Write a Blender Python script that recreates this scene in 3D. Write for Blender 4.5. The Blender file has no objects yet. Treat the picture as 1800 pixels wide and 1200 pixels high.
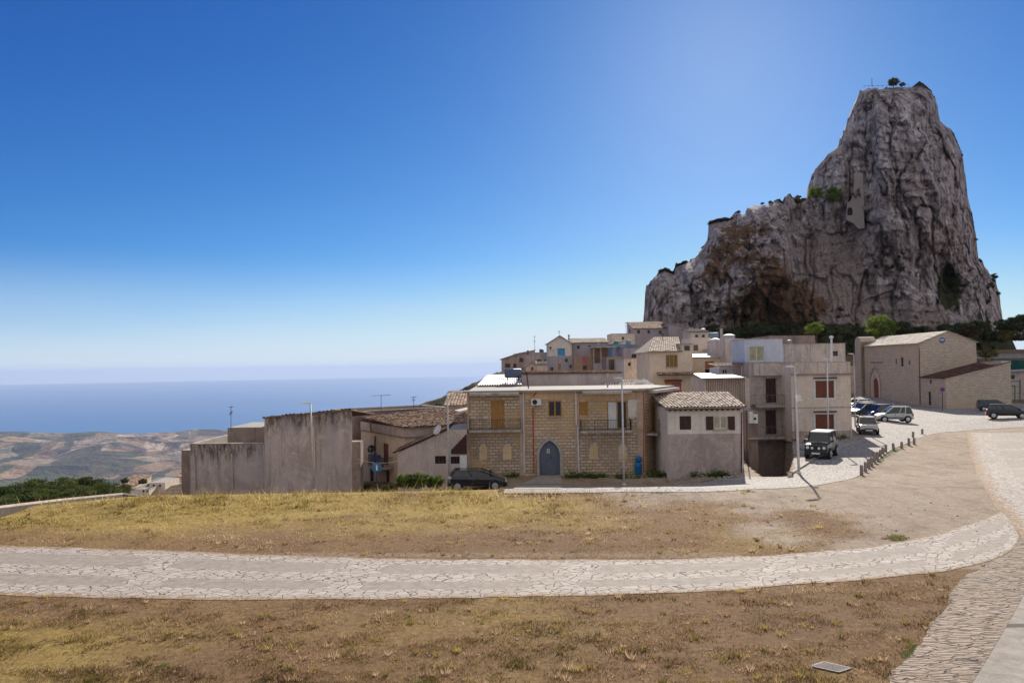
import bpy, math, random
import numpy as np
from mathutils import Vector, Matrix
from mathutils.geometry import tessellate_polygon
random.seed(7); RNG = np.random.default_rng(11)
SC = bpy.context.scene
COL = SC.collection
F = 1300.0; CZ = 6.0
# ------------------------------------------------------------ camera model
_a = math.atan(42/F); _r = math.radians(0.79)
_fw = Vector((0, math.cos(_a), math.sin(_a)))
_r0 = Vector((1,0,0)); _u0 = Vector((0,-math.sin(_a), math.cos(_a)))
_rt = _r0*math.cos(_r) - _u0*math.sin(_r)
_up = _u0*math.cos(_r) + _r0*math.sin(_r)
def ray(px, py): return _fw + _rt*((px-900)/F) - _up*((py-600)/F)
def P(px, py, Y):
    d = ray(px, py); t = Y/d.y
    return Vector((d.x*t, Y, CZ + d.z*t))
def proj(x, y, z):
    x = np.asarray(x, float); y = np.asarray(y, float); z = np.asarray(z, float)-CZ
    dx = x*_rt.x + y*_rt.y + z*_rt.z; du = x*_up.x + y*_up.y + z*_up.z; df = x*_fw.x + y*_fw.y + z*_fw.z
    df = np.where(df < .01, .01, df)
    return 900 + F*dx/df, 600 - F*du/df
# ------------------------------------------------------------ noise
def _h(i, j, k, s):
    n = (i*374761393 + j*668265263 + k*2147483647//7 + s*974634777) & 0xffffffff
    n = ((n ^ (n >> 13))*1274126177) & 0xffffffff
    n = (n ^ (n >> 16)) & 0xffffffff
    return n/4294967295.0
def vnoise(x, y, z=0.0, s=0):
    x, y, z = np.broadcast_arrays(np.asarray(x, float), np.asarray(y, float), np.asarray(z, float))
    xi = np.floor(x).astype(np.int64); yi = np.floor(y).astype(np.int64); zi = np.floor(z).astype(np.int64)
    u = x-xi; v = y-yi; w = z-zi
    u = u*u*(3-2*u); v = v*v*(3-2*v); w = w*w*(3-2*w)
    r = 0
    for a in (0,1):
        for b in (0,1):
            for c in (0,1):
                r = r + _h(xi+a, yi+b, zi+c, s)*(u if a else 1-u)*(v if b else 1-v)*(w if c else 1-w)
    return r
def fbm(x, y, z=0.0, o=4, s=0):
    r = 0; a = .5; t = 0
    for i in range(o):
        r = r + a*vnoise(np.asarray(x)*2**i, np.asarray(y)*2**i, np.asarray(z)*2**i, s+i*17); t += a; a *= .5
    return r/t
def ridged(x, y, z=0.0, o=4, s=0):
    r = 0; a = .5; t = 0
    for i in range(o):
        n = 1-np.abs(2*vnoise(np.asarray(x)*2**i, np.asarray(y)*2**i, np.asarray(z)*2**i, s+i*17)-1)
        r = r + a*n*n; t += a; a *= .5
    return r/t
def facets(x, y, s=0, tilt=1.):
    """piecewise planar cells: every cell has its own offset and slope"""
    xi = np.floor(x).astype(np.int64); yi = np.floor(y).astype(np.int64); best = np.full(x.shape, 1e9); val = np.zeros(x.shape)
    for a in (-1, 0, 1):
        for b in (-1, 0, 1):
            i, j = xi+a, yi+b; cx = i+_h(i, j, i*0, s); cy = j+_h(i, j, i*0+1, s); d = (x-cx)**2+(y-cy)**2
            v = _h(i, j, i*0+2, s)-.5 + tilt*((x-cx)*(_h(i, j, i*0+3, s)-.5)+(y-cy)*(_h(i, j, i*0+4, s)-.5))
            val = np.where(d < best, v, val); best = np.minimum(d, best)
    return val
def ss(x, a, b):
    t = np.clip((np.asarray(x, float)-a)/(b-a), 0, 1); return t*t*(3-2*t)
# ------------------------------------------------------------ materials
_mats = {}
def mat(name, col, rough=.85, metal=0., spec=.3):
    if name in _mats: return _mats[name]
    m = bpy.data.materials.new(name); m.use_nodes = True
    b = m.node_tree.nodes['Principled BSDF']
    b.inputs['Base Color'].default_value = (*col, 1); b.inputs['Roughness'].default_value = rough
    b.inputs['Metallic'].default_value = metal; b.inputs['Specular IOR Level'].default_value = spec
    _mats[name] = m; return m
class NT:
    def __init__(s, m):
        s.m = m; s.t = m.node_tree; s.b = s.t.nodes['Principled BSDF']
    def n(s, typ, **kw):
        nd = s.t.nodes.new('ShaderNode'+typ)
        for k, v in kw.items():
            if k.startswith('i_'):
                key = k[2:]; key = int(key) if key.isdigit() else key.replace('_', ' ')
                if hasattr(v, 'is_output') or isinstance(v, bpy.types.NodeSocket): s.t.links.new(v, nd.inputs[key])
                else: nd.inputs[key].default_value = v
            else: setattr(nd, k, v)
        return nd
    def l(s, a, b): s.t.links.new(a, b)
    def pos(s): return s.n('NewGeometry').outputs['Position']
    def uv(s): return s.n('TexCoord').outputs['UV']
    def obj(s): return s.n('TexCoord').outputs['Object']
    def scale(s, v, sc):
        nd = s.n('Mapping', i_0=v); nd.inputs['Scale'].default_value = sc; return nd.outputs[0]
    def noise(s, v, sc, det=4, rough=.6, dist=0.):
        return s.n('TexNoise', i_Vector=v, i_Scale=sc, i_Detail=det, i_Roughness=rough, i_Distortion=dist).outputs[0]
    def ramp(s, f, pts):
        nd = s.n('ValToRGB', i_0=f); e = nd.color_ramp.elements
        while len(e) < len(pts): e.new(.5)
        for i, (p, c) in enumerate(pts):
            e[i].position = p; e[i].color = (*c, 1) if len(c) == 3 else c
        return nd.outputs[0]
    def rampf(s, f, a, b):
        nd = s.n('MapRange', i_0=f); nd.inputs[1].default_value = a; nd.inputs[2].default_value = b; nd.interpolation_type = 'SMOOTHSTEP'
        return nd.outputs[0]
    def mix(s, f, a, b, mode='MIX'):
        nd = s.n('Mix', data_type='RGBA', blend_type=mode)
        for k, v in ((0, f), (6, a), (7, b)):
            if isinstance(v, bpy.types.NodeSocket): s.l(v, nd.inputs[k])
            else: nd.inputs[k].default_value = v if k == 0 else (*v, 1)
        return nd.outputs[2]
    def math(s, op, a, b=0.):
        nd = s.n('Math', operation=op)
        for k, v in ((0, a), (1, b)):
            if isinstance(v, bpy.types.NodeSocket): s.l(v, nd.inputs[k])
            else: nd.inputs[k].default_value = v
        return nd.outputs[0]
    def col(s, c): s.l(c, s.b.inputs['Base Color'])
    def bump(s, h, d=.02, st=1., prev=None):
        nd = s.n('Bump', i_Height=h); nd.inputs['Distance'].default_value = d; nd.inputs['Strength'].default_value = st
        if prev is not None: s.l(prev, nd.inputs['Normal'])
        s.l(nd.outputs[0], s.b.inputs['Normal']); return nd.outputs[0]
def plaster(name, base, dirt, amt=.5, streak=.6, sc=1., rough=.9, grime=(.05,.045,.04), top=None):
    """weathered render: blotches, vertical run-off streaks, small pits"""
    if name in _mats: return _mats[name]
    base = tuple(min(.76, x*1.05*w) for x, w in zip(base, (1.01, .99, .99))); dirt = tuple(a*.75+b*.25 for a, b in zip(dirt, base)); grime = tuple(x*.30 for x in base)
    m = mat(name, base, rough, spec=.15); k = NT(m); p = k.pos()
    blot = k.rampf(k.noise(k.scale(p, (1,1,.6)), .55*sc, 8, .75, .8), .44, .60)
    fine = k.noise(p, 7*sc, 5, .7)
    st = k.rampf(k.noise(k.scale(p, (3.2*sc, 3.2*sc, .22*sc)), 1., 5, .7, .2), .5, .72)
    c = k.mix(k.math('MULTIPLY', blot, amt), base, dirt)
    c = k.mix(k.math('MULTIPLY', st, streak), c, grime)
    c = k.mix(.35, c, k.ramp(fine, [(.25, tuple(x*.55 for x in base)), (.75, tuple(min(1, x*1.25) for x in base))]))
    lt = k.rampf(k.noise(p, .9*sc, 7, .75, 1.2), .52, .66)
    c = k.mix(k.math('MULTIPLY', lt, .45), c, tuple(min(.85, x*1.35) for x in base))
    pt = k.rampf(k.noise(k.scale(p, (1,1,1.3)), .42*sc, 9, .8, 1.), .585, .60)   # patches of newer, darker mortar
    c = k.mix(k.math('MULTIPLY', pt, .35), c, tuple(x*.62 for x in base))
    if top is not None:   # black lichen runs starting from the wall head
        zz = k.n('SeparateXYZ', i_0=p).outputs[2]; run = k.noise(k.scale(p, (2.2, 2.2, .12)), 1., 6, .75, .2)
        hgt = k.math('SUBTRACT', zz, k.math('SUBTRACT', top, k.math('MULTIPLY', run, 3.2)))
        c = k.mix(k.math('MULTIPLY', k.rampf(hgt, .1, 1.4), k.rampf(k.noise(k.scale(p, (5, 5, 1.2)), 1., 6, .8), .36, .6)), c, (.085,.068,.06))
        c = k.mix(k.math('MULTIPLY', k.rampf(k.noise(k.scale(p, (1,1,.5)), .5, 5, .6, .4), .5, .62), .5), c, (.44,.40,.41))
    k.col(c); k.bump(k.noise(p, 22, 6, .7), .02, .8)
    return m
def bricky(name, c1, c2, mortar, bw, bh, msz=.02, dirt=(.1,.08,.06), damt=.5, off=.5, yellow=None):
    m = mat(name, c1, .92, spec=.15); k = NT(m); u = k.uv(); p = k.pos()
    w = k.n('VectorMath', operation='ADD', i_0=u)
    ns = k.n('TexNoise', i_Vector=u, i_Scale=2.5, i_Detail=2.); sb = k.n('VectorMath', operation='SCALE', i_0=ns.outputs['Color']); sb.inputs[3].default_value = msz*1.6
    k.l(sb.outputs[0], w.inputs[1])
    br = k.n('TexBrick', i_Vector=w.outputs[0], i_Scale=1.)
    br.inputs['Color1'].default_value = (*c1, 1); br.inputs['Color2'].default_value = (*c2, 1); br.inputs['Mortar'].default_value = (*mortar, 1)
    br.inputs['Mortar Size'].default_value = msz; br.inputs['Brick Width'].default_value = bw; br.inputs['Row Height'].default_value = bh; br.offset = off
    br.inputs['Mortar Smooth'].default_value = .3
    blot = k.rampf(k.noise(p, .5, 6, .7, .8), .45, .7)
    c = k.mix(k.math('MULTIPLY', blot, damt), br.outputs['Color'], dirt)
    if yellow:
        c = k.mix(k.math('MULTIPLY', k.rampf(k.noise(p, .33, 3, .5, 1.), .5, .66), .6), c, yellow)
    c = k.mix(.4, c, k.ramp(k.noise(p, 9, 5, .7), [(.25, tuple(x*.5 for x in c1)), (.75, tuple(min(1, x*1.25) for x in c1))]))
    st = k.rampf(k.noise(k.scale(p, (2.8, 2.8, .25)), 1., 5, .7, .2), .55, .8)
    c = k.mix(k.math('MULTIPLY', st, .45), c, dirt)
    k.col(c)
    h = k.math('ADD', k.math('MULTIPLY', br.outputs['Fac'], -1.), k.math('MULTIPLY', k.noise(p, 12, 5, .7), .6))
    k.bump(h, .03, .8)
    return m
def simple(name, base, var=.35, sc=5., rough=.8, bump=.005, metal=0., spec=.3, dirt=None):
    if name in _mats: return _mats[name]
    m = mat(name, base, rough, metal, spec); k = NT(m); p = k.obj()
    c = k.ramp(k.noise(p, sc, 5, .65), [(.3, tuple(x*(1-var) for x in base)), (.7, tuple(min(1, x*(1+var)) for x in base))])
    if dirt: c = k.mix(k.math('MULTIPLY', k.rampf(k.noise(p, sc*.5, 4, .7, 1.), .5, .7), .7), c, dirt)
    k.col(c)
    if bump: k.bump(k.noise(p, sc*4, 4, .6), bump, .6)
    return m
# ------------------------------------------------------------ mesh building
class MB:
    def __init__(s): s.v = []; s.f = []; s.uv = []
    def face(s, pts, uv=None):
        i = len(s.v); s.v += [tuple(p) for p in pts]; s.f.append(tuple(range(i, i+len(pts))))
        s.uv.append(uv if uv else [(0., 0.)]*len(pts)); return s
    def grid(s, pts, nu, nv, uvs=None, flip=False):
        """pts: row-major list nv rows x nu cols"""
        i = len(s.v); s.v += [tuple(p) for p in pts]
        for r in range(nv-1):
            for c in range(nu-1):
                q = (i+r*nu+c, i+r*nu+c+1, i+(r+1)*nu+c+1, i+(r+1)*nu+c)
                if flip: q = q[::-1]
                s.f.append(q); s.uv.append([uvs[j-i] for j in q] if uvs else [(0., 0.)]*4)
        return s
    def box8(s, b, t):
        """b, t: 4 bottom and 4 top points, counter-clockwise seen from above"""
        for q in ((b[3],b[2],b[1],b[0]), (t[0],t[1],t[2],t[3])): s.face(q, [(p[0], p[1]) for p in q])
        for i in range(4):
            j = (i+1) % 4; L = (Vector(b[j])-Vector(b[i])).length
            s.face((b[i], b[j], t[j], t[i]), [(0, b[i][2]), (L, b[j][2]), (L, t[j][2]), (0, t[i][2])])
        return s
    def box(s, x0, x1, y0, y1, z0, z1):
        q = [(x0,y0),(x1,y0),(x1,y1),(x0,y1)]
        return s.box8([(a,b,z0) for a,b in q], [(a,b,z1) for a,b in q])
    def obox(s, c, ax, ay, az):
        c = Vector(c); ax = Vector(ax); ay = Vector(ay); az = Vector(az)
        q = [(-1,-1),(1,-1),(1,1),(-1,1)]
        return s.box8([c+ax*a+ay*b-az for a,b in q], [c+ax*a+ay*b+az for a,b in q])
    def bar(s, p, q, w, h=None):
        p = Vector(p); q = Vector(q); h = h or w; d = (q-p); L = d.length
        if L < 1e-6: return s
        d.normalize(); up = Vector((0,0,1)) if abs(d.z) < .95 else Vector((0,1,0))
        sx = d.cross(up).normalized(); sy = sx.cross(d)
        return s.obox((p+q)/2, sx*w/2, d*L/2, sy*h/2)
    def tube(s, pts, rad, n=8, cap=True):
        pts = [Vector(p) for p in pts]; rad = [rad]*len(pts) if not hasattr(rad, '__len__') else rad
        rings = []
        for i, p in enumerate(pts):
            d = (pts[min(i+1, len(pts)-1)]-pts[max(i-1, 0)]).normalized()
            up = Vector((0,0,1)) if abs(d.z) < .9 else Vector((0,1,0))
            a = d.cross(up).normalized(); b = a.cross(d)
            rings.append([p+(a*math.cos(t)+b*math.sin(t))*rad[i] for t in [2*math.pi*k/n for k in range(n)]])
        i0 = len(s.v)
        for r in rings: s.v += [tuple(p) for p in r]
        for r in range(len(rings)-1):
            for k in range(n):
                a, b = i0+r*n+k, i0+r*n+(k+1) % n
                s.f.append((a, b, b+n, a+n)); s.uv.append([(0,0)]*4)
        if cap:
            s.f.append(tuple(i0+k for k in range(n))[::-1]); s.uv.append([(0,0)]*n)
            s.f.append(tuple(i0+(len(rings)-1)*n+k for k in range(n))); s.uv.append([(0,0)]*n)
        return s
    def lathe(s, c, prof, n=20, ax='z'):
        """prof: (r, h) list"""
        c = Vector(c); i0 = len(s.v)
        for r, h in prof:
            for k in range(n):
                t = 2*math.pi*k/n
                o = (r*math.cos(t), r*math.sin(t), h) if ax == 'z' else ((r*math.cos(t), h, r*math.sin(t)) if ax == 'y' else (h, r*math.cos(t), r*math.sin(t)))
                s.v.append(tuple(c+Vector(o)))
        m = len(prof)
        for r in range(m-1):
            for k in range(n):
                a, b = i0+r*n+k, i0+r*n+(k+1) % n
                s.f.append((a, b, b+n, a+n)); s.uv.append([(0,0)]*4)
        s.f.append(tuple(i0+k for k in range(n))[::-1]); s.uv.append([(0,0)]*n)
        s.f.append(tuple(i0+(m-1)*n+k for k in range(n))); s.uv.append([(0,0)]*n)
        return s
    def build(s, name, m, parent=None, smooth=False):
        me = bpy.data.meshes.new(name)
        o0 = Vector((0,0,0))
        base = parent_world(parent) if parent is not None else o0
        vs = [(v[0]-base[0], v[1]-base[1], v[2]-base[2]) for v in s.v] if parent is not None else s.v
        me.from_pydata(vs, [], s.f)
        uvl = me.uv_layers.new(name='UVMap')
        flat = [c for f in s.uv for p in f for c in (p[0], p[1])]
        uvl.data.foreach_set('uv', flat)
        me.materials.append(m)
        if smooth: me.polygons.foreach_set('use_smooth', [True]*len(me.polygons))
        o = bpy.data.objects.new(name, me); COL.objects.link(o)
        if parent is not None: o.parent = parent
        return o
def parent_world(p):
    v = Vector((0,0,0))
    while p is not None: v += p.location; p = p.parent
    return v
def tag(o, label=None, cat=None, group=None, kind=None):
    if label: o['label'] = label
    if cat: o['category'] = cat
    if group: o['group'] = group
    if kind: o['kind'] = kind
    return o
def thing(name, label, cat, loc, group=None, rz=0.):
    o = bpy.data.objects.new(name, None); COL.objects.link(o); o.location = loc; o.rotation_euler = (0,0,rz)
    o.empty_display_size = .3
    return tag(o, label, cat, group)
def fast_mesh(name, v, f, m, uv=None, smooth=False, nv=4):
    """numpy verts (n,3), faces (k,nv)"""
    me = bpy.data.meshes.new(name); v = np.asarray(v, np.float32); f = np.asarray(f, np.int32)
    me.vertices.add(len(v)); me.vertices.foreach_set('co', v.ravel())
    me.loops.add(f.size); me.loops.foreach_set('vertex_index', f.ravel())
    me.polygons.add(len(f)); me.polygons.foreach_set('loop_start', np.arange(0, f.size, nv, dtype=np.int32))
    me.polygons.foreach_set('loop_total', np.full(len(f), nv, dtype=np.int32))
    me.update(calc_edges=True)
    if uv is not None:
        l = me.uv_layers.new(name='UVMap'); l.data.foreach_set('uv', np.asarray(uv, np.float32)[f.ravel()].ravel())
    if smooth: me.polygons.foreach_set('use_smooth', np.ones(len(f), bool))
    if m: me.materials.append(m)
    return me
def link(name, me, parent=None):
    o = bpy.data.objects.new(name, me); COL.objects.link(o)
    if parent is not None: o.parent = parent
    return o
def attr(me, name, vals):
    a = me.attributes.new(name, 'FLOAT', 'POINT'); a.data.foreach_set('value', np.asarray(vals, np.float32).ravel())
def gridfaces(nu, nv):
    i = (np.arange(nv-1)[:,None]*nu + np.arange(nu-1)[None,:]).ravel()
    return np.stack([i, i+1, i+nu+1, i+nu], 1)
def inpoly(x, y, poly):
    x = np.asarray(x); y = np.asarray(y); r = np.zeros(x.shape, bool); n = len(poly)
    for i in range(n):
        x1, y1 = poly[i]; x2, y2 = poly[(i+1) % n]
        if y1 == y2: continue
        c = ((y1 > y) != (y2 > y)) & (x < (x2-x1)*(y-y1)/(y2-y1)+x1)
        r ^= c
    return r
# ------------------------------------------------------------ camera, sun, sky
cam = bpy.data.cameras.new('camera'); camo = bpy.data.objects.new('camera', cam); COL.objects.link(camo)
cam.sensor_width = 36; cam.lens = 36*F/1800; cam.clip_start = .1; cam.clip_end = 200000
camo.matrix_world = Matrix(((_rt.x,_up.x,-_fw.x,0),(_rt.y,_up.y,-_fw.y,0),(_rt.z,_up.z,-_fw.z,CZ),(0,0,0,1)))
SC.camera = camo
SUN_AZ = math.radians(16.5); SUN_EL = math.radians(26)
sd = Vector((math.sin(SUN_AZ)*math.cos(SUN_EL), math.cos(SUN_AZ)*math.cos(SUN_EL), math.sin(SUN_EL)))
sl = bpy.data.lights.new('sun', 'SUN'); sl.energy = 3.9; sl.angle = math.radians(.5); sl.color = (1, .93, .82)
so = bpy.data.objects.new('sun', sl); COL.objects.link(so); so.rotation_euler = (-sd).to_track_quat('-Z', 'Y').to_euler(); so.location = sd*100
W = bpy.data.worlds.new('World'); SC.world = W; W.use_nodes = True
wt = W.node_tree; bg = wt.nodes['Background']
sk = wt.nodes.new('ShaderNodeTexSky'); sk.sky_type = 'NISHITA'; sk.sun_disc = False
sk.sun_elevation = SUN_EL; sk.sun_rotation = SUN_AZ; sk.altitude = 950; sk.air_density = .8; sk.dust_density = .3; sk.ozone_density = 4.0
sp = wt.nodes.new('ShaderNodeSeparateColor'); cb = wt.nodes.new('ShaderNodeCombineColor'); wt.links.new(sk.outputs[0], sp.inputs[0])
tc = wt.nodes.new('ShaderNodeTexCoord'); va = wt.nodes.new('ShaderNodeVectorMath'); va.operation = 'ADD'; wt.links.new(tc.outputs['Generated'], va.inputs[0]); va.inputs[1].default_value = (0, 0, .018); wt.links.new(va.outputs[0], sk.inputs[0])   # seen from 950 m the horizon lies below eye level
def _wm(op, a, v):
    n = wt.nodes.new('ShaderNodeMath'); n.operation = op; wt.links.new(a, n.inputs[0]); n.inputs[1].default_value = v; return n.outputs[0]
for _c, (_d, _e, _g, _cap) in enumerate(((3.33, 1.75, .95, 3.9), (4.77, 1.28, 2.0, 4.4), (7.8, .85, 4.1, 4.85))):
    wt.links.new(_wm('MINIMUM', _wm('MULTIPLY', _wm('POWER', _wm('DIVIDE', sp.outputs[_c], _d), _e), _g), _cap), cb.inputs[_c])
# pale band of haze low over the horizon
_sz = wt.nodes.new('ShaderNodeSeparateXYZ'); wt.links.new(tc.outputs['Generated'], _sz.inputs[0])
_hz = wt.nodes.new('ShaderNodeMapRange'); _hz.interpolation_type = 'SMOOTHSTEP'; wt.links.new(_sz.outputs[2], _hz.inputs[0])
for _i, _v in enumerate((.155, -.02, 0., .82)): _hz.inputs[_i+1].default_value = _v
_hn = wt.nodes.new('ShaderNodeTexNoise'); _hm = wt.nodes.new('ShaderNodeMapping'); _hm.inputs['Scale'].default_value = (1.2, 1.2, 9); wt.links.new(tc.outputs['Generated'], _hm.inputs[0]); wt.links.new(_hm.outputs[0], _hn.inputs[0]); _hn.inputs['Scale'].default_value = 2.2; _hn.inputs['Detail'].default_value = 5
_hs = wt.nodes.new('ShaderNodeMapRange'); wt.links.new(_hn.outputs[0], _hs.inputs[0])
for _i, _v in enumerate((.25, .75, .72, 1.15)): _hs.inputs[_i+1].default_value = _v
_hp = wt.nodes.new('ShaderNodeMath'); _hp.operation = 'MULTIPLY'; wt.links.new(_hz.outputs[0], _hp.inputs[0]); wt.links.new(_hs.outputs[0], _hp.inputs[1])
_hx = wt.nodes.new('ShaderNodeMix'); _hx.data_type = 'RGBA'; wt.links.new(_hp.outputs[0], _hx.inputs[0]); wt.links.new(cb.outputs[0], _hx.inputs[6]); _hx.inputs[7].default_value = (3.5, 4.0, 4.5, 1)
# bright broken cloud added out of view, behind and above, to lift shaded walls
_sx = wt.nodes.new('ShaderNodeSeparateXYZ'); wt.links.new(tc.outputs['Generated'], _sx.inputs[0])
_nz = wt.nodes.new('ShaderNodeTexNoise'); wt.links.new(tc.outputs['Generated'], _nz.inputs[0]); _nz.inputs['Scale'].default_value = 3.5; _nz.inputs['Detail'].default_value = 7
_ad = wt.nodes.new('ShaderNodeMath'); _ad.operation = 'MULTIPLY_ADD'; wt.links.new(_sx.outputs[2], _ad.inputs[0]); _ad.inputs[1].default_value = .5
_ng = _wm('MULTIPLY', _sx.outputs[1], -1.); wt.links.new(_ng, _ad.inputs[2])
_mr = wt.nodes.new('ShaderNodeMapRange'); _mr.interpolation_type = 'SMOOTHSTEP'; wt.links.new(_ad.outputs[0], _mr.inputs[0]); _mr.inputs[1].default_value = .0; _mr.inputs[2].default_value = .5
_cl = wt.nodes.new('ShaderNodeMapRange'); _cl.interpolation_type = 'SMOOTHSTEP'; wt.links.new(_nz.outputs[0], _cl.inputs[0]); _cl.inputs[1].default_value = .3; _cl.inputs[2].default_value = .55
_mm = wt.nodes.new('ShaderNodeMath'); _mm.operation = 'MULTIPLY'; wt.links.new(_mr.outputs[0], _mm.inputs[0]); wt.links.new(_cl.outputs[0], _mm.inputs[1])
_mx = wt.nodes.new('ShaderNodeMix'); _mx.data_type = 'RGBA'; wt.links.new(_mm.outputs[0], _mx.inputs[0]); wt.links.new(_hx.outputs[2], _mx.inputs[6]); _mx.inputs[7].default_value = (3.6, 3.5, 3.5, 1)
wt.links.new(_mx.outputs[2], bg.inputs[0]); bg.inputs[1].default_value = .1
SC.view_settings.view_transform = 'Standard'; SC.view_settings.look = 'None'; SC.view_settings.exposure = .95; SC.view_settings.gamma = 1
SC.render.engine = 'CYCLES'
SC.cycles.use_denoising = True; SC.cycles.max_bounces = 6; SC.cycles.diffuse_bounces = 4; SC.cycles.glossy_bounces = 2
SC.cycles.transmission_bounces = 3; SC.cycles.volume_bounces = 0; SC.cycles.transparent_max_bounces = 6
SC.cycles.sample_clamp_indirect = 4
# ------------------------------------------------------------ terrain height
_dx = [-40,-12,-5,0,10,14,17,20,200]; _dv = [2.8,2.6,2.1,1.45,1.4,1.1,.6,.45,.45]
def H0(x, y):
    x = np.asarray(x, float); y = np.asarray(y, float)
    z = -np.interp(x, _dx, _dv)*ss(y, 34, 46.5)
    z = z + .16*np.exp(-((y-34.8)/2.2)**2)*ss(x, 12, 7)
    q = (-(x+16)*6 + (y-37)*5)/7.81
    q = np.minimum(q, -(x+9)); q = np.maximum(q, 0)
    z = z - .11*np.minimum(q, 15) - .42*np.clip(q-15, 0, 400)
    z = z - .62*np.clip(y-62, 0, 400)*ss(x, -1, -13)
    z = z + 6.8*ss(y, 60, 130)*ss(x, -4, 5)*(1-ss(x, 30, 46))
    z = z - .35*ss(y, 60, 80)*ss(x, 27, 36) + .75*ss(x, 40, 52)*(1-ss(y, 74, 90))*ss(y, 50, 60)
    z = z + .65*ss(y, 108, 131)*ss(x, 50, 60)
    z = z + 9*ss(y, 140, 235)*ss(x, 38, 70)
    z = z - 30*ss(y, 290, 420)*ss(x, -5, 10)
    return z
PIT = [(14.95,44.2),(15.75,42.9),(23.1,60.2),(23.6,66),(19.,66),(15.6,49.5)]
def H(x, y):
    # sunken yard beside the ramp wall
    x = np.asarray(x, float); y = np.asarray(y, float)
    return H0(x, y) - 4.2*inpoly(x, y, PIT)
def G(px, py, off=0.):
    """where the view ray of a pixel meets the ground"""
    d = ray(px, py); t = 8.0; step = .5; prev = t
    while t < 400:
        x, y, z = d.x*t, d.y*t, CZ+d.z*t
        if z < float(H0(x, y)): break
        prev = t; t += step
    lo, hi = prev, t
    for _ in range(18):
        m = (lo+hi)/2
        if CZ+d.z*m < float(H0(d.x*m, d.y*m)): hi = m
        else: lo = m
    x, y = d.x*hi, d.y*hi
    return Vector((x, y, float(H0(x, y))+off))
ROAD_U = [(-500,942),(-300,948),(-150,953),(0,958),(150,963),(300,968),(450,974),(600,979),(750,982),(900,983),(1050,984),(1200,982),(1350,976),(1450,969),(1550,958),(1640,940),(1700,922),(1745,905),(1768,893)]
ROAD_L = [(-500,1018),(-300,1030),(-150,1040),(0,1046),(150,1050),(300,1052),(450,1054),(600,1054),(750,1052),(900,1049),(1050,1045),(1200,1040),(1350,1032),(1480,1022),(1600,1010),(1690,998),(1740,985),(1778,968),(1792,945)]
STREET_L = [(885,868),(900,868),(930,867),(1000,866),(1150,865),(1250,864),(1330,860),(1410,856),(1460,849),(1512,835),(1560,795),(1600,777),(1640,763),(1700,757),(1850,748),(2050,742)]
STREET_U = [(890,857),(900,857),(930,854),(1030,856),(1150,856),(1235,848),(1290,838),(1391,836),(1395,808),(1400,771),(1470,767),(1497,742),(1497,700),(1560,694),(1850,712),(2050,712)]
BIG_L = [(1700,760),(1706,797),(1713,820),(1725,848),(1736,868),(1752,893),(1775,915),(1800,950),(1840,1000)]
BIG_R = [(1960,756),(2020,790),(2080,820),(2150,850),(2200,880),(2300,915),(2300,950),(2300,990),(2300,1040)]
COB_L = [(1790,952),(1750,985),(1700,1012),(1655,1080),(1600,1145),(1550,1215),(1510,1290)]
COB_R = [(1870,960),(1850,990),(1815,1020),(1778,1085),(1740,1150),(1700,1215),(1660,1290)]
CON_R = [(2300,960),(2300,1000),(2300,1040),(2300,1100),(2300,1160),(2300,1215),(2300,1290)]
def dens(pts, n):
    p = np.array(pts, float); t = np.arange(len(p)); s = np.linspace(0, len(p)-1, n)
    # catmull-rom through the points
    out = []
    for a in s:
        i = min(int(a), len(p)-2); f = a-i
        p0, p1, p2, p3 = p[max(i-1,0)], p[i], p[i+1], p[min(i+2,len(p)-1)]
        out.append(.5*((2*p1)+(-p0+p2)*f+(2*p0-5*p1+4*p2-p3)*f*f+(-p0+3*p1-3*p2+p3)*f**3))
    return out
def strip(name, A, B, n, m, off, mt, label=None, world_uv=False, wob=0., kind='structure', sides=(1, -1)):
    """ruled sheet between two edges given where they lie on the ground"""
    a = [G(*p) for p in dens(A, n)]; b = [G(*p) for p in dens(B, n)]
    u = 0; pts = []; uv = []
    pm = None
    for i in range(n):
        c = (a[i]+b[i])/2
        if pm is not None: u += (c-pm).length
        pm = c
        wv = (a[i]-b[i]).length
        for j in range(m):
            t = j/(m-1); p = a[i].lerp(b[i], t)
            if wob and j in (0, m-1):
                k = (fbm(p.x*.9, p.y*.9, 0, 4, 5)-.5)*wob*(sides[0] if j == 0 else sides[1]); dd = (b[i]-a[i]).normalized(); p = p+dd*k
            pts.append((p.x, p.y, float(H0(p.x, p.y))+off)); uv.append((p.x, p.y) if world_uv else (u, t*wv))
    me = fast_mesh(name, pts, gridfaces(m, n)[:, ::-1], mt, uv)
    # make sure faces look up
    me.update()
    if len(me.polygons) and me.polygons[len(me.polygons)//2].normal.z < 0: me.flip_normals()
    o = link(name, me); tag(o, label, None, None, kind); return o
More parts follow.
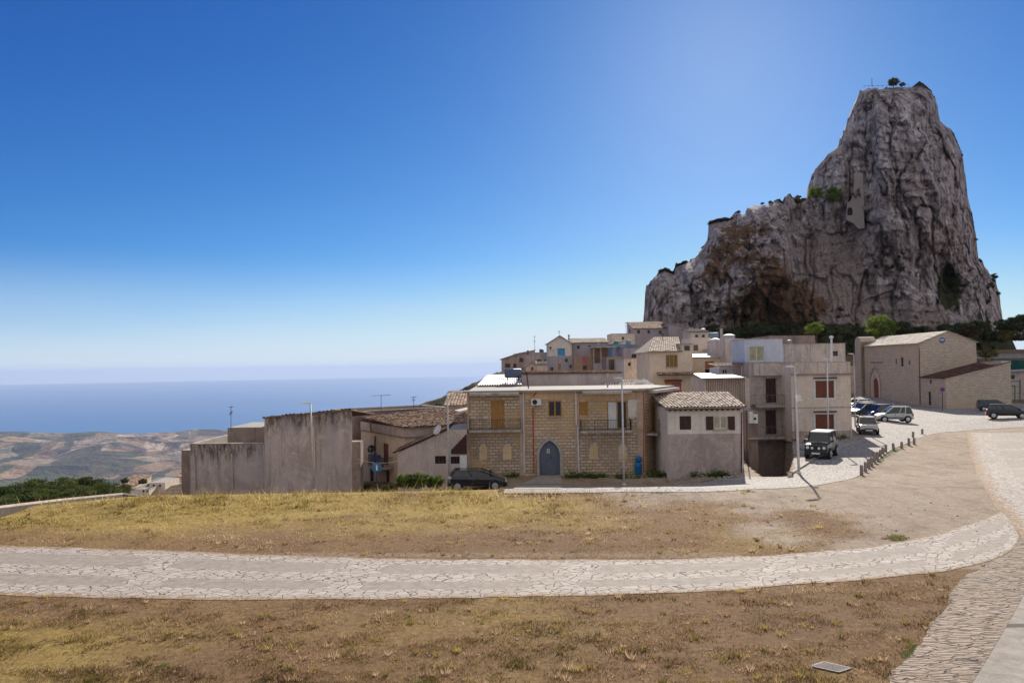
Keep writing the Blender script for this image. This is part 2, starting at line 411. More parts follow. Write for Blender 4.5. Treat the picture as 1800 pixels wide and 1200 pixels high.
# ------------------------------------------------------------ ground materials
def ground_mat():
    m = mat('dry_meadow', (.2,.14,.08), .95, spec=.1); k = NT(m); p = k.pos()
    at = lambda n: k.n('Attribute', attribute_name=n).outputs['Fac']
    n1 = k.noise(p, .9, 8, .7, .5); n2 = k.noise(p, 6, 7, .75); n3 = k.noise(p, 40, 4, .8)
    dry = k.ramp(n2, [(.25, (.08,.042,.021)), (.45, (.18,.104,.052)), (.62, (.30,.19,.098)), (.8, (.50,.35,.19))])
    dry = k.mix(k.rampf(n1, .35, .65), dry, k.mix(.5, dry, (.22,.135,.07)))
    gr = k.ramp(n2, [(.25, (.15,.10,.03)), (.5, (.37,.26,.075)), (.8, (.56,.42,.15))])
    bare = k.ramp(k.noise(p, 3.2, 8, .75), [(.25, (.22,.165,.115)), (.5, (.38,.30,.225)), (.8, (.50,.42,.33))])
    deep = k.ramp(n2, [(.3, (.025,.035,.006)), (.6, (.10,.12,.02)), (.85, (.2,.22,.05))])
    c = k.mix(at('green'), dry, gr)
    bm = k.rampf(k.math('ADD', at('bare'), k.math('MULTIPLY', k.math('SUBTRACT', n2, .5), .9)), .3, .7)
    c = k.mix(bm, c, bare)
    tm = k.rampf(k.math('ADD', at('tuft'), k.math('MULTIPLY', k.math('SUBTRACT', k.noise(p, 3.5, 5, .7), .62), 1.6)), .42, .6)
    c = k.mix(tm, c, deep)
    wv = k.noise(k.scale(p, (.9, .12, 1)), 1.6, 6, .7, .3); c = k.mix(k.math('MULTIPLY', k.math('MULTIPLY', k.rampf(wv, .5, .62), bm), .4), c, (.22,.165,.125))
    c = k.mix(k.math('MULTIPLY', k.rampf(k.noise(p, .28, 7, .75, 1.), .46, .62), .38), c, (.15,.09,.05))
    c = k.mix(.5, c, k.ramp(n3, [(.3, (.25,.25,.25)), (.7, (1.6,1.6,1.6))]), 'MULTIPLY')
    c = k.mix(k.rampf(n3, .72, .76), c, (.55,.45,.32))
    k.col(c); b = k.bump(n2, .05, .7); k.bump(n3, .03, .8, b)
    return m
def crazy(name, band=True, gap=(.12,.092,.075)):
    m = mat(name, (.5,.45,.4), .85, spec=.2); k = NT(m); u = k.uv(); p = k.pos()
    sep = k.n('SeparateXYZ', i_0=u); U, V = sep.outputs[0], sep.outputs[1]
    ds = k.n('TexNoise', i_Vector=p, i_Scale=1.5, i_Detail=3.); sb = k.n('VectorMath', operation='SCALE', i_0=ds.outputs['Color']); sb.inputs[3].default_value = .5
    q = k.n('VectorMath', operation='ADD', i_0=p, i_1=sb.outputs[0]).outputs[0]
    q = k.scale(q, (1.35, 2.0, 1))
    ve = k.n('TexVoronoi', feature='DISTANCE_TO_EDGE', i_Vector=q, i_Scale=2.15).outputs['Distance']
    vc = k.n('TexVoronoi', feature='F1', i_Vector=q, i_Scale=2.15).outputs['Color']
    joint = k.math('MULTIPLY', k.math('SUBTRACT', 1., k.rampf(ve, .008, .055)), k.rampf(k.noise(p, 1.1, 5, .7), .24, .44))
    bwv = k.n('SeparateColor', i_0=vc).outputs[0]; stone = k.mix(bwv, (.33,.28,.235), (.54,.475,.41))
    stone = k.mix(.5, stone, k.ramp(k.noise(p, 12, 6, .75), [(.25, (.20,.17,.145)), (.7, (.58,.52,.46))]))
    conc = k.ramp(k.noise(p, 3.5, 8, .75), [(.25, (.18,.15,.12)), (.5, (.30,.255,.215)), (.75, (.43,.38,.32))])
    conc = k.mix(k.rampf(k.noise(p, 55, 3, .8), .55, .7), conc, (.20,.17,.15))
    if band:
        w = k.math('ADD', V, k.math('MULTIPLY', k.math('SUBTRACT', k.noise(p, 2.2, 3), .5), .35))
        at = k.n('Attribute', attribute_name='vn').outputs['Fac']
        vn = k.math('ADD', at, k.math('MULTIPLY', k.math('SUBTRACT', k.noise(p, 2.2, 6, .7), .5), .10))
        e1 = k.math('LESS_THAN', vn, .17); e2 = k.math('GREATER_THAN', vn, .80)
        c1 = k.math('LESS_THAN', k.math('ABSOLUTE', k.math('SUBTRACT', vn, .52)), .10)
        un = k.math('ADD', k.math('ADD', U, k.math('MULTIPLY', vn, 1.2)), k.math('MULTIPLY', k.noise(p, .8, 6, .7), 2.4))
        cr = k.math('LESS_THAN', k.math('FRACT', k.math('DIVIDE', un, 6.1)), .20)
        mk = k.math('MAXIMUM', k.math('MAXIMUM', e1, e2), k.math('MAXIMUM', c1, cr))
        c = k.mix(k.math('MULTIPLY', mk, 1.), conc, k.mix(joint, stone, gap)); hj = k.math('MULTIPLY', joint, mk)
    else:
        mk = None; c = k.mix(joint, stone, gap); hj = joint
    c = k.mix(k.math('MULTIPLY', k.rampf(k.noise(p, .35, 5, .7, 1.), .45, .7), .45), c, (.34,.27,.21))
    c = k.mix(k.math('MULTIPLY', k.rampf(k.noise(p, 2.6, 8, .8, .5), .5, .72), .5), c, (.26,.20,.155))
    if band:
        edge = k.math('ABSOLUTE', k.math('SUBTRACT', at, .5)); ef = k.rampf(k.math('ADD', edge, k.math('MULTIPLY', k.math('SUBTRACT', k.noise(p, 2.4, 6, .75), .5), .34)), .43, .49)
        c = k.mix(ef, c, k.ramp(k.noise(p, 6, 7, .75), [(.3, (.16,.095,.05)), (.7, (.44,.31,.19))]))
    k.col(c); k.bump(k.math('SUBTRACT', k.math('MULTIPLY', k.noise(p, 14, 6, .75), .6), hj), .03, .8)
    return m
def sett_mat(name, c1, c2, sz, gap, dark=.3):
    m = mat(name, c1, .85, spec=.12); k = NT(m); p = k.pos()
    ds = k.n('TexNoise', i_Vector=p, i_Scale=3.); sb = k.n('VectorMath', operation='SCALE', i_0=ds.outputs['Color']); sb.inputs[3].default_value = .12
    q = k.n('VectorMath', operation='ADD', i_0=p, i_1=sb.outputs[0]).outputs[0]
    ve = k.n('TexVoronoi', feature='DISTANCE_TO_EDGE', i_Vector=q, i_Scale=1/sz).outputs['Distance']
    vc = k.n('TexVoronoi', feature='F1', i_Vector=q, i_Scale=1/sz).outputs['Color']
    bw = k.n('SeparateColor', i_0=vc).outputs[0]
    s = k.mix(bw, c1, c2); s = k.mix(.45, s, k.ramp(k.noise(p, 9, 6, .75), [(.3, tuple(x*.6 for x in c1)), (.7, c2)]))
    c = k.mix(k.math('SUBTRACT', 1., k.rampf(ve, .03, .10)), s, gap)
    c = k.mix(k.math('MULTIPLY', k.rampf(k.noise(p, .22, 6, .7, 1.5), .48, .72), dark), c, tuple(x*.45 for x in c1))
    k.col(c); k.bump(k.math('ADD', ve, k.math('MULTIPLY', k.noise(p, 20, 4), .15)), .05, .6)
    return m
M_ground = ground_mat(); M_road = crazy('crazy_paving_road'); M_street = sett_mat('pale_stone_setts', (.37,.33,.295), (.56,.515,.46), .19, (.10,.085,.072), .5)
M_cob = None
def cob_mat():
    m = mat('edge_set_cobbles', (.42,.33,.26), .8, spec=.2); k = NT(m); p = k.pos()
    mp = k.n('Mapping', i_0=p); mp.inputs['Rotation'].default_value = (0,0,math.radians(8)); mp.inputs['Scale'].default_value = (2.2, 9, 1)
    ds = k.n('TexNoise', i_Vector=p, i_Scale=2.); sb = k.n('VectorMath', operation='SCALE', i_0=ds.outputs['Color']); sb.inputs[3].default_value = 1.3
    q = k.n('VectorMath', operation='ADD', i_0=mp.outputs[0], i_1=sb.outputs[0]).outputs[0]
    ve = k.n('TexVoronoi', feature='DISTANCE_TO_EDGE', i_Vector=q, i_Scale=1.).outputs['Distance']
    vc = k.n('TexVoronoi', feature='F1', i_Vector=q, i_Scale=1.).outputs['Color']; bw = k.n('SeparateColor', i_0=vc).outputs[0]
    s = k.ramp(bw, [(0., (.20,.14,.10)), (.5, (.30,.22,.16)), (1., (.38,.29,.22))])
    s = k.mix(.5, s, k.ramp(k.noise(p, 10, 6, .75), [(.3, (.14,.10,.07)), (.7, (.42,.33,.25))]))
    j = k.math('SUBTRACT', 1., k.rampf(ve, .04, .16))
    c = k.mix(k.math('MULTIPLY', j, k.rampf(k.noise(p, 1.7, 5, .7), .35, .6)), s, (.09,.062,.042))
    c = k.mix(k.rampf(k.noise(p, .9, 7, .75), .54, .66), c, (.22,.15,.09))
    c = k.mix(k.rampf(k.noise(p, 2.2, 6, .75), .62, .7), c, (.09,.09,.03))
    k.col(c); k.bump(k.math('SUBTRACT', k.math('MULTIPLY', k.noise(p, 14, 5), .4), j), .05, .9); return m
M_cob = cob_mat()
def concmat():
    m = mat('worn_concrete', (.33,.29,.25), .9, spec=.15); k = NT(m); p = k.pos()
    c = k.ramp(k.noise(p, 2.5, 9, .75), [(.25, (.20,.17,.14)), (.5, (.33,.29,.245)), (.75, (.46,.41,.35))])
    w = k.n('TexWave', wave_type='BANDS', bands_direction='Y', i_Vector=p, i_Scale=.085, i_Distortion=1.5, i_Detail=3.)
    c = k.mix(k.rampf(w.outputs['Fac'], .985, .997), c, (.12,.10,.085))
    c = k.mix(k.rampf(k.noise(p, 45, 4, .8), .6, .72), c, (.16,.13,.11))
    k.col(c); k.bump(k.noise(p, 18, 7, .75), .02, .8); return m
M_conc = concmat()
# ------------------------------------------------------------ ground sheet
def near_masks(x, y, z):
    px, py = proj(x, y, z)
    nz = fbm(x*.35, y*.35, 0, 4, 3)-.5; n2 = fbm(x*.12, y*.2, 0, 4, 9)-.5; nf = fbm(x*1.1, y*1.6, 0, 3, 23)-.5
    crest = ss(py, 960, 885)*ss(px, 1250, 800)*1.05 + ss(py, 960, 900)*ss(px, 700, 250)*.5
    green = np.clip(crest + .9*nz + 1.1*n2, 0, 1)*(py < 975)
    green = np.maximum(green, np.clip((ss(py, 1060, 1130)*ss(px, 420, 60))*.9 + nz*1.3, 0, 1)*(py > 1040))
    green = np.maximum(green, ss(py, 700, 640)*.0)
    bx = ss(px+nz*520+nf*160, 1180, 1640)*ss(py, 1010, 990)
    bare = bx + ss(py+nz*40, 905, 866)*ss(px, 950, 1120)*.75
    bare = np.maximum(bare, ss(py, 905, 850)*ss(px, 1250, 1420))
    bare = np.maximum(bare, ((y > 43) & (x < 18))*.55)
    bare = np.maximum(bare, np.exp(-((py-975)/9.)**2)*.5*(px < 1300))
    bare = np.where(y > 105, .2, bare)
    gv = ss(px, 1560, 1590)*0
    tuft = ss(fbm(x*1.1, y*1.9, 0, 4, 31), .60, .72)*.6
    tuft = np.where(py > 1040, tuft*(.55+ .6*ss(px, 500, 200)+.7*ss(py, 1110, 1180)+.5*ss(px, 1500, 1620)), tuft*.55)
    bol = np.exp(-(np.abs((py-790)-(-(px-1570)*.62))/14.)**2)*(px > 1500)*(px < 1645)
    tuft = np.maximum(tuft, bol*(.85+nf*1.3)); bare = np.where(bol > .3, bare*.55, bare)
    tuft = np.maximum(tuft, np.exp(-(np.abs(px-(1745-(py-1000)*.93)+10)/26.)**2)*(py > 1000)*np.clip(.35+nf*3.2, 0, .95))
    tuft = np.maximum(tuft, (np.exp(-((px-1575)/30.)**2-((py-945)/7.)**2) > .5)*.9)
    tuft = np.maximum(tuft, np.exp(-((py-863)/6.)**2)*(px > 1000)*(px < 1320)*(.55+nf*1.4)*(y < 44))
    tuft = np.maximum(tuft, np.exp(-((py-845)/9.)**2)*(px > 1165)*(px < 1270)*(.5+nf)*(y > 38))
    return np.clip(green, 0, 1), np.clip(bare, 0, 1), np.clip(tuft, 0, 1)
def build_ground():
    xs = np.unique(np.concatenate([np.arange(-60, -30, 1.), np.arange(-30, 14, .33), np.arange(14, 24.5, .16), np.arange(24.5, 45, .33), np.arange(45, 130, .8), [140,160,200,260,330]]))
    ys = np.unique(np.concatenate([np.arange(-12, 8, 1.), np.arange(8, 41, .33), np.arange(41, 68, .22), np.arange(68, 150, .9), np.arange(150, 300, 4), [310,330,360,400,430]]))
    X, Y = np.meshgrid(xs, ys); Z = H(X, Y)
    Z = Z + (fbm(X*.5, Y*.5, 0, 3, 2)-.5)*.0
    v = np.stack([X.ravel(), Y.ravel(), Z.ravel()], 1)
    me = fast_mesh('ground', v, gridfaces(len(xs), len(ys)), M_ground, v[:, :2], True)
    g, b, t = near_masks(v[:,0], v[:,1], v[:,2]); attr(me, 'green', g); attr(me, 'bare', b); attr(me, 'tuft', t)
    tag(link('ground', me), 'dry brown meadow and bare earth of the village terrace', None, None, 'structure')
build_ground()
def add_vn(o, n, m):
    attr(o.data, 'vn', np.tile(np.linspace(0, 1, m), n))
o = strip('road', ROAD_U, ROAD_L, 260, 9, .010, M_road, 'curving road of crazy paving and concrete across the meadow', wob=.35); add_vn(o, 260, 9)
strip('street', STREET_L, STREET_U, 220, 24, .018, M_street, 'pale sett paved street and parking in front of the houses', True, .3)
o = strip('plaza_road', BIG_L, BIG_R, 80, 12, .014, M_road, 'broad paved road with concrete panels at the right edge', wob=.2); add_vn(o, 80, 12)
strip('cobbled_verge', COB_L, COB_R, 60, 8, .012, M_cob, 'rough verge of edge set stones beside the concrete lane', True, .55, sides=(1, 0))
strip('concrete_lane', COB_R, CON_R, 60, 8, .008, M_conc, 'worn concrete lane in the lower right corner', True)
strip('door_path', [(888,868),(915,853),(945,838),(952,831.5)], [(985,868),(988,853),(986,838),(985,831.5)], 16, 5, .045, M_conc, 'grey concrete path leading to the arched door', True)
# ------------------------------------------------------------ far land, sea, spur
SEA = -950.
def plain_mat():
    m = mat('coastal_fields', (.2,.16,.1), .95, spec=.05); k = NT(m); p = k.pos()
    ds = k.n('TexNoise', i_Vector=p, i_Scale=.0009, i_Detail=4.); sb = k.n('VectorMath', operation='SCALE', i_0=ds.outputs['Color']); sb.inputs[3].default_value = 900.
    q = k.n('VectorMath', operation='ADD', i_0=p, i_1=sb.outputs[0]).outputs[0]
    mp = k.n('Mapping', i_0=q); mp.inputs['Rotation'].default_value = (0,0,.5); mp.inputs['Scale'].default_value = (1,.55,0)
    vo = k.n('TexVoronoi', feature='F1', i_Vector=mp.outputs[0], i_Scale=.0036); vo.inputs['Randomness'].default_value = 1.
    bw = k.n('SeparateColor', i_0=vo.outputs['Color']).outputs[0]
    c = k.ramp(bw, [(0., (.055,.06,.022)), (.28, (.07,.075,.03)), (.36, (.26,.16,.085)), (.6, (.36,.235,.135)), (.68, (.12,.09,.05)), (.8, (.07,.08,.03)), (.97, (.46,.35,.25))])
    nd = k.t.nodes[-1]
    c = k.mix(k.rampf(k.noise(p, .0022, 7, .65, .6), .5, .6), c, (.065,.045,.035))
    c = k.mix(k.math('MULTIPLY', k.rampf(k.noise(p, .012, 5, .7), .5, .7), .5), c, (.06,.042,.036))
    k.col(c); k.bump(k.noise(p, .0035, 6, .6), 120, 1.); return m
def build_far():
    xs = np.linspace(-1, 1, 280); xs = np.sign(xs)*np.abs(xs)**1.3*14000 - 1500
    ys = np.linspace(0, 1, 300)**1.3*14500+450
    X, Y = np.meshgrid(xs, ys)
    coast = 10500 - 0.0*X + 1500*(fbm(X/3500, X*0+3.3, 0, 4, 77)-.5) + .22*(X+7000)
    land = ss(coast-Y, -150, 500)
    d = coast-Y
    hills = 330*ridged(X/3000, Y/2000, 0, 5, 41)*ss(d, 0, 3500)*ss(Y, 1200, 3800) + 60*fbm(X/900, Y/700, 0, 4, 50)*ss(d, 100, 1500)*ss(Y, 800, 2500)
    up = 420*ss(Y, 3600, 500)**1.6
    up = up + 330*ss(Y, 1200, 420)
    Z = SEA - 40 + land*(46 + 10*ss(d, 0, 600) + hills) + up*1.0
    v = np.stack([X.ravel(), Y.ravel(), Z.ravel()], 1)
    me = fast_mesh('coastal_plain', v, gridfaces(len(xs), len(ys)), plain_mat(), None, True)
    tag(link('coastal_plain', me), 'hazy patchwork of fields running down to the coast', None, None, 'structure')
    # open sea
    m = mat('sea_water', (.012,.05,.10), .35, spec=.25); k = NT(m); p = k.pos()
    c = k.ramp(k.noise(k.scale(p, (.00006, .0003, 1)), 1., 4, .6), [(.3, (.003,.095,.26)), (.7, (.006,.125,.33))]); k.col(c)
    k.b.inputs['Roughness'].default_value = .5
    mb = MB(); n = 48; R = 68000
    mb.face([(R*math.cos(2*math.pi*i/n)*1., R*math.sin(2*math.pi*i/n)*1., SEA) for i in range(n*1)])
    pts = [(R*math.cos(math.pi*i/360), R*math.sin(math.pi*i/360), SEA) for i in range(720)]
    mb = MB(); mb.face(pts); tag(mb.build('sea', m), 'calm blue sea reaching the horizon', None, None, 'structure')
    # village spur: slope falling left behind the houses
    cr = [(560,760),(640,727),(700,715),(745,700),(790,685),(830,666),(865,652),(900,640),(960,632),(1050,622),(1150,610)]
    pts = dens(cr, 120); n = len(pts); m_ = 40; V = []
    for i, (a, b) in enumerate(pts):
        c = P(a, b, 230+30*i/n)
        for j in range(m_):
            t = (j/(m_-1))*2-1   # front (-1) .. back (+1)
            w = 110*abs(t)**1.1; dy = math.copysign(w, t)
            zz = c.z - abs(t)**1.25*(70 if t < 0 else 120)
            rough = (fbm(c.x*.08, (c.y+dy)*.08, 0, 4, 8)-.5)*9*abs(t)**.4 + (ridged(c.x*.3, (c.y+dy)*.3, 0, 3, 9)-.5)*2.2*min(1, abs(t)*9+.25)
            V.append((c.x - 12*t, c.y+dy, zz+rough))
    ms = mat('scrub_hillside', (.1,.08,.05), .95, spec=.1); k = NT(ms); p = k.pos()
    c = k.ramp(k.noise(p, .12, 7, .7, .5), [(.3, (.025,.03,.012)), (.45, (.07,.065,.03)), (.58, (.16,.115,.07)), (.75, (.27,.21,.15))])
    c = k.mix(.6, c, k.ramp(k.noise(p, .9, 6, .8), [(.3, (.2,.2,.2)), (.7, (1.5,1.5,1.5))]), 'MULTIPLY'); k.col(c); k.bump(k.noise(p, .7, 6, .7), .8, 1.)
    me = fast_mesh('hillside', V, gridfaces(m_, n), ms, None, True)
    tag(link('hillside', me), 'scrubby slope falling away to the left behind the houses', None, None, 'structure')
build_far()
# haze
def build_haze():
    m = bpy.data.materials.new('haze_air'); m.use_nodes = True; t = m.node_tree
    for nd in list(t.nodes):
        if nd.type != 'OUTPUT_MATERIAL': t.nodes.remove(nd)
    pv = t.nodes.new('ShaderNodeVolumePrincipled'); pv.inputs['Color'].default_value = (.56,.70,1,1)
    pv.inputs['Density'].default_value = HAZE_D; pv.inputs['Anisotropy'].default_value = .1
    t.links.new(pv.outputs[0], t.nodes['Material Output'].inputs['Volume'])
    mb = MB(); mb.box(-70000, 70000, -70000, 70000, SEA-45, 140)
    o = mb.build('haze', m); tag(o, 'thin blue haze over the plain and the sea', None, None, 'stuff')
HAZE_D = 2.8e-5
build_haze()
# ------------------------------------------------------------ the rock
SIL = [(1118,612),(1131,564),(1134,520),(1136,503),(1150,484),(1169,474),(1183,481),(1188,468),(1212,458),(1233,437),(1243,418),(1246,394),(1258,389),(1287,385),(1291,374),(1309,372),(1313,363),(1350,357),(1367,351),(1376,358),(1380,345),(1387,342),(1394,348),(1402,345),(1408,353),(1419,347),(1422,320),(1433,295),(1458,265),(1472,258),(1478,241),(1492,208),(1500,182),(1512,156),(1533,151),(1571,152),(1604,153),(1617,148),(1637,160),(1646,178),(1652,210),(1671,227),(1683,251),(1692,272),(1698,320),(1701,346),(1708,374),(1715,412),(1720,453),(1744,482),(1757,510),(1759,537),(1764,566),(1790,620)]
RY = 250.
def rock():
    S = np.array([tuple(P(a, b, RY))[::2] for a, b in SIL])
    d = np.hypot(*np.diff(S, axis=0).T); L = np.concatenate([[0], np.cumsum(d)])
    nu = 640; nv = 300
    s = np.linspace(0, L[-1], nu); tx = np.interp(s, L, S[:,0]); tz = np.interp(s, L, S[:,1])
    # craggy skyline
    tz = tz + (ridged(s*.16, s*0+1, 0, 5, 3)-.45)*3.2*np.minimum(1, np.minimum(s, L[-1]-s)/20)
    zb = -2.0
    v = np.linspace(0, 1, nv)[:, None]
    X = np.repeat(tx[None], nv, 0); Z = zb + (tz[None]-zb)*(v)
    # distance to the skyline
    dist = np.full(X.shape, 1e9)
    for i in range(len(S)-1):
        ax, az = S[i]; bx, bz = S[i+1]; ex, ez = bx-ax, bz-az; q = ex*ex+ez*ez
        t = np.clip(((X-ax)*ex+(Z-az)*ez)/q, 0, 1)
        dist = np.minimum(dist, np.hypot(X-ax-ex*t, Z-az-ez*t))
    px, py = proj(X, X*0+RY, Z)
    hfrac = np.clip((Z-zb)/(tz.max()-zb), 0, 1)
    b = 2.5*(1-np.exp(-dist/1.2)) + 5*(1-np.exp(-dist/7.)) + 9*(1-np.exp(-dist/18.)) + 14*(1-hfrac)*(1-np.exp(-dist/14.))
    b += 6*ss(px, 1396, 1380)*ss(py, 590, 470)*(1-np.exp(-dist/3.))           # near shoulder stands forward
    b -= 6*ss(px, 1385, 1400)*ss(px, 1545, 1500)*ss(py, 335, 400)*ss(py, 600, 440) # scree gully
    b += 8*ss(py, 470, 600)*ss(px, 1390, 1500)                                   # scree apron
    b += 7*ss(px, 1530, 1545)*ss(px, 1665, 1640)*ss(py, 470, 400)*(1-np.exp(-dist/8.))
    b -= 12*np.exp(-((px-1668)/22.)**2-((py-500)/48.)**2)                        # cave hollow
    fade = 1-np.exp(-dist/3.2)
    soft = ss(px, 1392, 1410)*ss(px, 1520, 1490)*ss(py, 360, 400) + ss(py, 530, 600)*.5  # scree is smooth
    rk = 1-.45*np.clip(soft, 0, 1)
    wx = (fbm(X/9., Z/9., 1., 3, 55)-.5)*5; wz = (fbm(X/9., Z/9., 2., 3, 57)-.5)*5
    rib = ridged((X+wx)/13+.12*Z/13, (Z+wz)/55, 0, 4, 61)-.5
    rib2 = ridged((X+wx)/5.+Z/40, (Z+wz)/19, 0, 4, 67)-.5
    fold = np.abs(2*fbm((X+wx)/7., (Z+wz)/22., 4., 3, 69)-1)   # sharp vertical clefts
    b += fade*rk*(7*rib + 3.0*rib2 - 4*np.exp(-fold*18))
    b += fade*rk*(1.4*(fbm((X+wx)/4., (Z+wz)/6., 0, 4, 71)-.5) + .9*(ridged((X+wx)/2.3, (Z+wz)/5., 0, 4, 75)-.5) + .7*(ridged(X/.9, Z/1.8, 0, 2, 77)-.5))
    for sc_, am_, sd_ in ((15., 3.6, 109), (6.5, 3.2, 111), (2.8, 1.5, 117), (1.3, .55, 119)):   # fractured planar facets, taller than wide
        b += fade*(.3+.7*rk)*am_*facets((X+.25*wx)/sc_+.15*Z/sc_, (Z+.25*wz)/(sc_*1.9), sd_, 1.4)
    b += fade*(1-rk)*(2.0*(fbm(X/6., Z/3., 0, 4, 79)-.5) + .8*(ridged(X/1.5, Z/1.2, 0, 3, 81)-.5))
    # stepped ledges
    lz = Z/4.2 + fbm(X/20., Z/20., 0, 3, 83)*3; fr = lz-np.floor(lz); b += rk*fade*(1.0*ss(fr, .0, .25)-1.0*fr)
    Yf = RY - b
    jx = (fbm(X/3., Z/3., 5., 3, 91)-.5)*1.4; jz = (fbm(X/3., Z/3., 9., 3, 95)-.5)*1.4
    Xf = X + jx*fade; Zf = Z + jz*fade*np.minimum(1, (Z-zb)/3)
    # back face
    bb = 34*(1-np.exp(-dist/9.)) + fade*(8*rib + 4*(fbm(X/6., Z/6., 3., 3, 99)-.5))
    kf = Yf/RY; V1 = np.stack([(Xf*kf).ravel(), Yf.ravel(), (CZ+(Zf-CZ)*kf).ravel()], 1)
    step = 4
    Xb, Zb, Bb = X[:, :], Z[:, :], bb
    V2 = np.stack([X.ravel(), (RY+bb).ravel(), Z.ravel()], 1)
    wk = np.exp(-(tz[None]-Z)/1.2).ravel()[:, None]; V2 = V1*wk+V2*(1-wk)
    f = gridfaces(nu, nv); V = np.concatenate([V1, V2]); f2 = gridfaces(nu, nv)[:, ::-1]+len(V1)
    # stitch the top row of front and back
    top = np.arange(nu-1)+(nv-1)*nu
    st = np.stack([top, top+1, top+1+len(V1), top+len(V1)], 1)
    m = mat('limestone_crag', (.3,.27,.25), .95, spec=.1); k = NT(m); p = k.pos(); A = lambda n: k.n('Attribute', attribute_name=n).outputs['Fac']
    n1 = k.noise(p, .09, 8, .72, .8); n2 = k.noise(k.scale(p, (1, 1, .45)), .35, 8, .75, .4); n3 = k.noise(p, 1.6, 7, .78)
    c = k.ramp(n2, [(.30, (.12,.09,.085)), (.43, (.33,.27,.255)), (.54, (.52,.45,.43)), (.66, (.76,.70,.68))])
    c = k.mix(k.math('MULTIPLY', k.rampf(n1, .52, .66), .5), c, (.27,.165,.10))
    vo = k.n('TexVoronoi', feature='DISTANCE_TO_EDGE', i_Vector=k.n('VectorMath', operation='ADD', i_0=k.scale(p, (1,1,.4)), i_1=k.n('TexNoise', i_Vector=p, i_Scale=.5, i_Detail=4.).outputs['Color']).outputs[0], i_Scale=.30).outputs['Distance']
    c = k.mix(k.math('MULTIPLY', k.math('SUBTRACT', 1., k.rampf(vo, .0, .16)), k.rampf(k.noise(p, .22, 5, .7), .42, .62)), c, (.07,.055,.05))
    c = k.mix(k.math('MULTIPLY', k.rampf(k.noise(k.scale(p, (1,1,.28)), .5, 8, .78, .6), .5, .66), .55), c, (.15,.11,.09))
    c = k.mix(.6, c, k.ramp(n3, [(.3, (.3,.3,.3)), (.5, (.9,.9,.9)), (.7, (1.5,1.5,1.5))]), 'MULTIPLY')
    scree = k.ramp(n3, [(.3, (.12,.088,.075)), (.5, (.27,.21,.18)), (.72, (.52,.45,.40))])
    c = k.mix(A('scree'), c, scree)
    iv = k.ramp(n3, [(.3, (.045,.027,.015)), (.55, (.18,.105,.055)), (.75, (.32,.20,.10))])
    im = k.rampf(k.math('ADD', A('ivy'), k.math('MULTIPLY', k.math('SUBTRACT', k.noise(p, .28, 7, .75), .5), 1.6)), .45, .62)
    c = k.mix(im, c, iv)
    gr = k.ramp(n3, [(.3, (.028,.030,.012)), (.6, (.07,.075,.030)), (.8, (.12,.115,.05))])
    gm = k.rampf(k.math('ADD', A('scrub'), k.math('MULTIPLY', k.math('SUBTRACT', k.noise(p, .35, 7, .75), .5), 1.5)), .48, .62)
    c = k.mix(gm, c, gr)
    k.col(c); bm = k.bump(n2, .8, .6); k.bump(n3, .5, .8, bm)
    me = fast_mesh('rock_crag', V, np.concatenate([f, f2, st]), m, None, False)
    def full(a): return np.concatenate([a.ravel(), a.ravel()])
    g = lambda cx, cy, sx, sy: np.exp(-((px-cx)/sx)**2-((py-cy)/sy)**2)
    ivy = .66*g(1355,490,50,85)+.66*g(1325,555,80,40)+.45*g(1430,540,40,50)+.6*g(1250,470,40,50)+.4*g(1290,430,40,40)+.35*g(1575,455,30,30)+.4*g(1310,400,50,22)+.35*g(1690,300,14,70)+.4*g(1400,540,45,45)+.4*g(1440,330,30,20)+.3*g(1600,230,20,20)
    scrub = 1.2*g(1668,505,24,46)+.9*ss(py, 560, 600)*ss(px, 1240, 1300)+.6*g(1735,560,12,40)+.25*g(1440,590,90,40)+.7*g(1500,600,130,30)+.5*g(1350,585,90,25)+.35*g(1697,300,10,80)+.35*g(1230,540,25,40)
    nn = (fbm(X/6., Z/6., 0, 4, 101)-.5)*70
    scree = (ss(px+nn, 1388, 1410)*ss(px+nn, 1550, 1500)*ss(py+nn, 375, 400) + ss(py+nn, 510, 540)*ss(px, 1390, 1420)*ss(px, 1680, 1640))*.85
    attr(me, 'ivy', full(np.clip(ivy, 0, 1))); attr(me, 'scrub', full(np.clip(scrub, 0, 1))); attr(me, 'scree', full(np.clip(scree, 0, 1)))
    tag(link('rock_crag', me), 'huge limestone crag towering over the village', None, None, 'structure')
    global ROCKB
    ROCKB = (px, py, Yf)
rock()
def rockY(px, py):
    """depth of the rock face near a pixel"""
    a, b, c = ROCKB
    i = np.argmin((a-px)**2+(b-py)**2); return float(c.ravel()[i])
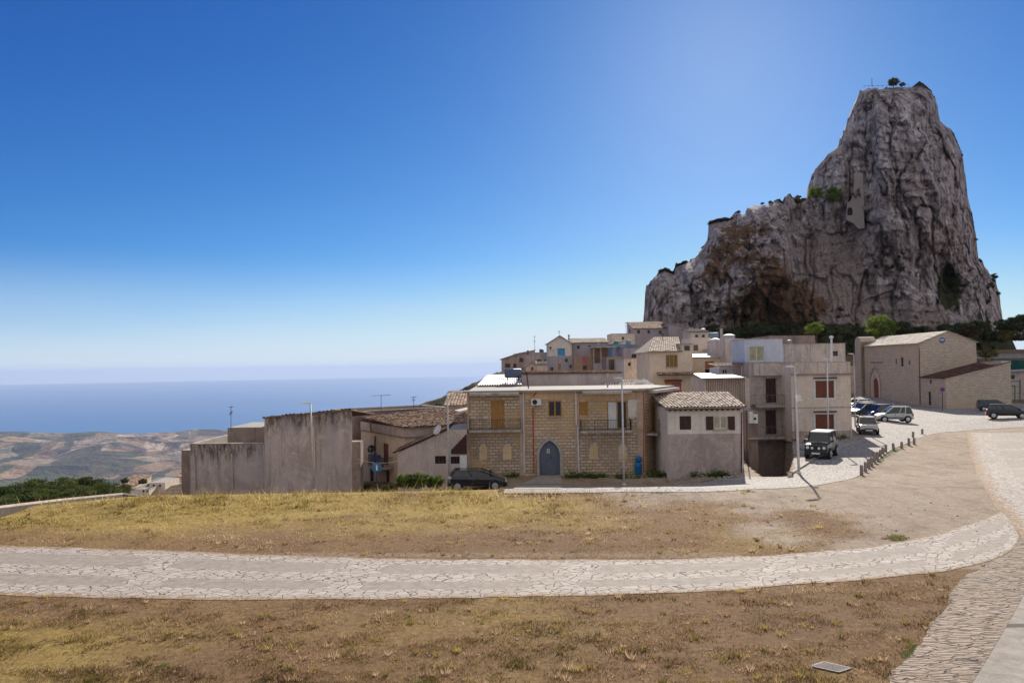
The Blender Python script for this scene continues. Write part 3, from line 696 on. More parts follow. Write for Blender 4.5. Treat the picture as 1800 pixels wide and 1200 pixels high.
# ------------------------------------------------------------ building kit
class Fac:
    def __init__(s, A, B):
        s.A = Vector((A[0], A[1], 0)); s.B = Vector((B[0], B[1], 0)); s.L = (s.B-s.A).length
        s.u = (s.B-s.A)/s.L; s.n = Vector((s.u.y, -s.u.x, 0))
    def pt(s, a, z, d=0.): 
        v = s.A + s.u*a + s.n*d; return Vector((v.x, v.y, z))
    def px(s, x, y):
        d = ray(x, y); den = d.dot(s.n); t = (s.A.dot(s.n))/den
        p = Vector((d.x*t, d.y*t, CZ+d.z*t)); return (p-s.A).dot(s.u), p.z
    def rect(s, r):
        x0, y0, x1, y1 = r; xm, ym = (x0+x1)/2, (y0+y1)/2
        return s.px(x0, ym)[0], s.px(x1, ym)[0], s.px(xm, y1)[1], s.px(xm, y0)[1]
    def box(s, mb, a0, a1, z0, z1, d0, d1):
        b = [s.pt(a0, z0, d1), s.pt(a1, z0, d1), s.pt(a1, z0, d0), s.pt(a0, z0, d0)]
        t = [s.pt(a0, z1, d1), s.pt(a1, z1, d1), s.pt(a1, z1, d0), s.pt(a0, z1, d0)]
        return mb.box8(b, t)
def arch_pts(c, w, zs, za, n=8):
    h = za-zs; R = (h*h+w*w)/(2*w); ta = math.acos(max(-1, min(1, (R-w)/R)))
    r = []
    for i in range(n+1):
        t = ta*i/n; r.append((c + R*math.cos(t)-(R-w), zs+R*math.sin(t)))
    l = [(2*c-x, z) for x, z in r[:-1]][::-1]
    return r + l      # right spring -> apex -> left spring
def rnd_arch(c, w, zs, n=10, h=None):
    h = h or w
    return [(c+w*math.cos(math.pi*i/n), zs+h*math.sin(math.pi*i/n)) for i in range(n+1)]
def poly_panel(mb, fac, outer, holes=(), d=0., reveal=.0):
    loops = [[Vector((a, z, 0)) for a, z in outer]] + [[Vector((a, z, 0)) for a, z in h] for h in holes]
    flat = [p for l in loops for p in l]
    for t in tessellate_polygon(loops):
        p = [flat[i] for i in t]
        ar = (p[1].x-p[0].x)*(p[2].y-p[0].y)-(p[2].x-p[0].x)*(p[1].y-p[0].y)
        if ar < 0: p = p[::-1]
        if abs(ar) < 1e-9: continue
        mb.face([fac.pt(q.x, q.y, d) for q in p], [(q.x, q.y) for q in p])
    if reveal:
        for h in holes:
            n = len(h)
            for i in range(n):
                (a, z), (b, w) = h[i], h[(i+1) % n]
                mb.face([fac.pt(a, z, d), fac.pt(b, w, d), fac.pt(b, w, d-reveal), fac.pt(a, z, d-reveal)], [(a, z), (b, w), (b+.1, w), (a+.1, z)])
def solid_panel(mb, fac, outer, d0, d1):
    poly_panel(mb, fac, outer, d=d1)
    n = len(outer)
    for i in range(n):
        (a, z), (b, w) = outer[i], outer[(i+1) % n]
        mb.face([fac.pt(a, z, d1), fac.pt(b, w, d1), fac.pt(b, w, d0), fac.pt(a, z, d0)])
def rectp(a0, a1, z0, z1): return [(a0, z0), (a1, z0), (a1, z1), (a0, z1)]
class Bld:
    """foot: world xy, the seen faces first, left to right, then round the back"""
    def __init__(s, name, label, cat, foot, zb, zt, m, group=None):
        c = Vector((sum(p[0] for p in foot)/len(foot), sum(p[1] for p in foot)/len(foot), zb))
        s.t = thing(name, label, cat, c, group); s.foot = foot; s.zb = zb; s.zt = zt; s.m = m
        s.f = [Fac(foot[i], foot[(i+1) % len(foot)]) for i in range(len(foot))]
        s.holes = {}; s.outl = {}
    def hole(s, i, h): s.holes.setdefault(i, []).append(h)
    def finish(s, roofm=None, parapet=.0, flat=True, skip=()):
        mb = MB()
        for i, f in enumerate(s.f):
            if i in skip: continue
            o = s.outl.get(i) or rectp(0, f.L, s.zb, s.zt)
            poly_panel(mb, f, o, s.holes.get(i, []), 0., .16 if s.holes.get(i) else 0)
        w = mb.build('wall', s.m, s.t)
        if flat:
            mb = MB(); th = .18
            if parapet:
                mb2 = MB(); n = len(s.foot); C = Vector((s.t.location.x, s.t.location.y, 0))
                for f in s.f:
                    f.box(mb2, .0, f.L, s.zt, s.zt+.06, -.2, .05)
                mb2.build('coping', M_cop, s.t)
                for f in s.f: # inside face of the parapet
                    mb.face([f.pt(f.L-.2, s.zt-parapet, -.2), f.pt(.2, s.zt-parapet, -.2), f.pt(.2, s.zt, -.2), f.pt(f.L-.2, s.zt, -.2)])
            z = s.zt-parapet
            mb.face([(p[0], p[1], z+.002) for p in s.foot], [(p[0], p[1]) for p in s.foot])
            mb.build('roof', roofm or M_flat, s.t)
        return w
    def window(s, i, r, fm=None, pm=None, style='2', sill=True, deep=.12, surround=None):
        f = s.f[i]; a0, a1, z0, z1 = f.rect(r); a0, a1 = min(a0, a1), max(a0, a1)
        s.hole(i, rectp(a0, a1, z0, z1)); fm = fm or M_wood; pm = pm or M_glass; fw = min(.07, (a1-a0)*.12)
        mb = MB(); D0, D1 = -deep-.05, -deep
        for q in ((a0, a0+fw, z0, z1), (a1-fw, a1, z0, z1)): f.box(mb, *q, D0, D1)
        f.box(mb, a0+fw, a1-fw, z0, z0+fw, D0, D1); f.box(mb, a0+fw, a1-fw, z1-fw, z1, D0, D1)
        k = int(style) if style.isdigit() else 1
        for j in range(1, k):
            c = a0+(a1-a0)*j/k; f.box(mb, c-fw*.6, c+fw*.6, z0+fw, z1-fw, D0, D1)
        w = mb.build('window', fm, s.t)
        mb = MB(); f.box(mb, a0+fw*.5, a1-fw*.5, z0+fw*.5, z1-fw*.5, D0-.02, D0+.02); mb.build('pane', pm, w)
        if sill:
            mb = MB(); f.box(mb, a0-.08, a1+.08, z0-.07, z0-.002, .002, .09); mb.build('sill', M_cop, w)
        if surround: s.surround(i, (a0, a1, z0, z1), surround)
        return w
    def surround(s, i, q, m, w=.14, bottom=True):
        f = s.f[i]; a0, a1, z0, z1 = q; mb = MB()
        f.box(mb, a0-w, a0-.01, z0-(w if bottom else 0), z1+w, .003, .03); f.box(mb, a1+.01, a1+w, z0-(w if bottom else 0), z1+w, .003, .03)
        f.box(mb, a0-.01, a1+.01, z1+.01, z1+w, .003, .03)
        if bottom: f.box(mb, a0-.01, a1+.01, z0-w, z0-.01, .003, .03)
        mb.build('window_surround', m, s.t)
    def shut(s, i, r, m, name='shutter', leaves=2, deep=.07, slats=True, surround=None, handle=False):
        """closed shutters or a door standing in its opening"""
        f = s.f[i]; a0, a1, z0, z1 = f.rect(r); a0, a1 = min(a0, a1), max(a0, a1); s.hole(i, rectp(a0, a1, z0, z1)); o = None
        for j in range(leaves):
            b0 = a0+(a1-a0)*j/leaves+.012; b1 = a0+(a1-a0)*(j+1)/leaves-.012; mb = MB(); D = -deep; fw = .07
            f.box(mb, b0, b0+fw, z0, z1, D-.04, D); f.box(mb, b1-fw, b1, z0, z1, D-.04, D)
            for za, zc in ((z0, z0+.09), (z1-.09, z1), ((z0+z1)/2-.04, (z0+z1)/2+.04)): f.box(mb, b0+fw, b1-fw, za, zc, D-.04, D)
            f.box(mb, b0+fw, b1-fw, z0+.09, z1-.09, D-.045, D-.03)
            if slats:
                n = max(3, int((z1-z0)/.11))
                for q in range(n):
                    zz = z0+.1+(z1-z0-.2)*(q+.2)/n; f.box(mb, b0+fw, b1-fw, zz, zz+(z1-z0)/n*.45, D-.03, D-.008)
            o = mb.build(name, m, s.t)
            if handle:
                h = MB(); f.box(h, b1-.14, b1-.10, (z0+z1)/2-.1, (z0+z1)/2+.05, D+.002, D+.04); h.build('handle', M_iron, o)
        if surround: s.surround(i, (a0, a1, z0, z1), surround, bottom=name != 'door')
        return o
    def openshut(s, i, r, m):
        """a shutter leaf folded flat against the wall"""
        f = s.f[i]; a0, a1, z0, z1 = f.rect(r); mb = MB(); fw = .05
        f.box(mb, a0, a0+fw, z0, z1, .01, .05); f.box(mb, a1-fw, a1, z0, z1, .01, .05)
        f.box(mb, a0+fw, a1-fw, z0, z1, .012, .03)
        n = int((z1-z0)/.1)
        for q in range(n):
            zz = z0+(z1-z0)*(q+.2)/n; f.box(mb, a0+fw, a1-fw, zz, zz+.05, .03, .045)
        mb.build('shutter', m, s.t)
    def slab(s, name, i, r, d0, d1, m, parent=None):
        f = s.f[i]; a0, a1, z0, z1 = f.rect(r); mb = MB(); f.box(mb, a0, a1, z0, z1, d0, d1)
        return mb.build(name, m, parent or s.t)
    def balcony(s, i, x0, x1, yt, ys0, ys1, depth=.9, rm=None, dense=.11, sides=True, slabm=None):
        f = s.f[i]; a0, a1, z0, z1 = f.rect((x0, ys0, x1, ys1)); zt = f.px((x0+x1)/2, yt)[1]
        # the rail front stands `depth` nearer; shrink about its own centre accordingly
        mb = MB(); f.box(mb, a0, a1, z0, z1, .002, depth)
        b = mb.build('balcony', slabm or M_cop, s.t); mb = MB(); dd = depth-.06
        for z in (zt-.03, z1+.08): f.box(mb, a0+.03, a1-.03, z, z+.03, dd-.02, dd+.02)
        n = max(2, int((a1-a0)/dense))
        for k in range(n+1):
            a = a0+.04+(a1-a0-.08)*k/n; w = .008 if k % 8 else .016
            f.box(mb, a-w, a+w, z1, zt-.03, dd-w, dd+w)
        if sides:
            for a in (a0+.04, a1-.04):
                f.box(mb, a-.015, a+.015, zt-.03, zt, .01, dd-.02)
                for k in range(1, int(depth/dense)):
                    q = dd*k/int(depth/dense); f.box(mb, a-.008, a+.008, z1, zt-.03, q-.008, q+.008)
        mb.build('railing', rm or M_iron, b); return b
    def pipe(s, i, x0, y0, x1, y1, m, w=.1, name='downpipe'):
        f = s.f[i]; p = f.px(x0, y0); q = f.px(x1, y1); mb = MB()
        mb.tube([f.pt(*p, .04+w/2), f.pt(*q, .04+w/2)], w/2, 8)
        for k in range(3):
            t = (k+.5)/3; c = f.pt(p[0]+(q[0]-p[0])*t, p[1]+(q[1]-p[1])*t, .04+w/2); mb.tube([c-Vector((0,0,.03)), c+Vector((0,0,.03))], w/2+.012, 8)
        return mb.build(name, m, s.t)
def tile_roof(name, m, E0, E1, R1, R0, parent=None, tw=.24, course=.36, amp=.045, thick=.05, rough=.02, seed=0):
    """barrel tiles: eave E0->E1, ridge R0->R1"""
    E0, E1, R0, R1 = map(Vector, (E0, E1, R0, R1)); w = max((E1-E0).length, (R1-R0).length); h = max((R0-E0).length, (R1-E1).length)
    nt = max(2, int(w/tw)); nr = max(2, int(h/course)); nrm = (E1-E0).cross(R0-E0).normalized()
    if nrm.z < 0: nrm = -nrm
    rg = random.Random(seed); prof = [0, .55, .92, 1., .92, .55]; mb = MB(); pts = []; uv = []
    jit = [[rg.uniform(-1, 1)*rough for _ in range(nt+1)] for _ in range(nr+1)]
    rows = []
    for r in range(nr):
        for q in (0, 1):
            v = (r+(0 if q == 0 else .999))/nr; lift = .035*(1-q)
            row = []
            for c in range(nt*6+1):
                u = c/(nt*6); p = (E0.lerp(E1, u)).lerp(R0.lerp(R1, u), v); k = prof[c % 6]
                row.append(p + nrm*(k*amp+lift*(.4+.6*k)+jit[r][c//6])); uv.append((u*nt, v*nr))
            rows.append(row)
    for row in rows: pts += row
    mb.grid(pts, nt*6+1, nr*2, uv)
    # edges and underside
    un = [E0-nrm*thick, E1-nrm*thick, R1-nrm*thick, R0-nrm*thick]; mb.face([un[3], un[2], un[1], un[0]])
    mb.face([un[0], un[1], E1+nrm*amp*.4, E0+nrm*amp*.4]); mb.face([un[1], un[2], R1+nrm*amp*.4, E1+nrm*amp*.4])
    mb.face([un[2], un[3], R0+nrm*amp*.4, R1+nrm*amp*.4]); mb.face([un[3], un[0], E0+nrm*amp*.4, R0+nrm*amp*.4])
    return mb.build(name, m, parent)
def tile_mat(name, cols, lich=(.5,.45,.38), lam=.5):
    m = mat(name, cols[1], .9, spec=.15); k = NT(m); p = k.pos(); u = k.uv()
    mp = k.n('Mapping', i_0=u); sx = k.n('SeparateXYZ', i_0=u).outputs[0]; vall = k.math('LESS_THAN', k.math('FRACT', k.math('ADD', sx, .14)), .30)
    wn = k.n('TexWhiteNoise', noise_dimensions='2D', i_Vector=k.n('VectorMath', operation='FLOOR', i_0=mp.outputs[0]).outputs[0]).outputs['Value']
    c = k.ramp(wn, [(0, cols[0]), (.45, cols[1]), (.8, cols[2]), (1, cols[3])])
    c = k.mix(k.math('MULTIPLY', k.rampf(k.noise(p, 1.3, 7, .75), .45, .65), lam), c, lich)
    c = k.mix(k.math('MULTIPLY', k.rampf(k.noise(p, 4, 6, .75), .55, .75), .5), c, (.08,.06,.045))
    c = k.mix(k.math('MULTIPLY', vall, .72), c, tuple(x*.35 for x in cols[0]))  # channel valleys darkened: gathered dirt plus shade between the tiles, put into the colour
    k.col(c); k.bump(k.noise(p, 25, 5, .7), .01, .7); return m
Z_ = lambda px, py, Y: P(px, py, Y).z
# ------------------------------------------------------------ palette
M_cop = simple('concrete_coping', (.42,.36,.31), .35, 3, .9, .006, dirt=(.14,.11,.09))
M_flat = simple('pale_roof_screed', (.33,.30,.265), .2, 1.2, .9, .01, dirt=(.33,.29,.26))
M_glass = mat('window_glass', (.02,.025,.03), .12, spec=.6)
M_wood = simple('ochre_painted_wood', (.44,.24,.075), .2, 6)
M_brownsh = simple('dark_brown_shutters', (.062,.030,.022), .25, 6, .6)
M_redsh = simple('red_brown_roller_shutters', (.19,.062,.035), .2, 5, .6)
M_iron = simple('dark_iron', (.035,.03,.03), .3, 8, .6)
M_galv = simple('galvanised_steel', (.46,.46,.46), .2, 6, .5, .002, spec=.4)
M_white = simple('white_paint', (.68,.67,.65), .12, 4, .6)
M_whitepipe = simple('pale_plastic_pipe', (.62,.58,.55), .15, 4, .6)
M_redpipe = simple('red_painted_pipe', (.52,.085,.035), .15, 4, .6)
M_grey_r = plaster('grey_render', (0.479,0.378,0.316), (.15,.115,.095), .75, .8)
M_stainA = plaster('stained_low_wall_render', (.50,.42,.38), (.26,.205,.18), .8, .8, top=Z_(400, 780, 49))
M_stainB = plaster('stained_high_wall_render', (.52,.44,.40), (.27,.21,.185), .8, .8, top=Z_(540, 726, 48.5))
M_grey_l = plaster('pale_grey_render', (0.532,0.442,0.389), (.20,.16,.14), .6, .6)
M_dark_r = plaster('blackened_render', (0.319,0.243,0.201), (.09,.07,.058), .7, .75)
M_cream = plaster('cream_render', (0.745,0.589,0.438), (.36,.28,.21), .5, .35)
M_creamp = plaster('pinkish_cream_render', (.74,.61,.50), (.38,.29,.24), .5, .3)
M_white_r = plaster('off_white_render', (.74,.655,.56), (.36,.30,.26), .45, .35)
M_streak = plaster('streaked_concrete', (.60,.52,.45), (.24,.19,.165), .6, .95, 1.5)
M_block = bricky('limestone_blocks', (.54,.39,.25), (.80,.70,.56), (.22,.155,.11), .42, .205, .026, (.28,.21,.15), .65, .5, (.66,.42,.18))
M_stone = bricky('church_rubble_stone', (.76,.64,.50), (.48,.38,.29), (.27,.21,.16), .46, .23, .035, (.34,.255,.19), .55, .5, (.62,.42,.26))
M_bluew = plaster('pale_blue_sheet', (0.559,0.602,0.669), (.33,.35,.40), .3, .3)
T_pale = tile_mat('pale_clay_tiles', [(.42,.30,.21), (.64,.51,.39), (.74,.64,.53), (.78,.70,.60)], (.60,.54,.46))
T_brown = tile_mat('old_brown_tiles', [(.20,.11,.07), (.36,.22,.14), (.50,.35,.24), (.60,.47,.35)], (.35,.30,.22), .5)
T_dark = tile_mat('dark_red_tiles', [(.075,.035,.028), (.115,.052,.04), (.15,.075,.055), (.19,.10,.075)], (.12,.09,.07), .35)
def XY(px, py, Y): v = P(px, py, Y); return (v.x, v.y)
def boxfoot(x0, x1, ym, D, dep, skew=0.):
    a = XY(x0, ym, D); b = XY(x1, ym, D+skew); d = Vector((b[0]-a[0], b[1]-a[1])); d.normalize(); n = (-d.y, d.x)
    return [a, b, (b[0]+n[0]*dep, b[1]+n[1]*dep), (a[0]+n[0]*dep, a[1]+n[1]*dep)]
def Z(px, py, Y): return P(px, py, Y).z

# ============================================================ A: low roofless enclosure, far left
D = 49.
zb = -8.
f = boxfoot(334.5, 467, 820, D, 9.)
b = Bld('concrete_enclosure', 'low grey concrete building with a flat roof at the left end of the row', 'building', f, zb, Z(400, 780, D), M_stainA)
b.finish(parapet=.9)
b.pipe(0, 408, 797, 410, 858, M_grey_l, .11); b.pipe(0, 344, 800, 346, 860, M_dark_r, .06)
b.pipe(0, 464, 781, 468, 858, M_galv, .1)
zz = Z(430, 751, D+3)
g = boxfoot(400, 467, 765, D+3, 5.)
b2 = Bld('concrete_stair_hut', 'streaked concrete block rising behind the low grey building at far left', 'building', g, Z(430, 800, D+3), zz, M_dark_r); b2.finish()
g = boxfoot(319, 338, 820, D+3.2, 4); b3 = Bld('side_annexe', 'narrow dark annexe at the left end of the grey building', 'building', g, zb-2, Z(330, 791, D+3.2), M_dark_r); b3.finish()
# ============================================================ B: tall blind wall house
D = 48.5
fa = XY(465, 800, D); fb = XY(619, 800, D)
b = Bld('blind_wall_house', 'tall windowless house with streaked grey wall and ragged tile edge', 'house', [fa, fb, (fb[0]-2.0, fb[1]+8), (fa[0]-2.0, fa[1]+8)], zb, 0, M_stainB)
F0 = b.f[0]; sL, zL = F0.px(465, 734); sR, zR = F0.px(619, 720)
b.outl[0] = [(0, zb), (F0.L, zb), (F0.L, zR), (0, zL)]; b.outl[1] = rectp(0, b.f[1].L, zb, zR-.5)
b.outl[1] = [(0, zb), (b.f[1].L, zb), (b.f[1].L, zR-.8), (0, zR)]
b.outl[2] = [(0, zb), (b.f[2].L, zb), (b.f[2].L, zL-.8), (0, zR-.8)]; b.outl[3] = [(0, zb), (b.f[3].L, zb), (b.f[3].L, zL), (0, zL-.8)]
b.finish(flat=False)
tile_roof('tile_roof', T_brown, F0.pt(-.1, zL+.02, .14), F0.pt(F0.L, zR+.02, .14), F0.pt(F0.L, zR-.78, -8.1), F0.pt(-.1, zL-.78, -8.1), b.t, seed=4, rough=.035)
b.pipe(0, 552, 750, 554, 823, M_cream, .1)
# projecting lower pier on the right
mb = MB(); a0 = F0.px(619, 800)[0]; a1 = F0.px(634, 850)[0]; F0.box(mb, a0-.4, a1, zb, F0.px(625, 776)[1], -.9, -.02); mb.build('lower_wing', M_dark_r, b.t)
# ============================================================ C: cream house with tiled roof
Cc = XY(712, 800, 52); Cc = Vector(Cc)
uL = Vector((-.55, .84)).normalized(); uR = Vector((.84, .55)).normalized()
CL = Cc+uL*8.2; CR = Cc+uR*7.5
zt = Z(712, 752, 52)
b = Bld('cream_corner_house', 'cream house with shallow tiled roof, small balcony and arched door', 'house', [tuple(CL), tuple(Cc), tuple(CR), tuple(CR+uL*8.2)], -8.8, zt, M_cream)
b.shut(0, (673, 779, 683, 818), M_redsh, 'door', 1, slats=False)
b.window(0, (684, 750, 691, 760), M_brownsh, M_glass, '1', sill=False)
f0 = b.f[0]
# arched door
ac = f0.px(680.5, 845)[0]; aw = abs(f0.px(684.5, 845)[0]-f0.px(676.5, 845)[0])/2; z0 = f0.px(680.5, 858)[1]; zs = f0.px(680.5, 834)[1]
outl = [(ac-aw, z0-.3), (ac+aw, z0-.3)]+rnd_arch(ac, aw, zs)
b.hole(0, outl); mb = MB(); poly_panel(mb, f0, outl, d=-.14); mb.build('door', M_brownsh, b.t)
b.shut(0, (650, 824, 657, 851), M_brownsh, 'door', 1, slats=False)
b.finish(flat=False)
mb = MB(); zc0 = Z(712, 770, 52); 
for ff in b.f[:2]: ff.box(mb, -.0, ff.L+.0, zc0, zc0+.09, .003, .09)
mb.build('string_course', M_dark_r, b.t)
mb = MB(); 
for ff in b.f[:2]: ff.box(mb, .003, ff.L-.003, zc0+.09, zt-.002, .003, .03)
mb.build('upper_band', M_grey_l, b.t)
b.balcony(0, 664, 692, 800, 816, 820, .8, M_iron)
h = 1.0
p00 = Vector((*Cc, zt+.03)); p01 = Vector((*CR, zt+.03)); q0 = Vector((*(CL), zt+.35)); q1 = Vector((*(CR+uL*8.2), zt+.75))
tile_roof('tile_roof', T_brown, p00+Vector((*(uR*-.2-uL*.2),0)), p01+Vector((*(-uL*.2),0)), q1, q0, b.t, rough=.04, seed=2)
b.pipe(0, 652, 740, 654, 760, M_wood, .1); b.pipe(0, 661, 766, 661, 812, M_brownsh, .1)
# parapet wall behind
pa = CL+uL*.3-uR*.5; pb = CR+uL*8.6+uR*.5
g = Bld('rear_parapet_house', 'long grey parapet wall of the house behind the tiled cream house', 'house', [tuple(pa), tuple(pb), tuple(pb+uL*5), tuple(pa+uL*5)], -8, Z(700, 718, 63), M_dark_r); g.finish(parapet=.4)
# ============================================================ D: lean-to with ramped roof line
D = 49.0
a = XY(699, 800, D); bb = XY(821, 800, D)
b = Bld('lean_to_garage', 'grey rendered lean-to garage with sloping roof edge behind the oleander bush', 'garage', [a, bb, (bb[0], bb[1]+5.5), (a[0], a[1]+5.5)], -8.6, 0, M_grey_l)
f0 = b.f[0]; pz = lambda x, y: f0.px(x, y)
z1 = pz(699, 795)[1]; s2, z2 = pz(786, 756); z3 = pz(821, 755)[1]
b.outl[0] = [(0, -8.6), (f0.L, -8.6), (f0.L, z3), (s2, z2), (0, z1)]
b.outl[1] = rectp(0, b.f[1].L, -8.6, z3); b.outl[2] = [(0, -8.6), (f0.L, -8.6), (f0.L, z1), (f0.L-s2, z2), (0, z3)]; b.outl[3] = rectp(0, b.f[3].L, -8.6, z1)
for r in ((764.5, 801, 784, 815), (792, 802, 808, 815)): b.window(0, r, M_brownsh, M_glass, '3', sill=False)
b.finish(flat=False)
tile_roof('tile_roof', T_dark, f0.pt(-.3, z1-.02, .12), f0.pt(-.3, z1-.02, -5.6), f0.pt(s2, z2+.1, -5.6), f0.pt(s2, z2+.1, .12), b.t, amp=.03)
mb = MB(); mb.face([f0.pt(s2, z2, 0), f0.pt(f0.L, z3, 0), f0.pt(f0.L, z3, -5.5), f0.pt(s2, z2, -5.5)]); mb.build('roof', M_flat, b.t)
# slatted dark screen and white door
mb = MB(); q = [pz(793, 791), pz(820.5, 762), pz(820.5, 797.5), pz(793, 797.5)]; solid_panel(mb, f0, [q[0], q[3], q[2], q[1]][::1], .01, .05)
for k in range(9):
    t = k/9; zz = q[3][1]+(q[1][1]-q[3][1])*t; s0 = q[0][0]+max(0, (zz-q[0][1]))/(q[1][1]-q[0][1])*(q[1][0]-q[0][0])
    f0.box(mb, s0, q[1][0], zz, zz+.07, .05, .08)
mb.build('slatted_screen', M_brownsh, b.t)
mb = MB(); f0.box(mb, pz(808.5, 815)[0], pz(820.8, 815)[0], pz(815, 828)[1], pz(815, 799.5)[1], .01, .06); mb.build('side_panel', M_white, b.t)
b.t['label'] = 'grey rendered lean-to garage with sloping roof edge and two dark slot windows'
# ============================================================ E: the main house
DE = 50.
A = XY(822, 760, DE); B = XY(1133, 760, DE); Cx = P(1179, 750, 55.6); Cx = (Cx.x, Cx.y)
ztE = Z(975, 688, DE)
b = Bld('arched_door_house', 'large two storey limestone block house with blind pointed arches and blue arched door', 'house', [A, B, Cx, (Cx[0]-1, Cx[1]+7), (A[0], A[1]+13)], -8.0, ztE, M_block)
E = b; f0, f1 = b.f[0], b.f[1]
b.shut(0, (863.5, 704, 886.5, 753), M_wood, 'shutter', 2)
w = b.window(0, (963.5, 704, 987.5, 732), M_wood, M_glass, '2', deep=.06)
b.shut(0, (1018, 707, 1031.5, 730), M_wood, 'shutter', 1)
# double door: pale leaf, dark opening
a0, a1, z0, z1 = f0.rect((1067, 704, 1103, 752)); b.hole(0, rectp(a0, a1, z0, z1))
mb = MB(); fw = .09
f0.box(mb, a0, a0+fw, z0, z1, -.14, -.04); f0.box(mb, a1-fw, a1, z0, z1, -.14, -.04); f0.box(mb, a0+fw, a1-fw, z1-fw, z1, -.14, -.04)
m_ = (a0+a1)/2; f0.box(mb, m_-.04, m_+.04, z0, z1-fw, -.14, -.05); dd = mb.build('door', M_wood, b.t)
mb = MB(); f0.box(mb, a0+fw, m_-.04, z0, z1-fw, -.12, -.08); mb.build('door_leaf', M_white, dd)
mb = MB(); f0.box(mb, m_+.04, a1-fw, z0, z1-fw, -.16, -.13); mb.build('pane', M_glass, dd)
b.slab('side_panel', 0, (1104, 702, 1119.5, 733), .01, .05, M_white_r)
b.slab('window_surround', 0, (1016, 704, 1018, 733), .003, .03, M_wood); b.slab('window_surround', 0, (1031.5, 704, 1033.5, 733), .003, .03, M_wood)
# arched doorway
ac, zsp = f0.px(966, 801); aw = abs(f0.px(984, 800)[0]-f0.px(948, 800)[0])/2; za = f0.px(966, 773.5)[1]; z0 = f0.px(966, 832.5)[1]-.2
outl = [(ac-aw, z0), (ac+aw, z0)]+arch_pts(ac, aw, zsp, za, 12)
b.hole(0, outl)
M_bluedoor = simple('slate_blue_door', (.115,.135,.165), .12, 3, .5)
mb = MB(); poly_panel(mb, f0, outl, d=-.13)
for k in range(-3, 4): f0.box(mb, ac+k*aw/4-.012, ac+k*aw/4+.012, z0, zsp, -.129, -.118)
dr = mb.build('door', M_bluedoor, b.t); 
mb = MB(); f0.box(mb, ac+.10, ac+.14, z0+1.2, z0+1.4, -.117, -.08); mb.build('handle', M_iron, dr)
def ring(f, c, w, zs, za, z0, t, d0, d1, m, nm):
    """moulding round a pointed arch"""
    i_ = [(c+w, z0)]+arch_pts(c, w, zs, za, 12)+[(c-w, z0)]; o_ = [(c+w+t, z0)]+arch_pts(c, w+t, zs, za+t*1.35, 12)+[(c-w-t, z0)]
    mb = MB()
    for k in range(len(i_)-1):
        q = [i_[k], o_[k], o_[k+1], i_[k+1]]
        mb.face([f.pt(*p, d1) for p in q]); mb.face([f.pt(*o_[k], d1), f.pt(*o_[k], d0), f.pt(*o_[k+1], d0), f.pt(*o_[k+1], d1)]); mb.face([f.pt(*i_[k], d0), f.pt(*i_[k], d1), f.pt(*i_[k+1], d1), f.pt(*i_[k+1], d0)])
    return mb.build(nm, m, b.t)
M_arch = simple('arch_stone', (.40,.35,.31), .25, 4, .9, .01)
ring(f0, ac, aw+.005, zsp, za, z0, .17, -.13, .10, M_arch, 'door_arch')
# notice on the door
mb = MB(); a_, zq = f0.px(963.8, 792.6); f0.box(mb, a_-.09, a_+.09, zq-.14, zq+.14, -.115, -.1); nt = mb.build('notice', M_white, b.t)
mb = MB(); f0.box(mb, a_-.045, a_+.045, zq-.02, zq+.08, -.0995, -.095); f0.box(mb, a_-.02, a_+.02, zq-.1, zq-.03, -.0995, -.095); mb.build('notice_print', M_iron, nt)
M_inf = plaster('ochre_infill', (0.780,0.538,0.304), (.36,.25,.16), .5, .2); M_band = plaster('beam_render', (0.532,0.410,0.292), (.24,.18,.13), .6, .5)
for cx, hw in ((849.5, 8.5), (891.5, 9.5), (1043.5, 10), (1094.5, 9.5)):
    c, zs = f0.px(cx, 788); w_ = abs(f0.px(cx+hw, 790)[0]-c); za_ = f0.px(cx, 773)[1]; zb_ = f0.px(cx, 807)[1]
    ring(f0, c, w_, zs, za_, zb_, .08, .002, .06, M_arch, 'blind_arch')
    mb = MB(); solid_panel(mb, f0, [(c-w_*.8, zb_), (c+w_*.8, zb_)]+arch_pts(c, w_*.8, zs-.05, za_-.22, 10), .003, .02)
    mb.build('arch_infill', M_inf, b.t)
# beams and piers
mb = MB(); f0.box(mb, 0, f0.L, f0.px(970, 761)[1], f0.px(970, 757)[1], .003, .04); f1.box(mb, 0, f1.L, f0.px(970, 761)[1], f0.px(970, 757)[1], .003, .04); mb.build('floor_beam', M_band, b.t)
mb = MB()
for x0, x1 in ((822, 825), (913.5, 921.5), (1011, 1018), (1120, 1132.8)):
    a_, c_ = f0.px(x0, 760)[0], f0.px(x1, 760)[0]; f0.box(mb, a_, c_, -8, f0.px(970, 761)[1]-.002, .003, .07); f0.box(mb, a_, c_, f0.px(970, 757)[1]+.002, ztE-.1, .003, .07)
mb.build('pier', M_band, b.t)
mb = MB()
for x0, x1, y0, y1 in ((922, 1010.5, 686, 702), (1018.5, 1119.5, 690, 701)): a_, c_, z_, w_ = f0.rect((x0, y0, x1, y1)); f0.box(mb, a_, c_, z_, w_, .003, .035)
mb.build('lintel_beam', plaster('ochre_beam', (0.639,0.435,0.243), (.28,.2,.14), .7, .5), b.t)
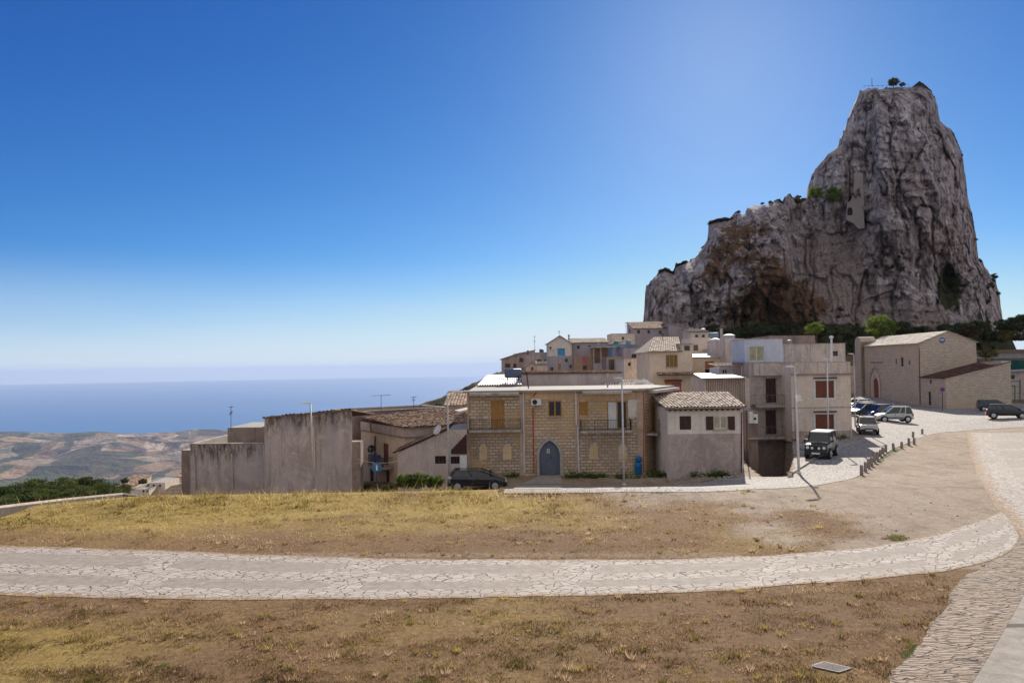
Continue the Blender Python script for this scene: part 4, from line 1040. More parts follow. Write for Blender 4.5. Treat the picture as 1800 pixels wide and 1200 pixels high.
# eaves canopies over the balconies
M_eave = simple('stained_concrete_eave', (.46,.41,.37), .3, 2, .9, .01, dirt=(.2,.16,.14))
b.finish(flat=False)
mb = MB(); ft = [Vector((*p, 0)) for p in b.foot]
mb.face([(p.x, p.y, ztE+.10) for p in ft]); mb.face([(p.x, p.y, ztE+.02) for p in ft][::-1])
f0.box(mb, -.25, f0.L+.1, ztE, ztE+.13, -.4, .35); f1.box(mb, .1, f1.L, ztE, ztE+.14, -.4, .35)
mb.build('roof', M_flat, b.t)
mb = MB(); f0.box(mb, f0.px(826, 690)[0], f0.px(912, 690)[0], ztE-.17, ztE-.003, .003, .8); f0.box(mb, f0.px(1022, 690)[0], f0.px(1108, 690)[0], ztE-.17, ztE-.003, .003, .8)
f1.box(mb, .4, f1.L, ztE-.19, ztE-.003, .003, .75); mb.build('eave_canopy', M_eave, b.t)
b.balcony(0, 826, 916, 735.5, 754, 757.5, .85); b.balcony(0, 1019, 1108, 736, 755, 758.5, .85)
# side face
fl = f1.L
def r1(a, b_, z0, z1): return rectp(fl*a, fl*b_, z0, z1)
zd = f1.px(1155, 756)[1]
bal = MB(); f1.box(bal, .25, fl, zd-.12, zd, .002, .9); bb_ = bal.build('balcony', M_cop, b.t)
mb = MB(); zr = zd+.95
for z in (zr-.03, zd+.08): f1.box(mb, .28, fl-.02, z, z+.03, .82, .86)
for k in range(40):
    a_ = .3+(fl-.4)*k/39; f1.box(mb, a_-.008, a_+.008, zd, zr-.03, .83, .845)
mb.build('railing', M_iron, bb_)
mb = MB()
for a_, c_ in ((.22, .36), (.62, .74)): mb = MB(); f1.box(mb, fl*a_, fl*c_, zd+.02, zd+2.05, .004, .04); mb.build('shutter', M_wood, b.t)
mb = MB(); f1.box(mb, fl*.8, fl*.97, zd+.5, ztE-.3, .004, .05); mb.build('side_panel', M_dark_r, b.t)
for nm, x0, y0, x1, y1, m in (('downpipe', 919.5, 686, 921.8, 831, M_whitepipe), ('downpipe', 1011.5, 686, 1013, 747, M_whitepipe), ('downpipe', 1015.5, 749, 1017.5, 829, M_whitepipe), ('red_pipe', 937, 716, 938.5, 831, M_redpipe), ('red_pipe', 937, 697, 943, 689, M_redpipe), ('red_pipe', 1131.2, 688, 1131.4, 830, M_redpipe)):
    b.pipe(0, x0, y0, x1, y1, m, .13 if nm == 'downpipe' else .075, nm)
# air conditioner on brackets: a thing of its own fixed to the wall
def air_conditioner(f, r, label, group='air conditioners on the walls', d=.3):
    a0, a1, z0, z1 = f.rect(r); a0, a1 = min(a0, a1), max(a0, a1); c = f.pt((a0+a1)/2, z0, 0)
    t = thing('air_conditioner', label, 'air conditioner', c, group)
    mb = MB(); f.box(mb, a0, a1, z0, z1, .06, .06+d); mb.build('casing', M_white, t)
    mb = MB(); cc = f.pt(a0+(a1-a0)*.36, (z0+z1)/2, .062+d); r_ = min((z1-z0)*.4, (a1-a0)*.3)
    up = Vector((0,0,1)); ring_ = [cc+f.u*r_*math.cos(t_)+up*r_*math.sin(t_) for t_ in [2*math.pi*k/16 for k in range(16)]]
    mb.face(ring_); [mb.bar(cc-f.u*r_*math.cos(q)-up*r_*math.sin(q)+f.n*.01, cc+f.u*r_*math.cos(q)+up*r_*math.sin(q)+f.n*.01, .015) for q in (0, .8, 1.6, 2.4)]
    mb.build('fan_grille', M_iron, t)
    for a in (a0+.1, a1-.1): mb = MB(); f.box(mb, a-.02, a+.02, z0-.04, z0-.002, .0, .06+d); mb.build('bracket', M_galv, t)
air_conditioner(f0, (933.5, 700.5, 951, 711.5), 'white air conditioner beside the red pipe on the limestone house')
# blue thing at the foot: covered water pump under blue tarp
M_blue = simple('blue_plastic', (.012,.16,.38), .15, 3, .45)
pz_ = G(1122, 833.5); t = thing('wheelie_bin', 'bright blue bin with a round lid at the right corner of the limestone house', 'bin', pz_)
mb = MB(); mb.lathe(pz_, [(.20,0),(.24,.08),(.23,.55),(.27,.62),(.16,.74),(.14,.8)], 16); mb.build('bin_body', M_blue, t, True)
mb = MB(); mb.lathe(pz_+Vector((.04,-.05,1.02)), [(.02,-.09),(.17,-.08),(.235,-.02),(.235,.03),(.17,.09),(.02,.1)], 18, 'y'); mb.build('lid', M_blue, t, True)
# ============================================================ roofs behind E
mb = MB()
b = Bld('long_parapet_house', 'low house with long plain parapet wall behind the flat roof of the limestone house', 'house', boxfoot(917, 1092, 665, 62, 9), -6, Z(1000, 656, 62), M_grey_l)
b.finish(flat=False)
tile_roof('tile_roof', T_brown, b.f[0].pt(-.1, b.zt, .1), b.f[0].pt(b.f[0].L+.1, b.zt, .1), b.f[0].pt(b.f[0].L+.1, b.zt+.1, -9), b.f[0].pt(-.1, b.zt+.1, -9), b.t, amp=.06)
b = Bld('corrugated_roof_shed', 'shed with white corrugated roof behind the left of the limestone house', 'shed', boxfoot(842, 917, 676, 60, 7), -6, Z(880, 676.5, 60), M_dark_r); b.finish(flat=False)
zt = b.zt; M_sheet = simple('white_corrugated_sheet', (.52,.48,.44), .12, 2, .6, .004, dirt=(.42,.36,.30))
tile_roof('corrugated_roof', M_sheet, b.f[0].pt(-.2, zt, .25), b.f[0].pt(b.f[0].L, zt, .25), b.f[0].pt(b.f[0].L-.2, zt+.75, -7), b.f[0].pt(.4, zt+.75, -7), b.t, tw=.2, course=4, amp=.03, rough=0)
b = Bld('patched_tile_roof_house', 'low house with pale patched tile roof at the right of the limestone house roof', 'house', boxfoot(1062, 1152, 680, 59, 5.2), -6, Z(1100, 679.5, 59), M_white_r); b.finish(flat=False)
T_white = tile_mat('whitewashed_tiles', [(.3,.22,.16), (.62,.57,.52), (.70,.66,.62), (.74,.71,.68)], (.25,.2,.16), .45)
tile_roof('tile_roof', T_white, b.f[0].pt(-.2, b.zt, .2), b.f[0].pt(b.f[0].L+.1, b.zt, .2), b.f[0].pt(b.f[0].L+.2, b.zt+.42, -5.2), b.f[0].pt(.9, b.zt+.42, -5.2), b.t, course=.5)
def tank(px0, px1, y0, y1, D, label, col=None, dome=True, group='water tanks on the roofs'):
    col = col or M_tank; a = P(px0, y1, D); c = P(px1, y1, D); zt = P(px0, y0, D).z; m = (a+c)/2; r = (c.x-a.x)/2; h = zt-m.z
    t = thing('water_tank', label, 'water tank', m, group)
    mb = MB(); hb = h*(.8 if dome else .93); mb.lathe(m, [(r*.96,0),(r,h*.03),(r,hb*.33),(r*1.02,hb*.34),(r,hb*.36),(r,hb*.66),(r*1.02,hb*.67),(r,hb*.69),(r,hb)], 24); mb.build('tank_body', col, t, False)
    mb = MB(); mb.lathe(m, [(r*1.04,hb+.002),(r*1.0,hb+h*.03),(r*.6,h*.93),(r*.2,h),(r*.02,h)] if dome else [(r*.99,hb+.002),(r*.9,h*.97),(r*.2,h)], 24); mb.build('tank_lid', M_white if dome else col, t)
M_tank = simple('grey_blue_tank_plastic', (.20,.25,.32), .15, 2, .5); M_tankd = simple('dark_blue_tank', (.09,.12,.18), .15, 2, .5)
# horizontal dark tank on the shed
pt = P(902, 664, 61); t = thing('water_tank', 'dark blue lying tank on the white corrugated roof', 'water tank', pt, 'water tanks on the roofs')
mb = MB(); r = .38; w_ = .66; mb.lathe(pt+Vector((0, 0, r)), [(.05,-w_-.06),(r*.8,-w_-.03),(r,-w_+.05),(r,0),(r*1.03,.02),(r,.04),(r,w_-.05),(r*.8,w_+.03),(.05,w_+.06)], 20, 'x'); mb.build('tank_body', M_tankd, t, True)
mb = MB(); mb.box(pt.x-.5, pt.x-.4, pt.y-.3, pt.y+.3, pt.z-.2, pt.z+.05); mb.build('cradle', M_iron, t); mb = MB(); mb.box(pt.x+.4, pt.x+.5, pt.y-.3, pt.y+.3, pt.z-.2, pt.z+.05); mb.build('cradle', M_iron, t)
def chimney_pipe(px, y0, y1, D, label, m, r=.06, lean=0., cap=True, group='flue pipes on the roofs'):
    p = P(px, y1, D); q = P(px+lean, y0, D); t = thing('flue_pipe', label, 'flue pipe', p, group)
    mb = MB(); mb.tube([p, q], r, 10); mb.build('pipe', m, t)
    if cap: mb = MB(); mb.lathe(q, [(r*.9,.002),(r*2.1,.0),(r*2.0,.12),(r*.6,.2)], 10); mb.build('cowl', m, t)
chimney_pipe(929, 658, 683, 52, 'thin black leaning flue on the limestone house roof', M_iron, .04, -3)
chimney_pipe(1068, 661, 681, 52, 'short pale flue on the right of the limestone house roof', M_cop, .05, 0)
# ============================================================ G: cream house with pale tile roof and dark shutters
DG = 47.6
A = XY(1174, 770, DG); B = XY(1303, 770, DG); 
b = Bld('dark_shuttered_house', 'low house with pale barrel tile roof and dark brown shutters', 'house', [A, B, (B[0]+.62, B[1]+1.6), (B[0]+.6, B[1]+5.6), (A[0], A[1]+5.6)], -8.4, Z(1240, 717, DG), M_white_r)
f0 = b.f[0]
b.shut(0, (1194.5, 731, 1215, 755), M_brownsh, 'shutter', 2)
b.window(0, (1254.5, 731.5, 1279, 754), M_white, simple('net_curtain_pane', (.42,.38,.25), .2, 3, .5), '2')
b.openshut(0, (1241, 731.5, 1254, 755.5), M_brownsh); b.openshut(0, (1279.5, 731.5, 1291.5, 755.5), M_brownsh)
b.window(0, (1192, 785, 1198.5, 797), M_brownsh, M_glass, '1', sill=False)
b.finish(flat=False)
M_low = plaster('damp_grey_render', (0.479,0.397,0.347), (.19,.15,.13), .8, .5)
mb = MB(); z_ = f0.px(1240, 762)[1]; f0.box(mb, .0, f0.L, -8.4, z_, .003, .03); mb.build('damp_plinth', M_low, b.t)
ze = b.zt; zr_ = Z(1240, 690, DG+5.9)
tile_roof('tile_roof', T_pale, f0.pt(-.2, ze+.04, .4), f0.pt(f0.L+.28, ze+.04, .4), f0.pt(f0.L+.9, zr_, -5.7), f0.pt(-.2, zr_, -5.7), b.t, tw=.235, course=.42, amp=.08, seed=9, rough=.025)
mb = MB(); f0.box(mb, -.1, f0.L+.1, ze-.07, ze-.01, .02, .32); mb.build('eave_board', M_brownsh, b.t)
for k in range(14): mb = MB(); a_ = f0.L*(k+.3)/14; f0.box(mb, a_, a_+.07, ze-.16, ze-.072, .003, .36); mb.build('rafter_end', M_brownsh, b.t)
b.pipe(1, 1310, 721, 1312, 830, M_brownsh, .07); b.pipe(0, 1303, 724, 1303, 830, M_iron, .07)
# ============================================================ H + I flat roofed block
DI = 62.
A = XY(1391.5, 700, DI); B = XY(1496, 700, DI)
ztI = Z(1443, 637, DI); zbI = Z(1443, 768, DI)-.4
b = Bld('red_shuttered_house', 'two storey cream house with flat parapet roof and red brown roller shutters', 'house', [A, B, (B[0]+.4, B[1]+10), (A[0], A[1]+10)], zbI, ztI, M_creamp)
f0 = b.f[0]
for r in ((1433.5, 669, 1466, 699), (1433.5, 728, 1466, 756)):
    b.shut(0, r, M_redsh, 'shutter', 2 if r[1] < 700 else 1, surround=M_white)
    b.slab('shutter_box', 0, (1430, r[1]-6, 1470, r[1]-4), .003, .22, M_brownsh)
b.slab('cornice', 0, (1390.5, 656.5, 1497, 659), .003, .14, M_dark_r)
b.slab('string_course', 0, (1391.5, 715, 1496, 716.5), .003, .04, M_cop)
b.finish(parapet=.9)
mb = MB(); zc = f0.px(1443, 657)[1]; f0.box(mb, .003, f0.L-.003, zc+.02, ztI-.003, .003, .035); mb.build('parapet', M_streak, b.t)
b.pipe(0, 1397, 662, 1398, 768, M_grey_r, .09); b.slab('plinth', 0, (1391.6, 757, 1496, 770), .003, .05, M_grey_r)
# H recessed
DH = 64.5
A2 = XY(1318, 720, DH); B2 = XY(1391.5, 720, DH)
b = Bld('balcony_house', 'narrow shaded house with two balconies above a sunken yard', 'house', [A2, (A[0]-.002, B2[1]), (A[0]-.002, B2[1]+8), (A2[0], A2[1]+8)], -11.6, Z(1355, 637, DH), M_grey_l)
f0 = b.f[0]
b.shut(0, (1346, 665, 1364.5, 707.5), M_brownsh, 'door', 2, surround=M_cop); b.shut(0, (1346, 720.5, 1364.5, 763), M_brownsh, 'door', 2, surround=M_cop)
b.window(0, (1348, 781, 1363, 799), M_brownsh, M_brownsh, '1', sill=False)
b.finish(parapet=.6)
M_dullrail = simple('dull_grey_rail', (.25,.22,.21), .2, 5)
b.balcony(0, 1322, 1373, 693, 710, 715, 1.0, M_dullrail, .5); b.balcony(0, 1375, 1390, 697, 711, 717, 1.2, M_dullrail, .3)
b.balcony(0, 1320, 1373, 748, 765, 770, 1.0, M_dullrail, .5); b.balcony(0, 1375, 1390, 755, 767, 774, 1.2, M_dullrail, .3)
b.slab('parapet', 0, (1323, 638, 1391, 659.5), .003, .45, M_streak)
b.slab('damp_plinth', 0, (1319, 775, 1391, 850), .003, .03, M_dark_r)
# low wing with AC boxes between G and H
b = Bld('yard_wing', 'narrow dark wing with a small balcony between the tiled house and the sunken yard', 'building', boxfoot(1316, 1332, 760, 56.5, 6), -11, Z(1324, 722, 56.5), M_dark_r); b.finish()
b.slab('cabinet', 0, (1315.5, 723, 1320.5, 743), .02, .4, M_white); b.balcony(0, 1313, 1331, 745, 768, 770.5, .6, M_dullrail, .12)
air_conditioner(b.f[0], (1321.5, 727, 1329.5, 743), 'tall pale unit on the shaded wing beside the tiled house')
# ramp wall with lit edge beside the sunken yard
pts = [(1387, 838, 42.3), (1394, 776, 60)]
a = G(1388.5, 838); a = Vector((a.x, a.y, 0)); c = Vector((*XY(1395, 776, 60), 0))
Ff = Fac((a.x, a.y), (c.x, c.y)); t = thing('retaining_wall', 'narrow pale parapet wall running back beside the sunken yard', 'wall', (a.x, a.y, -3))
mb = MB(); z0 = float(H(a.x, a.y)); z1_ = float(H(c.x, c.y))
mb.box8([(a.x-.12, a.y, -6), (a.x+.12, a.y, -6), (c.x+.12, c.y, -6), (c.x-.12, c.y, -6)], [(a.x-.12, a.y, z0+.25), (a.x+.12, a.y, z0+.25), (c.x+.12, c.y, z1_+.75), (c.x-.12, c.y, z1_+.75)]); mb.build('wall', M_cream, t)
mb = MB(); mb.box8([(a.x-.17, a.y, z0+.25), (a.x+.17, a.y, z0+.25), (c.x+.17, c.y, z1_+.75), (c.x-.17, c.y, z1_+.75)], [(a.x-.17, a.y, z0+.31), (a.x+.17, a.y, z0+.31), (c.x+.17, c.y, z1_+.81), (c.x-.17, c.y, z1_+.81)]); mb.build('coping', M_flat, t)
# ============================================================ rooftop structures on H / I
b = Bld('blue_rooftop_room', 'pale blue sheet clad room with a curtained opening on the flat roof', 'rooftop room', boxfoot(1309, 1376, 620, 67, 4), Z(1340, 640, 67), Z(1343, 596, 67), M_bluew)
b.window(0, (1317.5, 608.5, 1343.5, 635), M_white, simple('yellowed_curtain', (.46,.42,.25), .3, 2, .9), '2', sill=False)
b.finish(parapet=.1)
b = Bld('streaked_parapet_house', 'long streaked concrete storey with one tiny window behind the flat roof', 'house', boxfoot(1376.5, 1486, 620, 71, 8), -4, Z(1430, 604.5, 71), M_streak)
b.window(0, (1464, 617, 1473, 625.5), M_iron, M_glass, '1', sill=False); b.finish(parapet=.3)
b = Bld('flat_roof_house', 'plain brown grey storey half hidden behind the blue rooftop room', 'house', boxfoot(1352, 1433, 600, 80, 6), -3, Z(1400, 589.5, 80), M_dark_r); b.finish()
b = Bld('ribbed_wall_house', 'tall ribbed concrete wall between the water tanks and the blue room', 'house', boxfoot(1276, 1309, 640, 74, 7), -4, Z(1292, 595, 74), M_streak)
f0 = b.f[0]; mb = MB()
for k in range(12): a_ = f0.L*(k+.25)/12; f0.box(mb, a_, a_+f0.L/26, b.zt-4.2, b.zt-.1, .003, .05)
mb.build('ribs', M_streak, b.t); b.finish()
b = Bld('corrugated_wall_shed', 'shed of brown corrugated sheet under a white sheet roof', 'shed', boxfoot(1241, 1318, 690, 61.5, 5), -6, Z(1280, 664.5, 61.5), M_streak)
f0 = b.f[0]; mb = MB(); M_corr = simple('rusty_brown_sheet', (.30,.22,.18), .3, 1.5, .8, dirt=(.16,.11,.085))
for k in range(22): a_ = f0.L*.9*(k+.2)/22; f0.box(mb, a_, a_+f0.L*.9/44, -3, b.zt-.05, .003, .05)
mb.build('corrugated_cladding', M_corr, b.t); b.finish(flat=False)
mb = MB(); z_ = b.zt; mb.box8([f0.pt(-.5, z_+.01, .5), f0.pt(f0.L*.9, z_+.01, .5), f0.pt(f0.L*.9, z_+.3, -5), f0.pt(.2, z_+.3, -5)], [f0.pt(-.5, z_+.07, .5), f0.pt(f0.L*.9, z_+.07, .5), f0.pt(f0.L*.9, z_+.36, -5), f0.pt(.2, z_+.36, -5)]); mb.build('sheet_roof', M_sheet, b.t)
# pergola behind it
D = 66.; t = thing('pergola', 'light pergola with thin white posts over the shed roof', 'pergola', P(1285, 664, D))
mb = MB()
for x, y0, y1, dd in ((1262, 643, 664, 0), (1304, 642, 664, 0), (1286, 645, 664, 1.5)): mb.tube([P(x, y1, D+dd), P(x, y0, D+dd)], .035, 6)
mb.build('post', M_white, t)
mb = MB(); q = [P(1260, 643, D), P(1307, 641.5, D), P(1307, 641.5, D)+Vector((0,3,.15)), P(1260, 643, D)+Vector((0,3,.15))]; mb.box8(q, [p+Vector((0,0,.06)) for p in q])
for k in range(7): p = q[0].lerp(q[1], (k+.5)/7); mb.bar(p+Vector((0,-.2,.09)), p+Vector((0,3,.24)), .05)
mb.build('pergola_roof', M_corr, t)
b = Bld('terrace_room', 'small white and blue room under the pergola', 'building', boxfoot(1262, 1308, 655, 69.5, 3), -2, Z(1285, 646, 69.5), M_bluew)
b.window(0, (1270, 649, 1279, 659), M_white, M_glass, '2', sill=False); b.finish()
# ============================================================ H5 cream house with hipped tile roof
D = 74.
b = Bld('hipped_roof_house', 'tall cream house with pale tile roof, ochre window and red door', 'house', boxfoot(1143, 1218, 660, D, 8), -5, Z(1180, 617.5, D), M_cream)
f0 = b.f[0]
b.window(0, (1170.5, 623.5, 1191.5, 645), M_wood, simple('amber_pane', (.20,.14,.05), .2, 3, .4), '3')
b.shut(0, (1180, 672, 1198, 700), simple('faded_red_door', (.33,.12,.10), .2, 3), 'door', 1, slats=False); b.slab('shutter_box', 0, (1168, 666.5, 1198, 671.5), .01, .2, M_redsh); b.slab('window_surround', 0, (1169, 672, 1179.5, 700), .01, .03, M_wood)
b.finish(flat=False)
zt = b.zt; zr = Z(1190, 592.5, D+6)
E0 = f0.pt(-.25, zt, .25); E1 = f0.pt(f0.L-.9, zt, .25); k0 = f0.pt(1.5, zr, -6); k1 = f0.pt(f0.L, zr, -6)
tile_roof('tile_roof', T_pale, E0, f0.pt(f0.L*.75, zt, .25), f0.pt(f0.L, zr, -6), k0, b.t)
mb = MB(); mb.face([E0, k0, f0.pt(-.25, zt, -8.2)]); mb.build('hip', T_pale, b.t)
# dormer
mb = MB(); a0, a1, z0, z1 = f0.rect((1199, 605, 1217, 617.5)); f0.box(mb, a0, a1, z0, z1, -5, -.1); dm = mb.build('dormer', M_cream, b.t)
mb = MB(); f0.box(mb, a0+.25, a1-.25, z0+.1, z1-.15, -.097, -.07); mb.build('pane', M_glass, dm)
mb = MB(); f0.box(mb, a0-.1, a1+.1, z1+.002, z1+.08, -5, .1); mb.build('dormer_roof', M_cop, dm)
mb = MB(); z_ = f0.px(1180, 656.5)[1]; tile_roof('awning', T_brown, f0.pt(f0.L*.15, z_-.12, .75), f0.pt(f0.L+.05, z_-.12, .75), f0.pt(f0.L+.05, z_+.12, .02), f0.pt(f0.L*.15, z_+.12, .02), b.t)
# H6
D = 76.
b = Bld('orange_blind_house', 'cream house with bright white roof and orange roller blind', 'house', boxfoot(1218.3, 1278, 660, D, 6), -5, Z(1248, 628, D), M_cream)
f0 = b.f[0]; b.shut(0, (1239.5, 634.5, 1256, 648), simple('orange_blind', (.45,.17,.09), .2, 3), 'blind', 1)
b.window(0, (1239.5, 648.5, 1256, 661), M_iron, M_glass, '4', sill=False); b.finish(flat=False)
zt = b.zt; mb = MB(); q = [f0.pt(-.1, zt, .2), f0.pt(f0.L+.1, zt, .2), f0.pt(f0.L+.1, zt+.45, -5.5), f0.pt(-.1, zt+.45, -5.5)]; mb.box8(q, [p+Vector((0,0,.08)) for p in q]); mb.build('sheet_roof', M_sheet, b.t)
tank(1247.5, 1267.5, 594, 613, 80, 'large grey blue tank with pale conical lid nearest the cream houses')
tank(1245, 1263, 584.5, 593, 92, 'small blue tank half hidden above the big grey one', M_tank, False)
tank(1271, 1292, 587, 600, 88, 'pale domed tank behind the ribbed concrete wall', simple('pale_tank', (.4,.42,.46), .1, 2), True)
tank(1258, 1276, 616, 634, 78.5, 'dark low tank standing on the bright white roof', M_tankd, False) if False else None
b = Bld('pale_terrace_house', 'small flat roofed house with lit roof edge left of the big water tank', 'house', boxfoot(1216, 1250, 620, 84, 5), -3, Z(1230, 593.5, 84), M_creamp)
b.window(0, (1219, 606, 1227, 616), M_brownsh, M_glass, '1', sill=False); b.finish()
b = Bld('tank_platform_house', 'grey flat roofed house carrying the water tanks', 'house', boxfoot(1244, 1276, 620, 82, 12), -3, Z(1260, 612.5, 82), M_grey_l); b.finish()
chimney_pipe(1268, 577, 613, 79, 'tall square concrete flue beside the big water tank', M_cop, .16, 0, False)
chimney_pipe(1461.5, 594, 637, 64.5, 'tall white flue pipe on the roof of the red shuttered house', M_white, .09, 0)
M_teal_t = simple('green_blue_tank', (.08,.22,.22), .15, 2, .5)
# ============================================================ upper village
def hs(name, label, x0, x1, yt, yb, D, dep, m, wins=(), roof=None, rise=0., tm=None, cat='house', skew=0., parapet=.0, roofm=None):
    b = Bld(name, label, cat, boxfoot(x0, x1, (yt+yb)/2, D, dep, skew), Z((x0+x1)/2, yb, D)-1.5, Z((x0+x1)/2, yt, D), m)
    for w in wins:
        k = w[0]
        if k == 'w': b.window(0, w[1:5], w[5] if len(w) > 5 else M_iron, M_glass, '2', sill=False)
        else: b.shut(0, w[1:5], w[5], 'door' if k == 'd' else 'shutter', 1, slats=False)
    f0 = b.f[0]; zt = b.zt
    if roof is None: b.finish(parapet=parapet, roofm=roofm)
    elif roof == 'mono':
        b.outl[1] = [(0, b.zb), (b.f[1].L, b.zb), (b.f[1].L, zt+rise), (0, zt)]; b.outl[2] = rectp(0, b.f[2].L, b.zb, zt+rise); b.outl[3] = [(0, b.zb), (b.f[3].L, b.zb), (b.f[3].L, zt), (0, zt+rise)]
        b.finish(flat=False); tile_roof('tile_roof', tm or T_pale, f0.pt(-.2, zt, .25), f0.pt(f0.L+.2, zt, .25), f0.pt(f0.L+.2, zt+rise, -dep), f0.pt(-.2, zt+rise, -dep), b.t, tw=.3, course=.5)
    elif roof == 'gable':  # gable to the front
        b.outl[0] = [(0, b.zb), (f0.L, b.zb), (f0.L, zt), (f0.L/2, zt+rise), (0, zt)]; b.outl[2] = b.outl[0]; b.finish(flat=False)
        for a0, a1 in ((-.25, f0.L/2), (f0.L+.25, f0.L/2)):
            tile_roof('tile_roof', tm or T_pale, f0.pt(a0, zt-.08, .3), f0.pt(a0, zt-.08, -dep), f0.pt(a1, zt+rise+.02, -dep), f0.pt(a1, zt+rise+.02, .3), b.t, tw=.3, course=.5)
    elif roof == 'shed':   # falls left to right or right to left
        zl, zr_ = (zt, zt+rise) if rise > 0 else (zt-rise, zt)
        b.outl[0] = [(0, b.zb), (f0.L, b.zb), (f0.L, zr_), (0, zl)]; b.outl[1] = rectp(0, b.f[1].L, b.zb, zr_); b.outl[2] = [(0, b.zb), (f0.L, b.zb), (f0.L, zl), (0, zr_)]; b.outl[3] = rectp(0, b.f[3].L, b.zb, zl)
        b.finish(flat=False); mb = MB(); q = [f0.pt(-.3, zl, .4), f0.pt(f0.L+.2, zr_, .4), f0.pt(f0.L+.2, zr_, -dep), f0.pt(-.3, zl, -dep)]; mb.box8(q, [p+Vector((0,0,.12)) for p in q]); mb.build('roof', tm or M_cop, b.t)
    return b
M_bluedr = simple('bright_blue_shutters', (.06,.30,.52), .15, 4); M_purp = plaster('mauve_grey_render', (.40,.35,.36), (.22,.18,.18), .6, .5)
M_brick = plaster('exposed_hollow_brick', (.40,.26,.18), (.26,.17,.12), .8, .4)
b = hs('white_gable_house', 'small white house with gable front and bright blue shutters', 963.5, 1005, 603.5, 626, 125, 6, M_white_r, [('s', 980, 612, 993, 625, M_bluedr)], 'gable', 1.3)
air_conditioner(b.f[0], (965, 608.5, 972, 614), 'small air conditioner on the white gable house')
hs('long_tiled_house', 'long pale roofed house right of the white gable house', 1005.5, 1070, 602, 626, 127, 7, M_purp, [('w', 1014, 607, 1019, 613), ('w', 1034, 607, 1039, 613), ('s', 1054, 608, 1060, 618, M_brownsh)], 'mono', 1.0)
hs('grey_terrace_house', 'grey stepped terrace house below the white gable house', 966, 1009, 625.5, 660, 110, 6, M_purp, [('w', 967, 645, 973, 652), ('d', 981, 639, 986, 650, M_wood), ('w', 993, 630, 998, 636), ('w', 1001, 641, 1005, 647)], None)
hs('bare_brick_house', 'bare brick house with a red door blind below the long roof', 1009.5, 1043, 625, 665, 108, 6, M_brick, [('s', 1024, 628, 1032, 642, simple('rose_blind', (.42,.16,.14), .1, 3)), ('w', 1024.5, 642.5, 1031.5, 651)], None)
b = hs('open_porch_house', 'dark open porch house with a flat canopy', 1043.5, 1069, 638, 665, 107, 6, M_purp, [], None)
mb = MB(); f0 = b.f[0]; z_ = Z(1056, 611, 107); f0.box(mb, -.3, f0.L+1, z_, z_+.22, -5, .4); mb.build('canopy', M_cop, b.t)
mb = MB(); [f0.box(mb, a, a+.14, b.zt, z_-.002, -.3, -.1) for a in (0, f0.L/2, f0.L+.7)]; mb.build('porch_post', M_cop, b.t)
mb = MB(); f0.box(mb, 0, f0.L+.6, b.zt+.002, z_-.002, -4.6, -4.4); mb.build('porch_wall', M_brick, b.t)
hs('left_end_shed_house', 'lowest house at the left tip of the hill village', 881.5, 913, 632, 665, 138, 8, M_grey_r, [('w', 888, 639, 897, 646), ('w', 902, 639, 908, 646)], 'shed', 1.2)
hs('hillside_house', 'grey blue hillside house with a dark terrace', 905, 940, 623, 650, 142, 6, M_purp, [('w', 912, 629, 920, 636, M_iron)], 'shed', .8)
hs('small_pink_house', 'tiny pinkish house with a gable and red opening', 925, 944, 643, 665, 128, 5, M_creamp, [('s', 933, 645, 938, 651, M_redpipe)], 'gable', .7)
hs('dark_terrace_house', 'dark terrace house with lattice at its top left of the gable house', 935, 966, 619, 655, 131, 6, M_grey_l, [('w', 944, 632, 952, 642), ('w', 956, 632, 962, 640)], None)
hs('plain_low_house', 'plain mauve house behind the left tiled parapet', 944, 967, 640, 665, 118, 5, M_creamp, [('d', 966, 645, 966.5, 650, M_iron)][:0], 'mono', .5)
hs('stepped_grey_house', 'stepped grey house above the porch with pale roof edge', 1068, 1097, 607, 640, 128, 7, M_white_r, [('w', 1073, 612, 1079, 622, M_bluedr)], 'shed', .8)
hs('upper_flat_house', 'flat roofed pale house with thin lit cornice high in the village', 1075, 1116, 586.5, 615, 150, 7, M_creamp, [('w', 1093, 592, 1097, 597)], None, parapet=.3)
hs('upper_tiled_house', 'highest house with brown tile roof below the crag', 1114, 1176, 577, 610, 160, 9, M_purp, [('w', 1120, 580, 1125, 586), ('w', 1138, 580, 1143, 586), ('w', 1158, 581, 1163, 587)], 'mono', 1.9, T_brown)
hs('upper_side_house', 'mauve house with plain gable beside the highest tiled house', 1176, 1216, 578, 612, 158, 8, M_purp, [('w', 1206, 582, 1211, 588)], 'shed', -1.4)
hs('ridge_house', 'low house with dark red shed roof under the crag', 1214, 1246, 583, 605, 150, 7, M_white_r, [('w', 1222, 588, 1227, 593), ('w', 1234, 588, 1239, 593)], 'mono', .9, T_dark)
hs('net_covered_house', 'blue netting draped house between the villages', 1076, 1120, 605, 640, 118, 6, simple('blue_netting', (.16,.23,.30), .4, .8, .9), [('w', 1084, 611, 1090, 618), ('w', 1102, 611, 1109, 618)], None)
hs('blue_grey_wall_house', 'long blue grey wall with a low lit top in the middle village', 1096, 1145, 612, 640, 105, 6, M_purp, [('w', 1110, 622, 1124, 629)], None, parapet=.3)
hs('white_cabin', 'small white cabin leaning on the cream house', 1127, 1141, 617.5, 632, 92, 2.5, M_white, [], 'mono', .2, M_sheet)
hs('stained_wall_house', 'heavily stained concrete wall left of the tall cream house', 1097, 1143, 631, 690, 84, 6, M_streak, [('w', 1104, 637, 1109, 643), ('s', 1126, 640, 1133, 652, M_brownsh)], None, parapet=.4)
hs('shaded_balcony_house', 'dark house with cluttered balcony below the blue netting', 1066, 1098, 627, 665, 100, 5, M_dark_r, [('w', 1070, 632, 1080, 650), ('w', 1084, 632, 1095, 650)], None)
